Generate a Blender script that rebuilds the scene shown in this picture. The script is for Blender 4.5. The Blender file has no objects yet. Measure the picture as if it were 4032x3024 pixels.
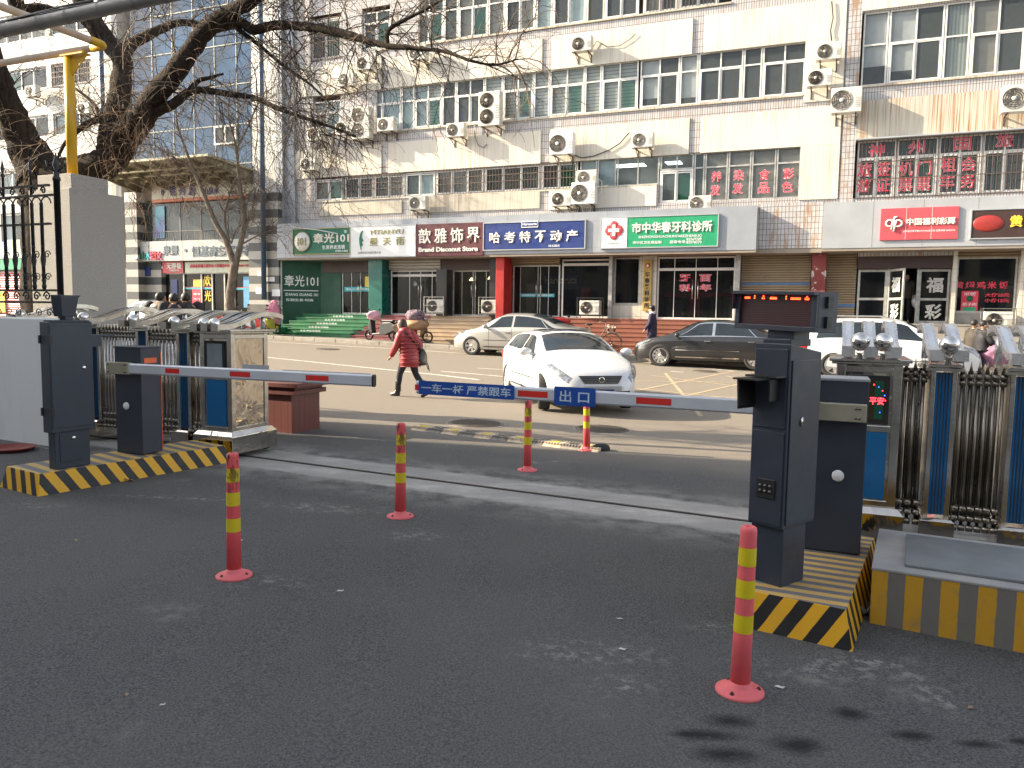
import bpy, math, random
from mathutils import Vector, Matrix
R = math.radians
SC = bpy.context.scene
COL = SC.collection

# ---------------------------------------------------------------- camera
FPX, WPX, HPX = 3050.0, 4032.0, 3024.0
PITCH, ROLL, CAMZ = math.atan(FPX / 34500), 516 / 34500.0, 1.65
cam_d = bpy.data.cameras.new("camera"); cam = bpy.data.objects.new("camera", cam_d); COL.objects.link(cam)
cam_d.sensor_width = 36; cam_d.lens = 36 * FPX / WPX; cam_d.clip_start = .05; cam_d.clip_end = 2000
fw = Vector((0, math.cos(PITCH), -math.sin(PITCH))); up0 = Vector((0, math.sin(PITCH), math.cos(PITCH))); rt0 = Vector((1, 0, 0))
rt = rt0 * math.cos(ROLL) + up0 * math.sin(ROLL); up = up0 * math.cos(ROLL) - rt0 * math.sin(ROLL)
cam.matrix_world = Matrix(((rt.x, up.x, -fw.x, 0), (rt.y, up.y, -fw.y, 0), (rt.z, up.z, -fw.z, CAMZ), (0, 0, 0, 1)))
SC.camera = cam
CAM = Vector((0, 0, CAMZ))

# ---------------------------------------------------------------- street frame: U runs right along the facade, V away from the yard
TH = math.atan(FPX / 7416.0)
U = Vector((math.cos(TH), -math.sin(TH), 0)); V = Vector((math.sin(TH), math.cos(TH), 0))
P0 = Vector((0, 30.9, 0))

# ---------------------------------------------------------------- sky and sun
SUN_EL = R(27); SUN_AZ = Vector((-1, 0, 0))
_h = (-U * math.cos(R(16)) - V * math.sin(R(16)))          # horizontal direction towards the sun
to_sun = (_h * math.cos(SUN_EL) + Vector((0, 0, math.sin(SUN_EL)))).normalized()
w = bpy.data.worlds.new("World"); SC.world = w; w.use_nodes = True
nt = w.node_tree; sky = nt.nodes.new("ShaderNodeTexSky"); sky.sky_type = 'NISHITA'; sky.sun_disc = False
sky.sun_elevation = SUN_EL; sky.sun_rotation = math.atan2(_h.x, _h.y); sky.dust_density = 2.2; sky.air_density = 1.0
bg = nt.nodes["Background"]; bg.inputs[1].default_value = .14; hs = nt.nodes.new('ShaderNodeHueSaturation'); hs.inputs['Saturation'].default_value = .42; nt.links.new(sky.outputs[0], hs.inputs['Color']); nt.links.new(hs.outputs[0], bg.inputs[0])
sd = bpy.data.lights.new("sun", 'SUN'); sd.energy = 5.0; sd.angle = R(.5); sd.color = (1, .85, .62)
so = bpy.data.objects.new("sun", sd); COL.objects.link(so); so.location = (-30, 0, 40)
so.rotation_euler = (-to_sun).to_track_quat('-Z', 'Y').to_euler()
SC.view_settings.view_transform = 'Standard'; SC.view_settings.look = 'None'; SC.view_settings.exposure = 1.5
SC.cycles.max_bounces = 6; SC.cycles.diffuse_bounces = 3; SC.cycles.glossy_bounces = 3; SC.cycles.transparent_max_bounces = 10
SC.cycles.use_denoising = True

# ---------------------------------------------------------------- pixel of the photograph -> point in the place
def ray(x, y): return fw + rt * ((x - WPX / 2) / FPX) + up * ((HPX / 2 - y) / FPX)
KINK = 13.4
def gz(x, y):
    v = x * V.x + y * V.y
    return -.0225 * x + .027 * (min(max(v, KINK), 26.0) - KINK)
def gzuv(u, v): p = U * u + V * v; return gz(p.x, p.y)
def UVP(u, v, dz=0): p = U * u + V * v; return Vector((p.x, p.y, gz(p.x, p.y) + dz))
def G(x, y, dz=0):                     # ground point under a pixel
    r = ray(x, y); lo, hi = 1.0, 200.0
    for _ in range(60):
        m = (lo + hi) / 2; p = CAM + r * m
        if p.z > gz(p.x, p.y) + dz: lo = m
        else: hi = m
    return CAM + r * lo
def puv(p): return p.dot(U), p.dot(V)
def fa(x, y, d=0.0):                   # facade coordinates (a along, z up) on the plane d behind the facade
    r = ray(x, y); q = P0 + V * d; t = (q - CAM).dot(V) / r.dot(V); p = CAM + r * t
    return (p - q).dot(U), p.z
def FP(a, d, z): return P0 + U * a + V * d + Vector((0, 0, z))
def at(x, y, Y):                       # point on the pixel's ray at depth Y
    r = ray(x, y); return CAM + r * (Y / r.y)

# ---------------------------------------------------------------- mesh builder
def _sw(s):
    return s if hasattr(s, '__len__') else (s, s, s)
_TXT = {}
def textgeo(body, bold=.0, res=2):
    k = (body, bold, res)
    if k not in _TXT:
        c = bpy.data.curves.new('t', 'FONT'); c.body = body; c.offset = bold; c.resolution_u = res; c.extrude = .001
        o = bpy.data.objects.new('t', c); COL.objects.link(o)
        m = bpy.data.meshes.new_from_object(o.evaluated_get(bpy.context.evaluated_depsgraph_get()))
        vs = [v.co.copy() for v in m.vertices]; fs = [tuple(p.vertices) for p in m.polygons]
        bpy.data.objects.remove(o); bpy.data.curves.remove(c); bpy.data.meshes.remove(m)
        x0 = min(v.x for v in vs); x1 = max(v.x for v in vs); y0 = min(v.y for v in vs); y1 = max(v.y for v in vs)
        vs = [Vector(((v.x - x0) / (x1 - x0) - .5, (v.y - y0) / (y1 - y0) - .5, 1 if v.z > 0 else 0)) for v in vs]
        _TXT[k] = (vs, fs)
    return _TXT[k]
class MB:
    def __init__(s, M=None): s.v = []; s.f = []; s.m = []; s.M = M or Matrix.Identity(4); s.sm = []
    def add(s, vs, fs, m=0, M=None, sm=False):
        n = len(s.v); T = s.M @ M if M is not None else s.M
        s.v += [T @ Vector(p) for p in vs]; s.f += [tuple(i + n for i in f) for f in fs]
        s.m += [m] * len(fs) if not isinstance(m, list) else m; s.sm += [sm] * len(fs)
        return s
    def bb(s, x0, x1, y0, y1, z0, z1, m=0, M=None):
        vs = [(x0, y0, z0), (x1, y0, z0), (x1, y1, z0), (x0, y1, z0), (x0, y0, z1), (x1, y0, z1), (x1, y1, z1), (x0, y1, z1)]
        return s.add(vs, [(0, 3, 2, 1), (4, 5, 6, 7), (0, 1, 5, 4), (1, 2, 6, 5), (2, 3, 7, 6), (3, 0, 4, 7)], m, M)
    def box(s, c, d, m=0, M=None):
        return s.bb(c[0] - d[0] / 2, c[0] + d[0] / 2, c[1] - d[1] / 2, c[1] + d[1] / 2, c[2] - d[2] / 2, c[2] + d[2] / 2, m, M)
    def quad(s, a, b, c, d, m=0): return s.add([a, b, c, d], [(0, 1, 2, 3)], m)
    def tube(s, pts, r, m=0, n=8, sm=True, caps=True):
        pts = [Vector(p) for p in pts]; k = len(pts); rs = r if hasattr(r, '__len__') else [r] * k
        vs, fs = [], []; d = (pts[1] - pts[0]).normalized(); a = d.orthogonal().normalized()
        for i, p in enumerate(pts):
            t = (pts[min(i + 1, k - 1)] - pts[max(i - 1, 0)])
            if t.length < 1e-9: t = d
            t.normalize(); a = (a - t * a.dot(t))
            if a.length < 1e-6: a = t.orthogonal()
            a.normalize(); b = t.cross(a)
            for j in range(n):
                q = 2 * math.pi * j / n; vs.append(p + (a * math.cos(q) + b * math.sin(q)) * rs[i])
        for i in range(k - 1):
            for j in range(n): fs.append((i * n + j, i * n + (j + 1) % n, (i + 1) * n + (j + 1) % n, (i + 1) * n + j))
        if caps and n > 2: fs.append(tuple(range(n))[::-1]); fs.append(tuple((k - 1) * n + j for j in range(n)))
        return s.add(vs, fs, m, None, sm)
    def lathe(s, prof, n=24, m=0, M=None, sm=True, caps=True):
        vs = [(r * math.cos(2 * math.pi * j / n), r * math.sin(2 * math.pi * j / n), z) for r, z in prof for j in range(n)]
        k = len(prof); ms = m; fs = []; ml = []
        for i in range(k - 1):
            for j in range(n):
                fs.append((i * n + j, i * n + (j + 1) % n, (i + 1) * n + (j + 1) % n, (i + 1) * n + j)); ml.append(ms[i] if isinstance(ms, (list, tuple)) else ms)
        if caps:
            fs.append(tuple(range(n))[::-1]); fs.append(tuple((k - 1) * n + j for j in range(n)))
            q = ms[0] if isinstance(ms, (list, tuple)) else ms; q2 = ms[-1] if isinstance(ms, (list, tuple)) else ms; ml += [q, q2]
        return s.add(vs, fs, ml, M, sm)
    def sphere(s, c, r, m=0, n=16, k=10, M=None):
        r = _sw(r); vs = [(c[0], c[1], c[2] - r[2])]; fs = []
        for i in range(1, k):
            q = math.pi * i / k
            for j in range(n):
                t = 2 * math.pi * j / n; vs.append((c[0] + r[0] * math.sin(q) * math.cos(t), c[1] + r[1] * math.sin(q) * math.sin(t), c[2] - r[2] * math.cos(q)))
        vs.append((c[0], c[1], c[2] + r[2])); L = len(vs) - 1
        for j in range(n): fs.append((0, 1 + (j + 1) % n, 1 + j)); fs.append((L, L - n + j, L - n + (j + 1) % n))
        for i in range(k - 2):
            for j in range(n): a = 1 + i * n; fs.append((a + j, a + (j + 1) % n, a + n + (j + 1) % n, a + n + j))
        return s.add(vs, fs, m, M, True)
    def prism(s, poly, y0, y1, m=0, M=None, sm=False):           # polygon in x,z pushed along y
        n = len(poly); vs = [(x, y0, z) for x, z in poly] + [(x, y1, z) for x, z in poly]
        ar = sum(poly[i][0] * poly[(i + 1) % n][1] - poly[(i + 1) % n][0] * poly[i][1] for i in range(n))
        fs = [tuple(range(n)), tuple(range(2 * n - 1, n - 1, -1))] + [(i + n, (i + 1) % n + n, (i + 1) % n, i) for i in range(n)]
        if ar < 0: fs = [f[::-1] for f in fs]
        return s.add(vs, fs, m, M, sm)
    def prismz(s, poly, z0, z1, m=0, M=None):                    # polygon in x,y pushed along z
        n = len(poly); g = (lambda z, p: z(*p) if callable(z) else z)
        vs = [(p[0], p[1], g(z0, p)) for p in poly] + [(p[0], p[1], g(z1, p)) for p in poly]
        ar = sum(poly[i][0] * poly[(i + 1) % n][1] - poly[(i + 1) % n][0] * poly[i][1] for i in range(n))
        fs = [tuple(range(n))[::-1], tuple(range(n, 2 * n))] + [(i, (i + 1) % n, (i + 1) % n + n, i + n) for i in range(n)]
        if ar < 0: fs = [f[::-1] for f in fs]
        return s.add(vs, fs, m, M)
    def text(s, body, cx, cz, wd, ht, y=0.0, th=.02, m=0, bold=.02, M=None, slant=0, res=2):   # lettering in the x,z plane facing -y
        vs, fs = textgeo(body, bold, res)
        return s.add([(cx + p.x * wd + slant * p.y * ht, y - p.z * th, cz + p.y * ht) for p in vs], fs, m, M)
    def loft(s, rings, m=0, closed=True, caps=True, sm=True, M=None):
        n = len(rings[0]); vs = [p for r in rings for p in r]; fs = []
        for i in range(len(rings) - 1):
            for j in range(n if closed else n - 1): fs.append((i * n + j, i * n + (j + 1) % n, (i + 1) * n + (j + 1) % n, (i + 1) * n + j))
        if caps: fs.append(tuple(range(n))[::-1]); fs.append(tuple((len(rings) - 1) * n + j for j in range(n)))
        return s.add(vs, fs, m, M, sm)
    def mesh(s, name, mats):
        me = bpy.data.meshes.new(name); me.from_pydata([tuple(v) for v in s.v], [], s.f)
        for x in (mats if isinstance(mats, (list, tuple)) else [mats]): me.materials.append(x)
        if any(s.m): me.polygons.foreach_set('material_index', s.m)
        if any(s.sm): me.polygons.foreach_set('use_smooth', s.sm)
        me.update(); return me
    def build(s, name, mats, parent=None, bevel=0, sub=0, fixn=False):
        me = s.mesh(name, mats)
        if fixn:
            import bmesh
            b = bmesh.new(); b.from_mesh(me); bmesh.ops.remove_doubles(b, verts=b.verts, dist=1e-5); bmesh.ops.recalc_face_normals(b, faces=b.faces); b.to_mesh(me); b.free()
        o = bpy.data.objects.new(name, me); COL.objects.link(o); o.parent = parent
        if bevel:
            q = o.modifiers.new('bevel', 'BEVEL'); q.width = bevel; q.segments = 2; q.limit_method = 'ANGLE'; q.angle_limit = R(40)
        if sub:
            q = o.modifiers.new('sub', 'SUBSURF'); q.levels = sub; q.render_levels = sub
        return o
def thing(name, label, cat, loc=(0, 0, 0), rz=0.0, group=None, kind=None):
    o = bpy.data.objects.new(name, None); COL.objects.link(o); o.location = loc; o.rotation_euler = (0, 0, rz); o.empty_display_size = .1
    return tag(o, label, cat, group, kind)
def tag(o, label=None, cat=None, group=None, kind=None):
    if label: o['label'] = label
    if cat: o['category'] = cat
    if group: o['group'] = group
    if kind: o['kind'] = kind
    return o
def kids(o): return [c for c in bpy.data.objects if c.parent == o]
def copy_tree(o, loc=None, rz=None, label=None, group=None):
    def cp(x, par):
        c = x.copy(); COL.objects.link(c); c.parent = par
        for ch in list(x.children): cp(ch, c)
        return c
    c = cp(o, None)
    if loc is not None: c.location = loc
    if rz is not None: c.rotation_euler = (0, 0, rz)
    if label: c['label'] = label
    if group: c['group'] = group
    return c
def ALL(): return list(bpy.data.objects)
def T(x, y, z): return Matrix.Translation((x, y, z))
def RX(a): return Matrix.Rotation(R(a), 4, 'X')
def RY(a): return Matrix.Rotation(R(a), 4, 'Y')
def RZ(a): return Matrix.Rotation(R(a), 4, 'Z')
FRZ = -TH      # rotation of everything aligned with the facade

# ---------------------------------------------------------------- materials
class NB:
    def __init__(s, name):
        s.mat = bpy.data.materials.new(name); s.mat.use_nodes = True; s.t = s.mat.node_tree; s.p = s.t.nodes['Principled BSDF']
        s.geo = s.t.nodes.new('ShaderNodeNewGeometry'); s.tc = s.t.nodes.new('ShaderNodeTexCoord')
    def L(s, a, b): s.t.links.new(a, b); return s
    def put(s, sock, val):
        if isinstance(val, bpy.types.NodeSocket): s.L(val, sock)
        elif isinstance(val, (tuple, list)): sock.default_value = (*val, 1) if len(val) == 3 and len(sock.default_value) == 4 else val
        else: sock.default_value = val
    def math(s, op, a, b=0.0, clamp=False):
        n = s.t.nodes.new('ShaderNodeMath'); n.operation = op; n.use_clamp = clamp; s.put(n.inputs[0], a); s.put(n.inputs[1], b); return n.outputs[0]
    def mix(s, f, a, b, mode='MIX'):
        n = s.t.nodes.new('ShaderNodeMix'); n.data_type = 'RGBA'; n.blend_type = mode; s.put(n.inputs[0], f); s.put(n.inputs[6], a); s.put(n.inputs[7], b); return n.outputs[2]
    def scale(s, vec, sc, loc=(0, 0, 0), rot=(0, 0, 0)):
        n = s.t.nodes.new('ShaderNodeMapping'); s.L(vec, n.inputs[0]); n.inputs['Scale'].default_value = sc; n.inputs['Location'].default_value = loc; n.inputs['Rotation'].default_value = rot; return n.outputs[0]
    def noise(s, sc, detail=4, vec=None, rough=.55, dist=0):
        n = s.t.nodes.new('ShaderNodeTexNoise'); s.L(vec or s.tc.outputs['Object'], n.inputs['Vector']); n.inputs['Scale'].default_value = sc; n.inputs['Detail'].default_value = detail
        n.inputs['Roughness'].default_value = rough; n.inputs['Distortion'].default_value = dist; return n.outputs[0]
    def voro(s, sc, vec=None, feat='F1'):
        n = s.t.nodes.new('ShaderNodeTexVoronoi'); s.L(vec or s.tc.outputs['Object'], n.inputs['Vector']); n.inputs['Scale'].default_value = sc; n.feature = feat; return n.outputs[0]
    def ramp(s, val, lo, hi, a=0.0, b=1.0):
        n = s.t.nodes.new('ShaderNodeMapRange'); n.clamp = True; s.put(n.inputs[0], val); n.inputs[1].default_value = lo; n.inputs[2].default_value = hi; n.inputs[3].default_value = a; n.inputs[4].default_value = b; return n.outputs[0]
    def bump(s, h, st=.3, dist=.02):
        n = s.t.nodes.new('ShaderNodeBump'); n.inputs['Strength'].default_value = st; n.inputs['Distance'].default_value = dist; s.L(h, n.inputs['Height']); s.L(n.outputs[0], s.p.inputs['Normal']); return s
    def sep(s, vec):
        n = s.t.nodes.new('ShaderNodeSeparateXYZ'); s.L(vec, n.inputs[0]); return n.outputs
    def comb(s, x, y, z):
        n = s.t.nodes.new('ShaderNodeCombineXYZ'); s.put(n.inputs[0], x); s.put(n.inputs[1], y); s.put(n.inputs[2], z); return n.outputs[0]
    def base(s, c, rough=.6, metal=0.0, spec=.5):
        s.put(s.p.inputs['Base Color'], c); s.put(s.p.inputs['Roughness'], rough); s.put(s.p.inputs['Metallic'], metal); s.p.inputs['Specular IOR Level'].default_value = spec; return s.mat
def mat(name, c, rough=.6, metal=0.0, var=.15, sc=6.0, bump=0.0, bsc=60.0, spec=.5, c2=None, lo=.35, hi=.7):
    b = NB(name); f = b.ramp(b.noise(sc, 5), lo, hi)
    d = c2 or tuple(x * (1 - var) for x in c); e = c if c2 else tuple(min(1, x * (1 + var * .6)) for x in c)
    if bump: b.bump(b.noise(bsc, 4), bump, .01)
    return b.base(b.mix(f, e, d), b.ramp(b.noise(sc * 1.7, 4), .3, .7, max(0, rough - .08), min(1, rough + .1)), metal, spec)
def emit(name, c, st):
    b = NB(name); b.base(c, .5); b.put(b.p.inputs['Emission Color'], c); b.p.inputs['Emission Strength'].default_value = st; return b.mat
def glassy(name, tint, tr, rough=.03, spec=1.0):
    # window glass: part mirror, part see-through, tinted
    b = NB(name); t = b.t; b.base(tint, rough, 0, spec)
    tr_n = t.nodes.new('ShaderNodeBsdfTransparent'); tr_n.inputs[0].default_value = (*[min(1, .55 + x) for x in tint], 1)
    mx = t.nodes.new('ShaderNodeMixShader'); out = t.nodes['Material Output']
    nz = b.noise(.7, 2, b.scale(b.tc.outputs['Object'], (1, 1, 1))); b.bump(nz, .12, .05)
    b.put(mx.inputs[0], tr); b.L(b.p.outputs[0], mx.inputs[1]); b.L(tr_n.outputs[0], mx.inputs[2]); b.L(mx.outputs[0], out.inputs[0]); return b.mat
M = {}
def wallmat(name, c, rust, streak=1.0):
    b = NB(name); o = b.tc.outputs['Object']
    big = b.noise(.5, 4, o); st = b.noise(1.0, 6, b.scale(o, (9, 3, .5)), .6); st2 = b.noise(1.0, 5, b.scale(o, (22, 4, .35), (3, 1, 2)), .6)
    c1 = b.mix(b.ramp(big, .35, .7, 0, .35), c, tuple(x * .86 for x in c))
    c2 = b.mix(b.ramp(st, .50, .70, 0, .42 * streak), c1, (.30, .27, .21))
    m = b.math('MULTIPLY', b.ramp(st2, .53 - .05 * rust, .64 - .03 * rust), b.ramp(b.noise(.28, 2, o), .43, .60, .08 if rust > .9 else 0, 1))
    c3 = b.mix(b.math('MULTIPLY', m, rust), c2, (.30, .145, .05))
    b.bump(b.noise(14, 5, o), .12, .02)
    return b.base(c3, .75, 0, .3)
M['wall'] = wallmat('cream_render', (.62, .585, .51), .5, .6)
M['wall_rust'] = wallmat('rust_streaked_render', (.50, .47, .40), 1.0, 1.6)
M['wall_dirty'] = wallmat('dirty_render', (.50, .46, .38), .6, 2.2)
def tilemat(name, w, h, c=(.47, .46, .46), g=(.12, .10, .09), rust=.5, axis=0):
    b = NB(name); o = b.tc.outputs['Object']; s = b.sep(o)
    br = b.t.nodes.new('ShaderNodeTexBrick'); br.offset = 0; br.squash = 1
    b.L(b.comb(s[axis], s[2], 0.0), br.inputs['Vector']); br.inputs['Scale'].default_value = 1
    br.inputs['Brick Width'].default_value = w; br.inputs['Row Height'].default_value = h; br.inputs['Mortar Size'].default_value = .009; br.inputs['Mortar Smooth'].default_value = .1
    br.inputs['Color1'].default_value = (*c, 1); br.inputs['Color2'].default_value = (*[x * .88 for x in c], 1); br.inputs['Mortar'].default_value = (*g, 1)
    st = b.noise(1.0, 5, b.scale(o, (6, 3, 1.2)), .65); cc = b.mix(b.ramp(st, .50, .64, 0, rust), br.outputs[0], (.30, .17, .085))
    cc = b.mix(b.ramp(b.noise(1.3, 4, o), .55, .75, 0, .35), cc, (.33, .31, .29))
    b.bump(br.outputs[1], -.2, .01); return b.base(cc, .35, 0, .5)
M['tile'] = tilemat('white_facade_tile', .085, .26)
M['tile_old'] = tilemat('old_rusty_tile', .12, .19, rust=.85)
M['tile_low'] = tilemat('grey_wall_tile', .6, .3, (.42, .41, .38), (.15, .14, .13), .15)
M['tile_cream'] = tilemat('cream_wall_tile', .42, .42, (.58, .54, .46), (.3, .27, .22), .1)
M['frame'] = mat('white_window_frame', (.62, .61, .58), .45, var=.12)
M['frame_old'] = mat('old_aluminium', (.42, .41, .38), .4, .4, var=.3)
M['glass'] = glassy('window_glass', (.15, .175, .18), .70)
M['glass_clear'] = glassy('shop_glass', (.03, .035, .035), .80)
M['glass_green'] = glassy('green_film_glass', (.012, .075, .05), .45)
M['glass_blue'] = mat('blue_mirror_glass', (.020, .060, .125), .07, .0, var=.6, sc=.4, spec=.6)  # broad tone patches in the colour mimic reflected buildings
M['glass_pale'] = glassy('pale_blue_glass', (.22, .36, .38), .2)
M['blind'] = None
b = NB('slatted_blind'); s = b.sep(b.tc.outputs['Object']); wv = b.math('FRACT', b.math('MULTIPLY', s[2], 8.0)); M['blind'] = b.base(b.mix(b.ramp(wv, .72, .86), (.62, .64, .58), (.22, .25, .23)), .7)
M['blind_white'] = mat('white_roller_blind', (.75, .76, .76), .8, sc=2)
b = NB('pleated_curtain'); s = b.sep(b.tc.outputs['Object']); wv = b.math('SINE', b.math('MULTIPLY', s[0], 60.0)); M['curtain'] = b.base(b.mix(b.ramp(wv, -1, 1), (.55, .60, .56), (.25, .28, .27)), .8)
M['curtain_blue'] = mat('pale_blue_curtain', (.58, .74, .76), .8, sc=3)
M['curtain_brown'] = mat('grey_brown_curtain', (.34, .30, .25), .8, sc=3)
M['curtain_dark'] = mat('dark_green_curtain', (.02, .06, .045), .8, sc=2, var=.5)
M['dark'] = mat('dark_interior', (.018, .018, .017), .8, var=.5, sc=1.2)
M['dim'] = mat('dim_interior', (.14, .13, .12), .8, var=.6, sc=1.0)
M['iron'] = mat('rusty_bars', (.11, .075, .06), .6, .2, sc=12)
M['alu'] = mat('grey_aluminium_cladding', (.31, .33, .36), .42, .25, var=.10, sc=1.2)
M['alu_pale'] = mat('pale_aluminium_cladding', (.38, .395, .41), .42, .2, var=.10, sc=1.2)
M['soffit'] = mat('brown_soffit', (.26, .22, .18), .8, sc=2)
M['ac'] = mat('cream_plastic_case', (.58, .56, .50), .5, var=.15, sc=9)
M['ac_new'] = mat('white_plastic_case', (.68, .68, .67), .45, var=.1, sc=9)
M['grille'] = mat('fan_grille_grey', (.26, .245, .22), .6, sc=20, var=.4)
M['black'] = mat('black_plastic', (.015, .015, .016), .45, sc=20)
M['rubber'] = mat('black_rubber', (.02, .02, .02), .75, sc=20)
M['red'] = mat('sign_red', (.52, .05, .06), .4)
M['lottery'] = mat('faded_sign_red', (.55, .075, .09), .4, sc=1.5)
M['green'] = mat('sign_green', (.005, .13, .075), .55, sc=3)
M['green2'] = mat('clinic_sign_green', (.02, .28, .13), .35, sc=3)
M['green_paint'] = mat('green_painted_concrete', (.010, .13, .045), .55, sc=2, var=.3, bump=.1)
M['green_dark'] = mat('dark_green_panel', (.004, .06, .035), .6, sc=2)
M['teal'] = mat('teal_column', (.008, .11, .085), .3, sc=2)
M['white'] = mat('white_sign_paint', (.72, .73, .72), .45, sc=3, var=.06)
M['letter'] = mat('raised_white_letter', (.74, .72, .66), .4, sc=9, var=.06)
M['letter_side'] = mat('letter_edge_cream', (.5, .44, .34), .5)
M['maroon'] = mat('maroon_sign', (.085, .013, .02), .55, sc=2)
M['blue'] = mat('blue_sign', (.018, .038, .165), .35, sc=2)
M['gold'] = mat('gold_plaque', (.46, .31, .09), .35, .3, sc=5, var=.3)
M['gold_letter'] = mat('yellow_letter', (.72, .50, .05), .4)
M['olive'] = mat('gilt_letter', (.32, .30, .12), .4)
M['red_letter'] = mat('red_sticker_letter', (.62, .04, .08), .5)
M['pink_edge'] = mat('pale_letter_edge', (.72, .55, .55), .5)
M['brown_panel'] = mat('dark_brown_panel', (.045, .022, .018), .5, sc=1.5)
M['dark_panel'] = mat('near_black_panel', (.02, .02, .022), .4, sc=1.5)
M['cyan'] = mat('cyan_sticker', (.03, .35, .42), .5)
def ribbed(name, c, pitch, c2, rough=.5, axis=2):
    b = NB(name); s = b.sep(b.tc.outputs['Object']); wv = b.math('SINE', b.math('MULTIPLY', s[axis], 2 * math.pi / pitch))
    cc = b.mix(b.ramp(wv, -.9, .4), c2, c); cc = b.mix(b.ramp(b.noise(1.6, 5), .45, .75, 0, .6), cc, tuple(x * .5 for x in c)); b.bump(wv, .5, .02); return b.base(cc, rough, .2)
M['shutter'] = ribbed('brown_roller_shutter', (.30, .225, .13), .085, (.10, .07, .045))
M['shutter_white'] = ribbed('white_roller_shutter', (.45, .44, .40), .12, (.2, .19, .17))
M['red_pillar'] = mat('red_painted_pillar', (.42, .02, .015), .45, sc=2)
b = NB('peeling_red_pillar'); f = b.ramp(b.noise(3.2, 7, None, .7), .57, .60); M['red_peel'] = b.base(b.mix(f, b.mix(b.noise(2), (.20, .03, .025), (.11, .02, .018)), (.42, .38, .34)), .7)
M['tan_step'] = mat('tan_stone_steps', (.36, .27, .18), .7, sc=1.4, bump=.1)
M['brown_step'] = mat('red_brown_stone_steps', (.21, .075, .045), .55, sc=1.4, bump=.05)
M['maroon_step'] = mat('maroon_steps', (.19, .05, .055), .6, sc=1.4)
M['dark_step'] = mat('dark_stone_steps', (.06, .055, .055), .6, sc=1.4)
M['grey_step'] = mat('grey_stone_steps', (.27, .24, .20), .7, sc=1.4)
def brushed(name, c, rough, sc=2.0, bst=.25, bdist=.05):
    b = NB(name); o = b.tc.outputs['Object']; b.bump(b.noise(sc, 3, o, .5, .8), bst, bdist)
    return b.base(b.mix(b.ramp(b.noise(7, 4, o), .4, .75), c, tuple(x * .78 for x in c)), b.ramp(b.noise(5, 5, o), .3, .7, max(.03, rough - .05), rough + .08), 1.0)
M['steel'] = brushed('dented_stainless_steel', (.66, .61, .54), .05, 2.2, .3, .06)
M['steel2'] = brushed('stainless_tube', (.62, .60, .56), .2, 6, .05)
M['chrome'] = brushed('mirror_ball_steel', (.72, .70, .67), .04, 1, .02)
M['steel_dark'] = brushed('grimy_steel', (.16, .145, .125), .38, 5, .1)
def stripe(name, ca, cb, pitch, vec, off=0.0, rough=.5, wear=.14):
    b = NB(name); o = b.tc.outputs['Object']; n = b.t.nodes.new('ShaderNodeVectorMath'); n.operation = 'DOT_PRODUCT'; b.L(o, n.inputs[0]); n.inputs[1].default_value = vec
    q = b.math('ADD', b.math('MULTIPLY', n.outputs['Value'], 1 / pitch), b.math('MULTIPLY', b.math('SUBTRACT', b.noise(14, 2), .5), .05)); f = b.ramp(b.math('FRACT', b.math('ADD', q, off + 50)), .495, .505)
    cc = b.mix(f, ca, cb); d = b.ramp(b.noise(7, 8, None, .7), .5, .75, 0, wear); cc = b.mix(d, cc, (.14, .13, .12)); b.bump(b.noise(30, 4), .2, .01); return b.base(cc, rough, 0, .4)
M['cabinet'] = mat('dark_blue_grey_cabinet', (.027, .034, .050), .42, sc=4, var=.12, bump=.05, bsc=220)
M['boom'] = mat('white_boom', (.55, .57, .60), .4, .1, sc=3, var=.08)
M['boom_red'] = mat('red_reflector', (.62, .03, .02), .35)
M['boom_blue'] = mat('blue_sign_sheet', (.012, .07, .32), .35, sc=4)
M['galv'] = mat('galvanised_clamp', (.50, .47, .36), .35, .7, sc=8)
M['bollard'] = mat('faded_red_rubber', (.72, .115, .125), .55, sc=5, var=.12)
M['bollard_foot'] = mat('pale_red_rubber', (.68, .13, .14), .6, sc=6)
M['bollard_yellow'] = mat('yellow_reflective', (.62, .50, .01), .4, sc=8)
def scuffed(name, c):
    b = NB(name); o = b.tc.outputs['Object']; s = b.sep(o); z = b.ramp(s[2], .38, .72)
    n = b.noise(1.0, 6, b.scale(o, (26, 26, 9)), .7); m = b.math('MULTIPLY', b.ramp(n, .50, .56), z)
    return b.base(b.mix(m, c, (.045, .012, .012)), .5)
M['bollard_scuff'] = scuffed('scuffed_red_rubber', (.64, .08, .085)); M['bollard_yellow_scuff'] = scuffed('scuffed_yellow_reflective', (.60, .47, .01))
M['concrete'] = mat('grey_concrete', (.27, .265, .255), .85, sc=2.5, var=.22, bump=.25, bsc=90)
M['paving'] = None
b = NB('asphalt_ground'); P = b.geo.outputs['Position']
def dotn(b, vec, d):
    n = b.t.nodes.new('ShaderNodeVectorMath'); n.operation = 'DOT_PRODUCT'; b.L(vec, n.inputs[0]); n.inputs[1].default_value = d; return n.outputs['Value']
vv = dotn(b, P, (V.x, V.y, 0)); uu = dotn(b, P, (U.x, U.y, 0))
fine = b.noise(95, 5, P, .8); mid = b.noise(9, 6, P, .6); big = b.noise(.45, 5, P, .55); grit = b.voro(85, P)
yard = b.mix(b.ramp(fine, .40, .60), (.030, .031, .033), (.128, .127, .124))
yard = b.mix(b.ramp(grit, .05, .22, .6, 0), yard, (.13, .13, .12)); yard = b.mix(b.ramp(big, .42, .68, 0, .55), yard, (.115, .113, .108))
patch = b.math('MULTIPLY', b.ramp(b.noise(.9, 7, P, .68), .60, .74), b.ramp(mid, .42, .6)); yard = b.mix(b.math('MULTIPLY', patch, .75), yard, (.25, .24, .225))
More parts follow.
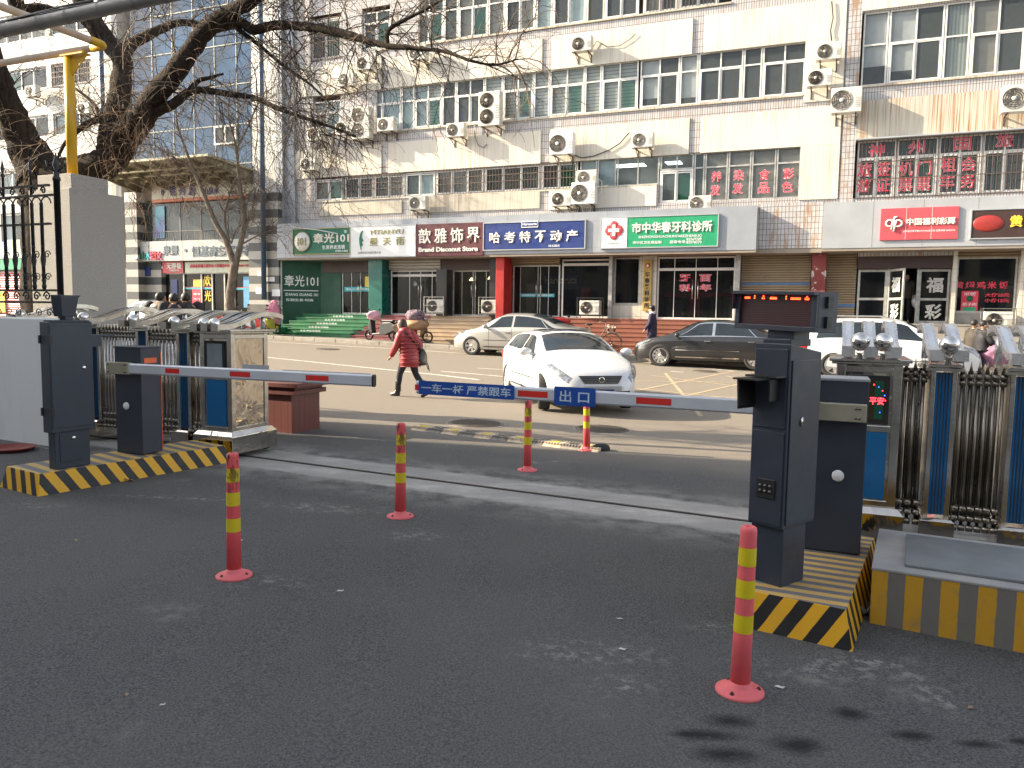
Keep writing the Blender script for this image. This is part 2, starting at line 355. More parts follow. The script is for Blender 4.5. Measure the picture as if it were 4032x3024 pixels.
road = b.mix(b.ramp(fine, .3, .7), (.15, .130, .106), (.26, .228, .19)); road = b.mix(b.ramp(b.noise(1.0, 5, b.scale(P, (.25, 1.6, 1), (0, 0, 0), (0, 0, TH)), .6), .45, .7, 0, .55), road, (.21, .18, .15))
nb = b.math('MULTIPLY', b.math('SUBTRACT', b.noise(1.3, 5, P), .5), .8)
sunlit_road = b.ramp(b.math('ADD', vv, nb), 8.3, 10.2); cc = b.mix(sunlit_road, yard, road)  # older road asphalt; starts where shade ends, sunlit tan put into its colour
e = b.math('ABSOLUTE', b.math('SUBTRACT', vv, 6.68)); e2 = b.math('ADD', e, b.math('MULTIPLY', b.math('SUBTRACT', b.noise(4.5, 7, P, .7), .5), .22))
strip = b.ramp(e2, .40, .49, 1, 0); inu = b.ramp(uu, -9.0, -8.9); strip = b.math('MULTIPLY', strip, inu)
conc = b.mix(b.ramp(b.noise(1.2, 7, b.scale(P, (.6, 2.2, 1), (0, 0, 0), (0, 0, TH)), .7), .35, .68), (.42, .405, .38), (.22, .215, .20)); cc = b.mix(strip, cc, conc)
dust = b.math('MULTIPLY', b.ramp(e2, .42, 1.05, .75, 0), b.ramp(b.noise(3, 7, P, .7), .40, .60)); cc = b.mix(b.math('MULTIPLY', dust, inu), cc, (.27, .26, .245))
GP = b.sep(P); n1 = b.math('MULTIPLY', b.math('SUBTRACT', b.noise(7, 6, P, .7), .5), .42); n2 = b.noise(16, 7, P, .75)
def blot(px, py, rx, ry, c, k, soft=.5, brk=0):
    global cc
    g = G(px, py); dx = b.math('DIVIDE', b.math('SUBTRACT', GP[0], g.x), rx); dy = b.math('DIVIDE', b.math('SUBTRACT', GP[1], g.y), ry)
    q = b.math('ADD', b.math('SQRT', b.math('ADD', b.math('MULTIPLY', dx, dx), b.math('MULTIPLY', dy, dy))), b.math('MULTIPLY', n1, 2.2)); f = b.ramp(q, 1 - soft, 1, k, 0)
    if brk == 2: f = b.math('MULTIPLY', f, b.ramp(b.noise(22, 6, P, .7), .20, .40))
    if brk == 1: f = b.math('MULTIPLY', f, b.ramp(n2, .50, .60))
    cc = b.mix(f, cc, c)
for q in ((2870, 2840, .11, .05), (2780, 2895, .14, .04), (2850, 2970, .13, .05), (3140, 2935, .12, .06), (3350, 2810, .08, .05), (3590, 2895, .10, .035), (3850, 2930, .10, .03), (4020, 2920, .06, .03), (2700, 2890, .05, .02)): blot(*q[:2], q[2] * 1.25, q[3] * 1.5, (.008, .008, .009), .9, .8, 2)
for q in ((2830, 2470, .25, .10), (3400, 2600, .32, .14), (3250, 2640, .45, .16), (1640, 2110, .28, .16), (3650, 2720, .12, .4), (150, 1990, .3, .12), (700, 1960, .8, .10), (2300, 2570, .5, .2), (2440, 2700, .25, .15), (1280, 2000, .7, .2), (1060, 2290, .3, .15)): blot(*q, (.27, .265, .25), .75, .95, 1)
b.bump(b.math('ADD', b.math('MULTIPLY', fine, .6), b.math('MULTIPLY', grit, .8)), .55, .012)
M['ground'] = b.base(cc, .85, 0, .25)
b = NB('pavement_slabs'); s = b.sep(b.tc.outputs['Object']); br = b.t.nodes.new('ShaderNodeTexBrick'); b.L(b.comb(s[0], s[1], 0.0), br.inputs['Vector']); br.inputs['Scale'].default_value = 1
br.inputs['Brick Width'].default_value = .5; br.inputs['Row Height'].default_value = .25; br.inputs['Mortar Size'].default_value = .01
br.inputs['Color1'].default_value = (.23, .20, .165, 1); br.inputs['Color2'].default_value = (.19, .165, .14, 1); br.inputs['Mortar'].default_value = (.12, .10, .09, 1)
M['paving'] = b.base(b.mix(b.ramp(b.noise(2, 5), .4, .7, 0, .5), br.outputs[0], (.28, .25, .21)), .85)
M['kerb'] = mat('kerb_stone', (.30, .27, .23), .85, sc=3, var=.25, bump=.2)
def worn(name, c, thr=.5):
    b = NB(name); P = b.geo.outputs['Position']; f = b.ramp(b.noise(9, 7, P, .75), thr - .04, thr + .06); return b.base(b.mix(f, c, (.22, .19, .155)), .75)
M['line'] = worn('worn_white_paint', (.58, .56, .52), .56); M['line_yellow'] = worn('worn_yellow_paint', (.40, .31, .19), .54)
M['bark'] = None
b = NB('dark_bark'); o = b.tc.outputs['Object']; n = b.noise(6, 7, b.scale(o, (3, 3, .7)), .7, 1.2); b.bump(n, .9, .06); M['bark'] = b.base(b.mix(b.ramp(n, .35, .65), (.020, .014, .010), (.070, .052, .039)), .9, 0, .2)
b = NB('pale_grey_bark'); o = b.tc.outputs['Object']; n = b.noise(5, 7, b.scale(o, (3, 3, 1)), .7); b.bump(n, .6, .03); M['bark2'] = b.base(b.mix(b.ramp(n, .35, .65), (.07, .055, .042), (.22, .18, .14)), .9, 0, .2)
M['twig'] = mat('brown_twigs', (.085, .060, .043), .8, sc=3, var=.4); M['twig_dry'] = mat('dry_tan_twigs', (.24, .16, .10), .8, sc=3, var=.3)
# ---------------------------------------------------------------- ground, road, pavement
vs_ = [-300, -60, -10, KINK, KINK + 2, 18, 22, 26, 40, 80, 300]; us_ = [-300, -60, -30, -15, -5, 0, 5, 15, 30, 60, 300]
mb = MB(); vv_ = []
for a in us_:
    for c in vs_:
        p = U * a + V * c; vv_.append((p.x, p.y, gz(max(-60, min(60, p.x)), p.y) if abs(p.x) > 60 else gz(p.x, p.y)))
n_ = len(vs_); mb.add(vv_, [(i * n_ + j, (i + 1) * n_ + j, (i + 1) * n_ + j + 1, i * n_ + j + 1) for i in range(len(us_) - 1) for j in range(n_ - 1)])
tag(mb.build('ground', M['ground']), kind='structure')
KERB_V = 25.5
def ribbon(path, wd, dz, m, name, parent=None, seg=.5):       # flat strip following the ground along (u,v) points
    mb = MB()
    for (p, q) in zip(path[:-1], path[1:]):
        d = Vector((q[0] - p[0], q[1] - p[1])); k = max(1, int(d.length / seg)); nn = Vector((-d.y, d.x)).normalized() * wd / 2
        for i in range(k):
            a0 = (p[0] + d.x * i / k, p[1] + d.y * i / k); a1 = (p[0] + d.x * (i + 1) / k, p[1] + d.y * (i + 1) / k)
            mb.quad(*[UVP(x, y, dz) for x, y in ((a0[0] - nn.x, a0[1] - nn.y), (a1[0] - nn.x, a1[1] - nn.y), (a1[0] + nn.x, a1[1] + nn.y), (a0[0] + nn.x, a0[1] + nn.y))])
    return mb
# pavement slab with kerb, runs along the facade
mb = MB()
for i in range(30):
    a0 = -45 + i * 3; a1 = a0 + 3
    for (v0, v1) in ((KERB_V + .15, 31.0),):
        zz = lambda a, v: gzuv(a, v) + .13
        mb.quad(*[U * a + V * v + Vector((0, 0, zz(a, v))) for a, v in ((a0, v0), (a1, v0), (a1, v1), (a0, v1))])
tag(mb.build('pavement', M['paving']), kind='structure')
mb = MB(); a = -45.0
while a < 45:
    l = .98; P_ = [U * x + V * v for x, v in ((a, KERB_V), (a + l, KERB_V), (a + l, KERB_V + .149), (a, KERB_V + .149))]
    z = [gz(p.x, p.y) for p in P_]; mb.add([(p.x, p.y, q - .05) for p, q in zip(P_, z)] + [(p.x, p.y, q + .135) for p, q in zip(P_, z)], [(4, 5, 6, 7), (0, 1, 5, 4), (1, 2, 6, 5), (2, 3, 7, 6), (3, 0, 4, 7)]); a += 1.0
tag(mb.build('kerb', M['kerb'], bevel=.012), kind='structure')
def gl(x, y): return puv(G(x, y))
# lane lines
def line(name, pts, wd, m, dz=.004):
    return tag(ribbon([gl(*p) for p in pts], wd, dz, m, name).build('road_marking', m), kind='structure')
line('edge', [(1050, 1345), (1560, 1374), (1800, 1390), (2500, 1424), (2900, 1462)], .11, M['line'])
line('c', [(1049, 1407), (1380, 1441), (1730, 1477), (1885, 1496)], .12, M['line'])
line('c', [(1735, 1462), (1860, 1472), (2060, 1490)], .10, M['line'])
line('c', [(1880, 1450), (1990, 1456)], .08, M['line'])
line('c', [(2640, 1463), (2690, 1466)], .1, M['line'])
for p in ([(2560, 1478), (3010, 1535)], [(2470, 1500), (3010, 1508)], [(2500, 1530), (3010, 1580)], [(2620, 1470), (2760, 1640)], [(2400, 1560), (2900, 1460)], [(2560, 1590), (3010, 1490)],
          [(2520, 1560), (3000, 1566)], [(2860, 1480), (3180, 1560)], [(2700, 1620), (3180, 1500)], [(3000, 1520), (3300, 1590)]):
    line('y', p, .085, M['line_yellow'], .004 + .0012 * random.random())
# rail sunk in the concrete strip
tag(ribbon([(-8.9, 6.68), (16, 6.68)], .065, .003, None, 'r').build('gate_rail_groove', mat('rail_groove_dark', (.02, .016, .013), .9)), kind='structure')  # flat dark strip drawn for the groove
mb = MB()
for i in range(50): pass
rl = thing('gate_rail', 'thin rusty steel rail sunk in the pale concrete strip across the entrance', 'rail', UVP(-5.6, 6.66))
o = ribbon([(-5.8, 6.665), (2.5, 6.665)], .014, .010, None, 'r'); o.M = Matrix.Identity(4)
ob = o.build('rail_head', mat('rusty_rail', (.07, .045, .032), .5, .5)); ob.parent = rl; ob.location = -Vector(rl.location)
# manholes
for i, (x, y, lab, rr) in enumerate(((1875, 1668, 'round manhole cover behind the striped speed bump, nearer the dark rubber hut', .42), (2372, 1690, 'round manhole cover beside the front of the white hatchback', .40), (1290, 1375, 'round manhole cover in the far lane left of the woman in red', .42), (2775, 1462, 'drain grating in the road beside the black saloon', .36))):
    g = G(x, y); t = thing('manhole_cover', lab, 'manhole cover', g, FRZ, 'manhole covers in the road'); Mx = Matrix.Rotation(-.0225, 4, 'Y').inverted() if False else Matrix.Identity(4)
    tilt = Matrix.Rotation(.0225, 4, 'Y')
    MB(tilt).lathe([(rr + .06, .003), (rr + .055, .007), (rr + .01, .007), (rr + .005, .003)], 32, caps=False).build('frame', mat('manhole_ring', (.22, .19, .16), .85, sc=9, var=.4), t)
    mb = MB(tilt); mb.lathe([(rr, .002), (rr - .005, .012), (.01, .012)], 32)
    for k in range(-4, 5):
        hw = math.sqrt(max(0, (rr - .05) ** 2 - (k * .08) ** 2)); mb.bb(-hw, hw, k * .08 - .015, k * .08 + .015, .012, .018)
    mb.build('lid', mat('iron_lid', (.10, .085, .07), .6, .3), t)
# speed bump of alternating rubber blocks
A = Vector(gl(1640, 1687)); B = Vector(gl(2372, 1775)); d = (B - A); n = 11; L = d.length / n
sb = thing('speed_bump', 'yellow and black rubber speed bump along the road edge behind the bollards', 'speed bump', UVP(A.x, A.y), FRZ + math.atan2(d.y, d.x))
prof = [(-.17, 0), (-.13, .022), (-.06, .045), (.06, .045), (.13, .022), (.17, 0)]
sm1 = mat('faded_yellow_rubber', (.56, .45, .31), .8, sc=12, var=.3); sm2 = mat('grey_black_rubber', (.23, .21, .18), .8, sc=14, var=.4)
import itertools
sl = (UVP(B.x, B.y).z - UVP(A.x, A.y).z) / d.length
for i in range(n):
    x0 = i * L + .004; x1 = (i + 1) * L - .004; mb = MB(Matrix(((1, 0, 0, 0), (0, 1, 0, 0), (sl, 0, 1, 0), (0, 0, 0, 1))))
    mb.loft([[(x, y, z - (.0)) for y, z in prof] for x in (x0, x1)], sm=False)
    for k in range(6):
        xx = x0 + (k + .5) * (x1 - x0) / 6; mb.bb(xx - .008, xx + .008, -.125, -.065, .02, .05); mb.bb(xx - .008, xx + .008, .065, .125, .02, .05)
    mb.box(((x0 + x1) / 2, 0, .048), (.11, .07, .008), 1)
    ob = mb.build('rubber_block', [sm1 if i % 2 == 0 else sm2, M['steel_dark'] if i % 2 else M['bollard_yellow']], sb)
# ================================================================ office block
random.seed(4)
def ax(px, z, d=0.0):                       # facade coordinate a seen in pixel column px at height z
    lo, hi = -2500.0, 2600.0
    for _ in range(45):
        m = (lo + hi) / 2
        if fa(px, m, d)[1] > z: lo = m
        else: hi = m
    return fa(px, lo, d)[0]
def facade_root(name, label, cat): return thing(name, label, cat, FP(0, 0, 0), FRZ)
bld = facade_root('office_building', 'long cream rendered office block with tiled bands, rows of windows and shops below', 'building')
W0 = MB()
def wall(a0, a1, z0, z1, d0=0.0, d1=.3, m=0): W0.bb(a0, a1, d0, d1, z0, z1, m)
AL, AR = -11.2, 24.0
Z2s, Z2t, Z3s, Z3t, Z4s, Z4t = 6.5, 7.53, 9.24, 10.98, 12.56, 14.3
PX0 = 11.75; PX1 = 12.17
# tile/structure behind: horizontal bands, then piers
wall(AL, 5.66, 4.1, Z2s); wall(5.66, PX0, 4.1, 5.81); wall(AL, PX0, Z2t, Z3s); wall(AL, PX0, Z3t, Z4s); wall(AL, PX0, Z4t, 17.5)
wall(PX1, AR, 4.1, 5.70); wall(PX1, AR, 7.56, 9.33); wall(PX1, AR, 11.66, 13.2); wall(PX1, AR, 15.2, 17.5)
wall(PX0, PX1, 4.1, 17.5)
a3e = 10.47
for z0, z1, xs in ((Z2s, Z2t, ((AL, -9.45), (-8.07, -8.04))), (Z3s, Z3t, ((AL, -9.53), (-8.1, -6.32), (a3e, PX0))), (Z4s, Z4t, ((AL, -9.62), (-8.05, -7.02), (-5.66, -4.3)))):
    for x0, x1 in xs: wall(x0, x1, z0, z1)
wall(5.54, 5.66, 5.81, 6.5) if False else None
wall(a3e, PX0, 5.81, Z2t); wall(8.0, PX0, Z4s, Z4t)
W0.build('wall', M['tile'], bld)
mb = MB(); mb.bb(PX0, PX1, -.03, 0, 4.2, 17.5); mb.build('pilaster', M['tile_old'], bld)
# rooms behind the glass
mb = MB()
for z0, z1 in ((4.2, 5.6), (5.8, 8.9), (9.1, 12.3), (12.5, 15.5)): mb.bb(AL + .3, AR - .3, 1.6, 1.7, z0, z1, 0); mb.bb(AL + .3, AR - .3, .3, 1.6, z0 - .1, z0, 1); mb.bb(AL + .3, AR - .3, .3, 1.6, z1, z1 + .1, 1)
mb.bb(AL, AL + .3, .3, 8, 4.1, 17.5, 2); mb.bb(AR - .3, AR, .3, 8, 4.1, 17.5, 2); mb.bb(AL, AR, 7.7, 8, 0, 17.5, 2); mb.bb(AL, AR, .3, 8, 17.3, 17.5, 2)
mb.build('room', [M['dim'], M['dark'], M['wall']], bld)
# projecting rendered panels
pans = [(AL + .25, -6.05, 7.50, 8.72), (-5.72, 1.06, 7.50, 8.74), (1.45, 6.71, 7.50, 8.75), (7.12, 11.70, 7.50, 8.76),
        (-5.72, 1.06, 10.95, 12.16), (1.45, 6.71, 10.95, 12.18), (7.12, 11.70, 10.95, 12.21), (AL + .25, -6.05, 10.95, 12.2),
        (1.45, 5.60, 5.72, 6.48), (AL + .3, -9.9, 4.3, 17.0)]
for i, (a0, a1, z0, z1) in enumerate(pans[:-1]): MB().bb(a0, a1, -.05, 0, z0, z1).build('rendered_panel', M['wall'], bld, bevel=.008)
for a0, a1, z0, z1 in ((-9.2, -5.06, 5.84, 6.36), (-4.62, 1.06, 5.80, 6.44)): MB().bb(a0, a1, -.05, 0, z0, z1).build('rendered_panel', M['wall_dirty'], bld, bevel=.008)
for a0, a1, z0, z1 in ((10.47, 11.7, 5.72, 7.5), (10.47, 11.7, 8.95, 10.95)): MB().bb(a0, a1, -.048, 0, z0, z1).build('rendered_panel', M['wall'], bld)
MB().bb(PX1, AR, -.05, 0, 7.60, 8.84).build('rendered_panel', M['wall_rust'], bld); MB().bb(PX1, AR, -.05, 0, 11.70, 13.0).build('rendered_panel', M['wall'], bld)
MB().bb(PX1, AR, -.25, 0, 7.555, 7.60).build('window_ledge', M['alu_pale'], bld)
for a0, a1, z in ((-8.0, 5.6, 7.53), (-6.3, 10.5, 10.98), (PX1, AR, 11.66)): pass
mb = MB()
for z in (9.17, 12.50): mb.bb(-6.3, a3e if z < 10 else 8, -.06, 0, z, z + .06)
mb.bb(-9.4, 5.6, -.05, 0, 6.44, 6.5); mb.bb(PX1, AR, -.06, 0, 9.27, 9.33); mb.build('window_sill', M['wall_dirty'], bld)
# windows
GL = {'g': 'glass', 'n': 'glass_green', 'p': 'glass_pale'}
def window(a0, a1, z0, z1, nl, trans, content, bars=0, slide=True, fm='frame', glz=None):
    """nl lights; trans = height of the transom as z or None; content = one letter per light for what hangs behind"""
    F = M[fm]; t = .05; mb = MB(); y0, y1 = .07, .13
    mb.bb(a0, a1, y0, y1, z0, z0 + t); mb.bb(a0, a1, y0, y1, z1 - t, z1); mb.bb(a0, a0 + t, y0, y1, z0 + t, z1 - t); mb.bb(a1 - t, a1, y0, y1, z0 + t, z1 - t)
    zt = trans or z1 - t
    if trans: mb.bb(a0 + t, a1 - t, y0 + .002, y1, zt - t / 2, zt + t / 2)
    w = (a1 - a0 - 2 * t) / nl
    for i in range(1, nl):
        x = a0 + t + i * w; mb.bb(x - t / 2, x + t / 2, y0 + .003, y1, z0 + t, z1 - t)
    if slide and nl > 1:
        s = .045
        for i in range(nl):
            x0 = a0 + t + i * w + .01; x1 = x0 + w - .02; zz1 = zt - t / 2; yy0 = y0 + .012 if i % 2 else y0 - .015; yy1 = yy0 + .03
            mb.bb(x0, x1, yy0, yy1, z0 + t, z0 + t + s); mb.bb(x0, x1, yy0, yy1, zz1 - s, zz1); mb.bb(x0, x0 + s, yy0, yy1, z0 + t + s, zz1 - s); mb.bb(x1 - s, x1, yy0, yy1, z0 + t + s, zz1 - s)
    wd = mb.build('window', F, bld)
    gm = [M['glass'], M['glass_green'], M['glass_pale']]; mb = MB(); cm = MB(); cmats = [M[k] for k in ('blind', 'blind_white', 'curtain_blue', 'curtain', 'curtain_brown', 'curtain_dark', 'dark')]
    for i in range(nl):
        x0 = a0 + t + i * w; x1 = x0 + w; ch = content[i % len(content)]
        gi = 1 if (slide and nl > 1 and i % 2 == 1 and ch in 'bdng') else 0
        mb.quad((x0, .10, z0 + t), (x1, .10, z0 + t), (x1, .10, zt), (x0, .10, zt), gi)
        if trans: mb.quad((x0, .10, zt), (x1, .10, zt), (x1, .10, z1 - t), (x0, .10, z1 - t), 0)
        k = {'b': 0, 'w': 1, 'l': 2, 'c': 3, 'r': 4, 'g': 5}.get(ch)
        yb = .17
        if k is not None:
            zb = z0 + t if ch not in 'w' else z0 + (z1 - z0) * random.uniform(.12, .5)
            cm.quad((x0, yb, zb), (x1, yb, zb), (x1, yb, z1 - t), (x0, yb, z1 - t), k)
    mb.build('pane', gm, wd)
    if cm.v: cm.build('curtain', cmats, wd)
    if bars:
        bm = MB(); n = int((a1 - a0) / .125)
        for i in range(n + 1):
            x = a0 + .01 + (a1 - a0 - .02) * i / n; bm.bb(x - .008, x + .008, -.03, -.014, z0 - .03, z1 + .02)
        for zz in ([z0, (z0 + z1) / 2 - .1, (z0 + z1) / 2 + .15, z1] if bars == 1 else [z0, z0 + .6, z0 + 1.15, z1]): bm.bb(a0 - .02, a1 + .02, -.034, -.012, zz - .012, zz + .012)
        bm.build('window_bars', M['iron'], wd)
    return wd
def row(pxs, z0, z1, spec, trans=None, zref=None, **kw):
    zr = zref or (z0 + z1) / 2
    for i, (nl, content) in enumerate(spec):
        window(ax(pxs[i], zr) + .01, ax(pxs[i + 1], zr) - .01, z0, z1, nl, trans, content, **kw)
row([1430, 1577, 1628, 1738, 1793, 1905, 1977, 2099, 2162, 2300, 2366, 2512], Z3s, Z3t,
    [(2, 'l'), (1, 'l'), (2, 'lb'), (1, 'x'), (2, 'x'), (1, 'b'), (2, 'b'), (1, 'b'), (2, 'b'), (1, 'b'), (2, 'b')], 10.38)
row([2518, 2675, 2748, 2925, 3000, 3178], Z3s, Z3t, [(2, 'wx'), (1, 'w'), (2, 'xx'), (1, 'x'), (2, 'xx')], 10.40)
row([1235, 1352], Z2s, Z2t - .1, [(2, 'rg')]); row([1354, 1470, 1590], Z2s, Z2t - .05, [(2, 'gx'), (2, 'gr')], bars=1)
row([1592, 1712], Z2s, Z2t - .05, [(2, 'gl')], bars=0); row([1714, 1905, 2128, 2273], Z2s, Z2t, [(3, 'rcr'), (3, 'xxg'), (2, 'xg')], bars=1)
row([2281, 2350, 2425], Z2s, Z2t, [(1, 'l'), (1, 'l')], slide=False, fm='frame_old'); row([2427, 2595], Z2s, Z2t, [(2, 'xx')], slide=False, fm='frame_old')
a0, a1 = ax(2597, 6.6), ax(2728, 6.6); window(a0, a1, 5.81, 6.98, 2, None, 'xg', fm='frame'); window(a0, a1, 6.99, Z2t, 2, None, 'xx', slide=False, fm='frame_old')
row([2730, 2773, 2865, 2957, 3055, 3153], 5.81, Z2t, [(1, 'g'), (1, 'r'), (1, 'r'), (1, 'r'), (1, 'r')], 7.01, slide=False, fm='frame_old')
row([1629, 1745, 1800, 1920, 1985, 2108, 2172, 2308, 2378, 2515], Z4s, Z4t, [(2, 'rg'), (1, 'g'), (2, 'rg'), (1, 'r'), (2, 'xr'), (1, 'l'), (2, 'xl'), (1, 'x'), (2, 'xx')], 13.75, zref=13.0)
row([2530, 2670, 2830], Z4s, Z4t, [(2, 'rx'), (2, 'xx')], bars=1, zref=12.7)
window(-9.62, -8.1, 12.45, 14.15, 2, None, 'xg', bars=1); window(-7.0, -5.68, 12.62, 14.14, 2, 13.7, 'xg'); window(-9.51, -8.13, 9.35, 10.74, 2, 10.25, 'bl')
row([3394, 3496, 3716, 3820, 4045, 4160], 9.33, 11.66, [(1, 'w'), (2, 'wx'), (1, 'c'), (2, 'rx'), (1, 'w')], 10.63, zref=10.3)
row([3371, 3527, 3692, 3865, 4045, 4200], 5.70, 7.555, [(2, 'xx'), (2, 'gg'), (2, 'xx'), (2, 'gx'), (2, 'xx')], 7.0, zref=6.5, bars=2)
# sticker letters on the panes
def stickers(chars, zc, size, d=.055, par=None, mats=None, name='window_character', edge=.035, wdm=1.0):
    for ch, px, py in chars:
        mb = MB(); a, z = fa(px, py, d)
        mb.text(ch, a, z, size * wdm + .02, size + .02, d, .004, 0, .028); mb.text(ch, a, z, size * wdm, size, d - .006, .004, 1, .004)
        mb.build(name, mats or [M['pink_edge'], M['red_letter']], par or bld)
Z3 = lambda x, y: (2000 + .6103 * x, .6103 * y); Z4 = lambda x, y: (2900 + .5118 * x, .5118 * y)
stickers([(c, *Z3(x, y)) for c, x, y in (('养', 1345, 1140), ('发', 1336, 1228), ('染', 1490, 1130), ('发', 1482, 1216), ('食', 1655, 1128), ('品', 1650, 1212), ('彩', 1810, 1120), ('色', 1803, 1206))], 0, .36)
stickers([(c, *Z4(x, y)) for c, x, y in (('旅', 985, 1308), ('游', 975, 1428), ('签', 1132, 1300), ('证', 1128, 1422), ('机', 1300, 1302), ('票', 1298, 1420), ('门', 1445, 1290), ('票', 1437, 1415), ('租', 1628, 1268), ('车', 1617, 1398), ('会', 1786, 1262), ('务', 1780, 1392))], 0, .44, wdm=.95)
stickers([(c, *Z4(x, y)) for c, x, y in (('神', 1078, 1155), ('州', 1385, 1132), ('国', 1738, 1105), ('旅', 2062, 1080))], 0, .40, wdm=1.2)
# fascia: cladding box above the shops
mb = MB(); mb.bb(-11.05, 9.2, -.6, .0, 4.02, 5.51); mb.build('fascia', M['alu'], bld)
mb = MB(); mb.bb(11.3, AR, -.6, .0, 4.02, 5.51); mb.build('fascia', M['alu_pale'], bld)
mb = MB()
for a in [x * 1.32 - 10.6 for x in range(15)]: mb.bb(a - .008, a + .008, -.603, -.6, 4.03, 5.5)
for a in (12.8, 14.25, 15.75, 17.2, 18.7): mb.bb(a - .008, a + .008, -.603, -.6, 4.03, 5.5)
mb.bb(-11.0, 6.6, -.603, -.6, 5.16, 5.172); mb.bb(-11, 6.6, -.603, -.6, 4.22, 4.232); mb.build('fascia_seam', M['grille'], bld)
mb = MB(); mb.bb(9.2, 11.3, -.12, 0, 4.09, 5.62); mb.build('tiled_beam', M['tile_old'], bld)
mb = MB(); mb.bb(-11.05, 9.2, -.58, .55, 3.93, 4.018); mb.bb(11.3, AR, -.58, .55, 3.93, 4.018); mb.bb(9.2, 11.3, -.1, .55, 3.93, 4.08); mb.build('soffit', M['soffit'], bld)
# grey downpipe pilaster at the left end
mb = MB(); mb.bb(-11.3, -10.95, -.3, .25, 4.3, 17.5); mb.bb(-10.95, -10.45, -.12, .0, 4.3, 17.5); mb.build('corner_pilaster', M['alu'], bld, bevel=.01)
mb = MB()
for z in (6.05, 7.9, 8.2, 10.9, 11.3): mb.bb(-11.31, -10.94, -.31, -.25, z, z + .03)
mb.build('pilaster_joint', M['grille'], bld)
# ---------------------------------------------------------------- shops (plane d = .5)
D = .5; FL = 1.6
Z6 = lambda x, y: (1100 + .452 * x, 800 + .452 * y); Z7 = lambda x, y: (1900 + .5123 * x, 750 + .5123 * y); Z8 = lambda x, y: (2900 + .5124 * x, 750 + .5124 * y)
def s6(x, y, d=D): return fa(*Z6(x, y), d)
def s7(x, y, d=D): return fa(*Z7(x, y), d)
def s8(x, y, d=D): return fa(*Z8(x, y), d)
def pb(name, a0, a1, d0, d1, z0, z1, m, par=None, bevel=0): return MB().bb(a0, a1, d0, d1, z0, z1).build(name, M[m], par or bld, bevel=bevel)
# base slab and back wall of the shops
mb = MB(); mb.bb(-11.2, AR, .3, 6.9, FL - .15, FL - .01); mb.build('shop_floor', M['dim'], bld)
mb = MB(); mb.bb(-11.2, AR, 3.2, 3.3, FL, 3.9); [mb.bb(a - .05, a + .05, .75, 3.2, FL, 3.9) for a in (-11.1, -6.3, -3.1, -.4, 3.85, 5.5, 8.6, 12.0, 15.3)]; mb.build('shop_interior', M['dim'], bld)
def shopfront(a0, a1, z1, cols, name='shopfront', fm='frame_old', handles=(), g='glass_clear', d=D, z0=FL, t=.06, over=None):
    mb = MB(); mb.bb(a0, a1, d - .03, d + .05, z1 - t, z1); mb.bb(a0, a0 + t, d - .03, d + .05, z0, z1 - t); mb.bb(a1 - t, a1, d - .03, d + .05, z0, z1 - t); mb.bb(a0 + t, a1 - t, d - .03, d + .05, z0, z0 + .07)
    for c in cols: mb.bb(c - .012, c + .012, d - .02, d + .03, z0 + .07, z1 - t)
    if over: mb.bb(a0 + t, a1 - t, d - .028, d + .04, over - .05, over + .05)
    fr = mb.build(name, M[fm], bld)
    MB().bb(a0 + t, a1 - t, d, d + .01, z0 + .05, z1 - t).build('pane', M[g], fr)
    for h in handles: MB().tube([(h, d - .07, z0 + .75), (h, d - .07, z0 + 1.45)], .016, 0, 8).bb(h - .01, h + .01, d - .07, d, z0 + .85, z0 + .87).bb(h - .01, h + .01, d - .07, d, z0 + 1.32, z0 + 1.34).build('door_handle', M['steel2'], fr)
    return fr
# green wig shop
pb('side_wall', -11.25, -11.1, -.42, .5, .5, 3.98, 'green_dark'); gw = M['green_dark']
pb('back_panel', -11.1, -8.42, .42, .5, FL, 3.95, 'green_dark'); pb('column', -6.63, -5.95, -.15, .7, FL, 3.95, 'teal', bevel=.02)
pb('overhead_panel', -9.35, -6.63, .36, .44, 3.42, 3.94, 'brown_panel')
f1 = shopfront(-8.40, -6.65, 3.5, [-7.45, -7.9], handles=(-7.52, -7.38)); 
mb = MB(); mb.bb(-8.3, -6.7, D - .012, D - .006, 2.60, 2.80); mb.build('door_band', M['cyan'], f1); mb = MB(); mb.bb(-7.22, -6.93, D - .012, D - .006, 2.78, 3.25); mb.build('notice', M['gold_letter'], f1)
mb = MB(); mb.text('章光101·生发养发连锁', -7.5, 2.70, 1.4, .09, D - .013, .002); mb.build('band_lettering', M['white'], f1)
# angled green side panel with white lettering faces the street: one slab from the fascia corner to the shopfront
g0, g1 = (-11.0, -.35), (-9.5, .42)
dx, dy = g1[0] - g0[0], g1[1] - g0[1]; Lg = math.hypot(dx, dy); Mg = T(g0[0], g0[1], 0) @ RZ(math.degrees(math.atan2(dy, dx)))
mb = MB(Mg); mb.bb(0, Lg, 0, .06, .75, 4.0); sp = mb.build('side_panel', M['green_dark'], bld)
mb = MB(Mg); mb.text('章光101', Lg * .5, 3.05, Lg * .88, .50, -.001, .004, 0, .008); mb.bb(.06, Lg - .1, -.004, 0, 2.60, 2.635); mb.text('ZHANG GUANG 101', Lg * .5, 2.44, Lg * .86, .13, -.001, .004, 0, .02); mb.text('防脱生发·时尚', Lg * .45, 2.20, Lg * .7, .12, -.001, .004); mb.build('side_lettering', M['white'], sp)
pb('white_edge', -11.1, -11.0, -.42, -.3, .7, 3.98, 'white')
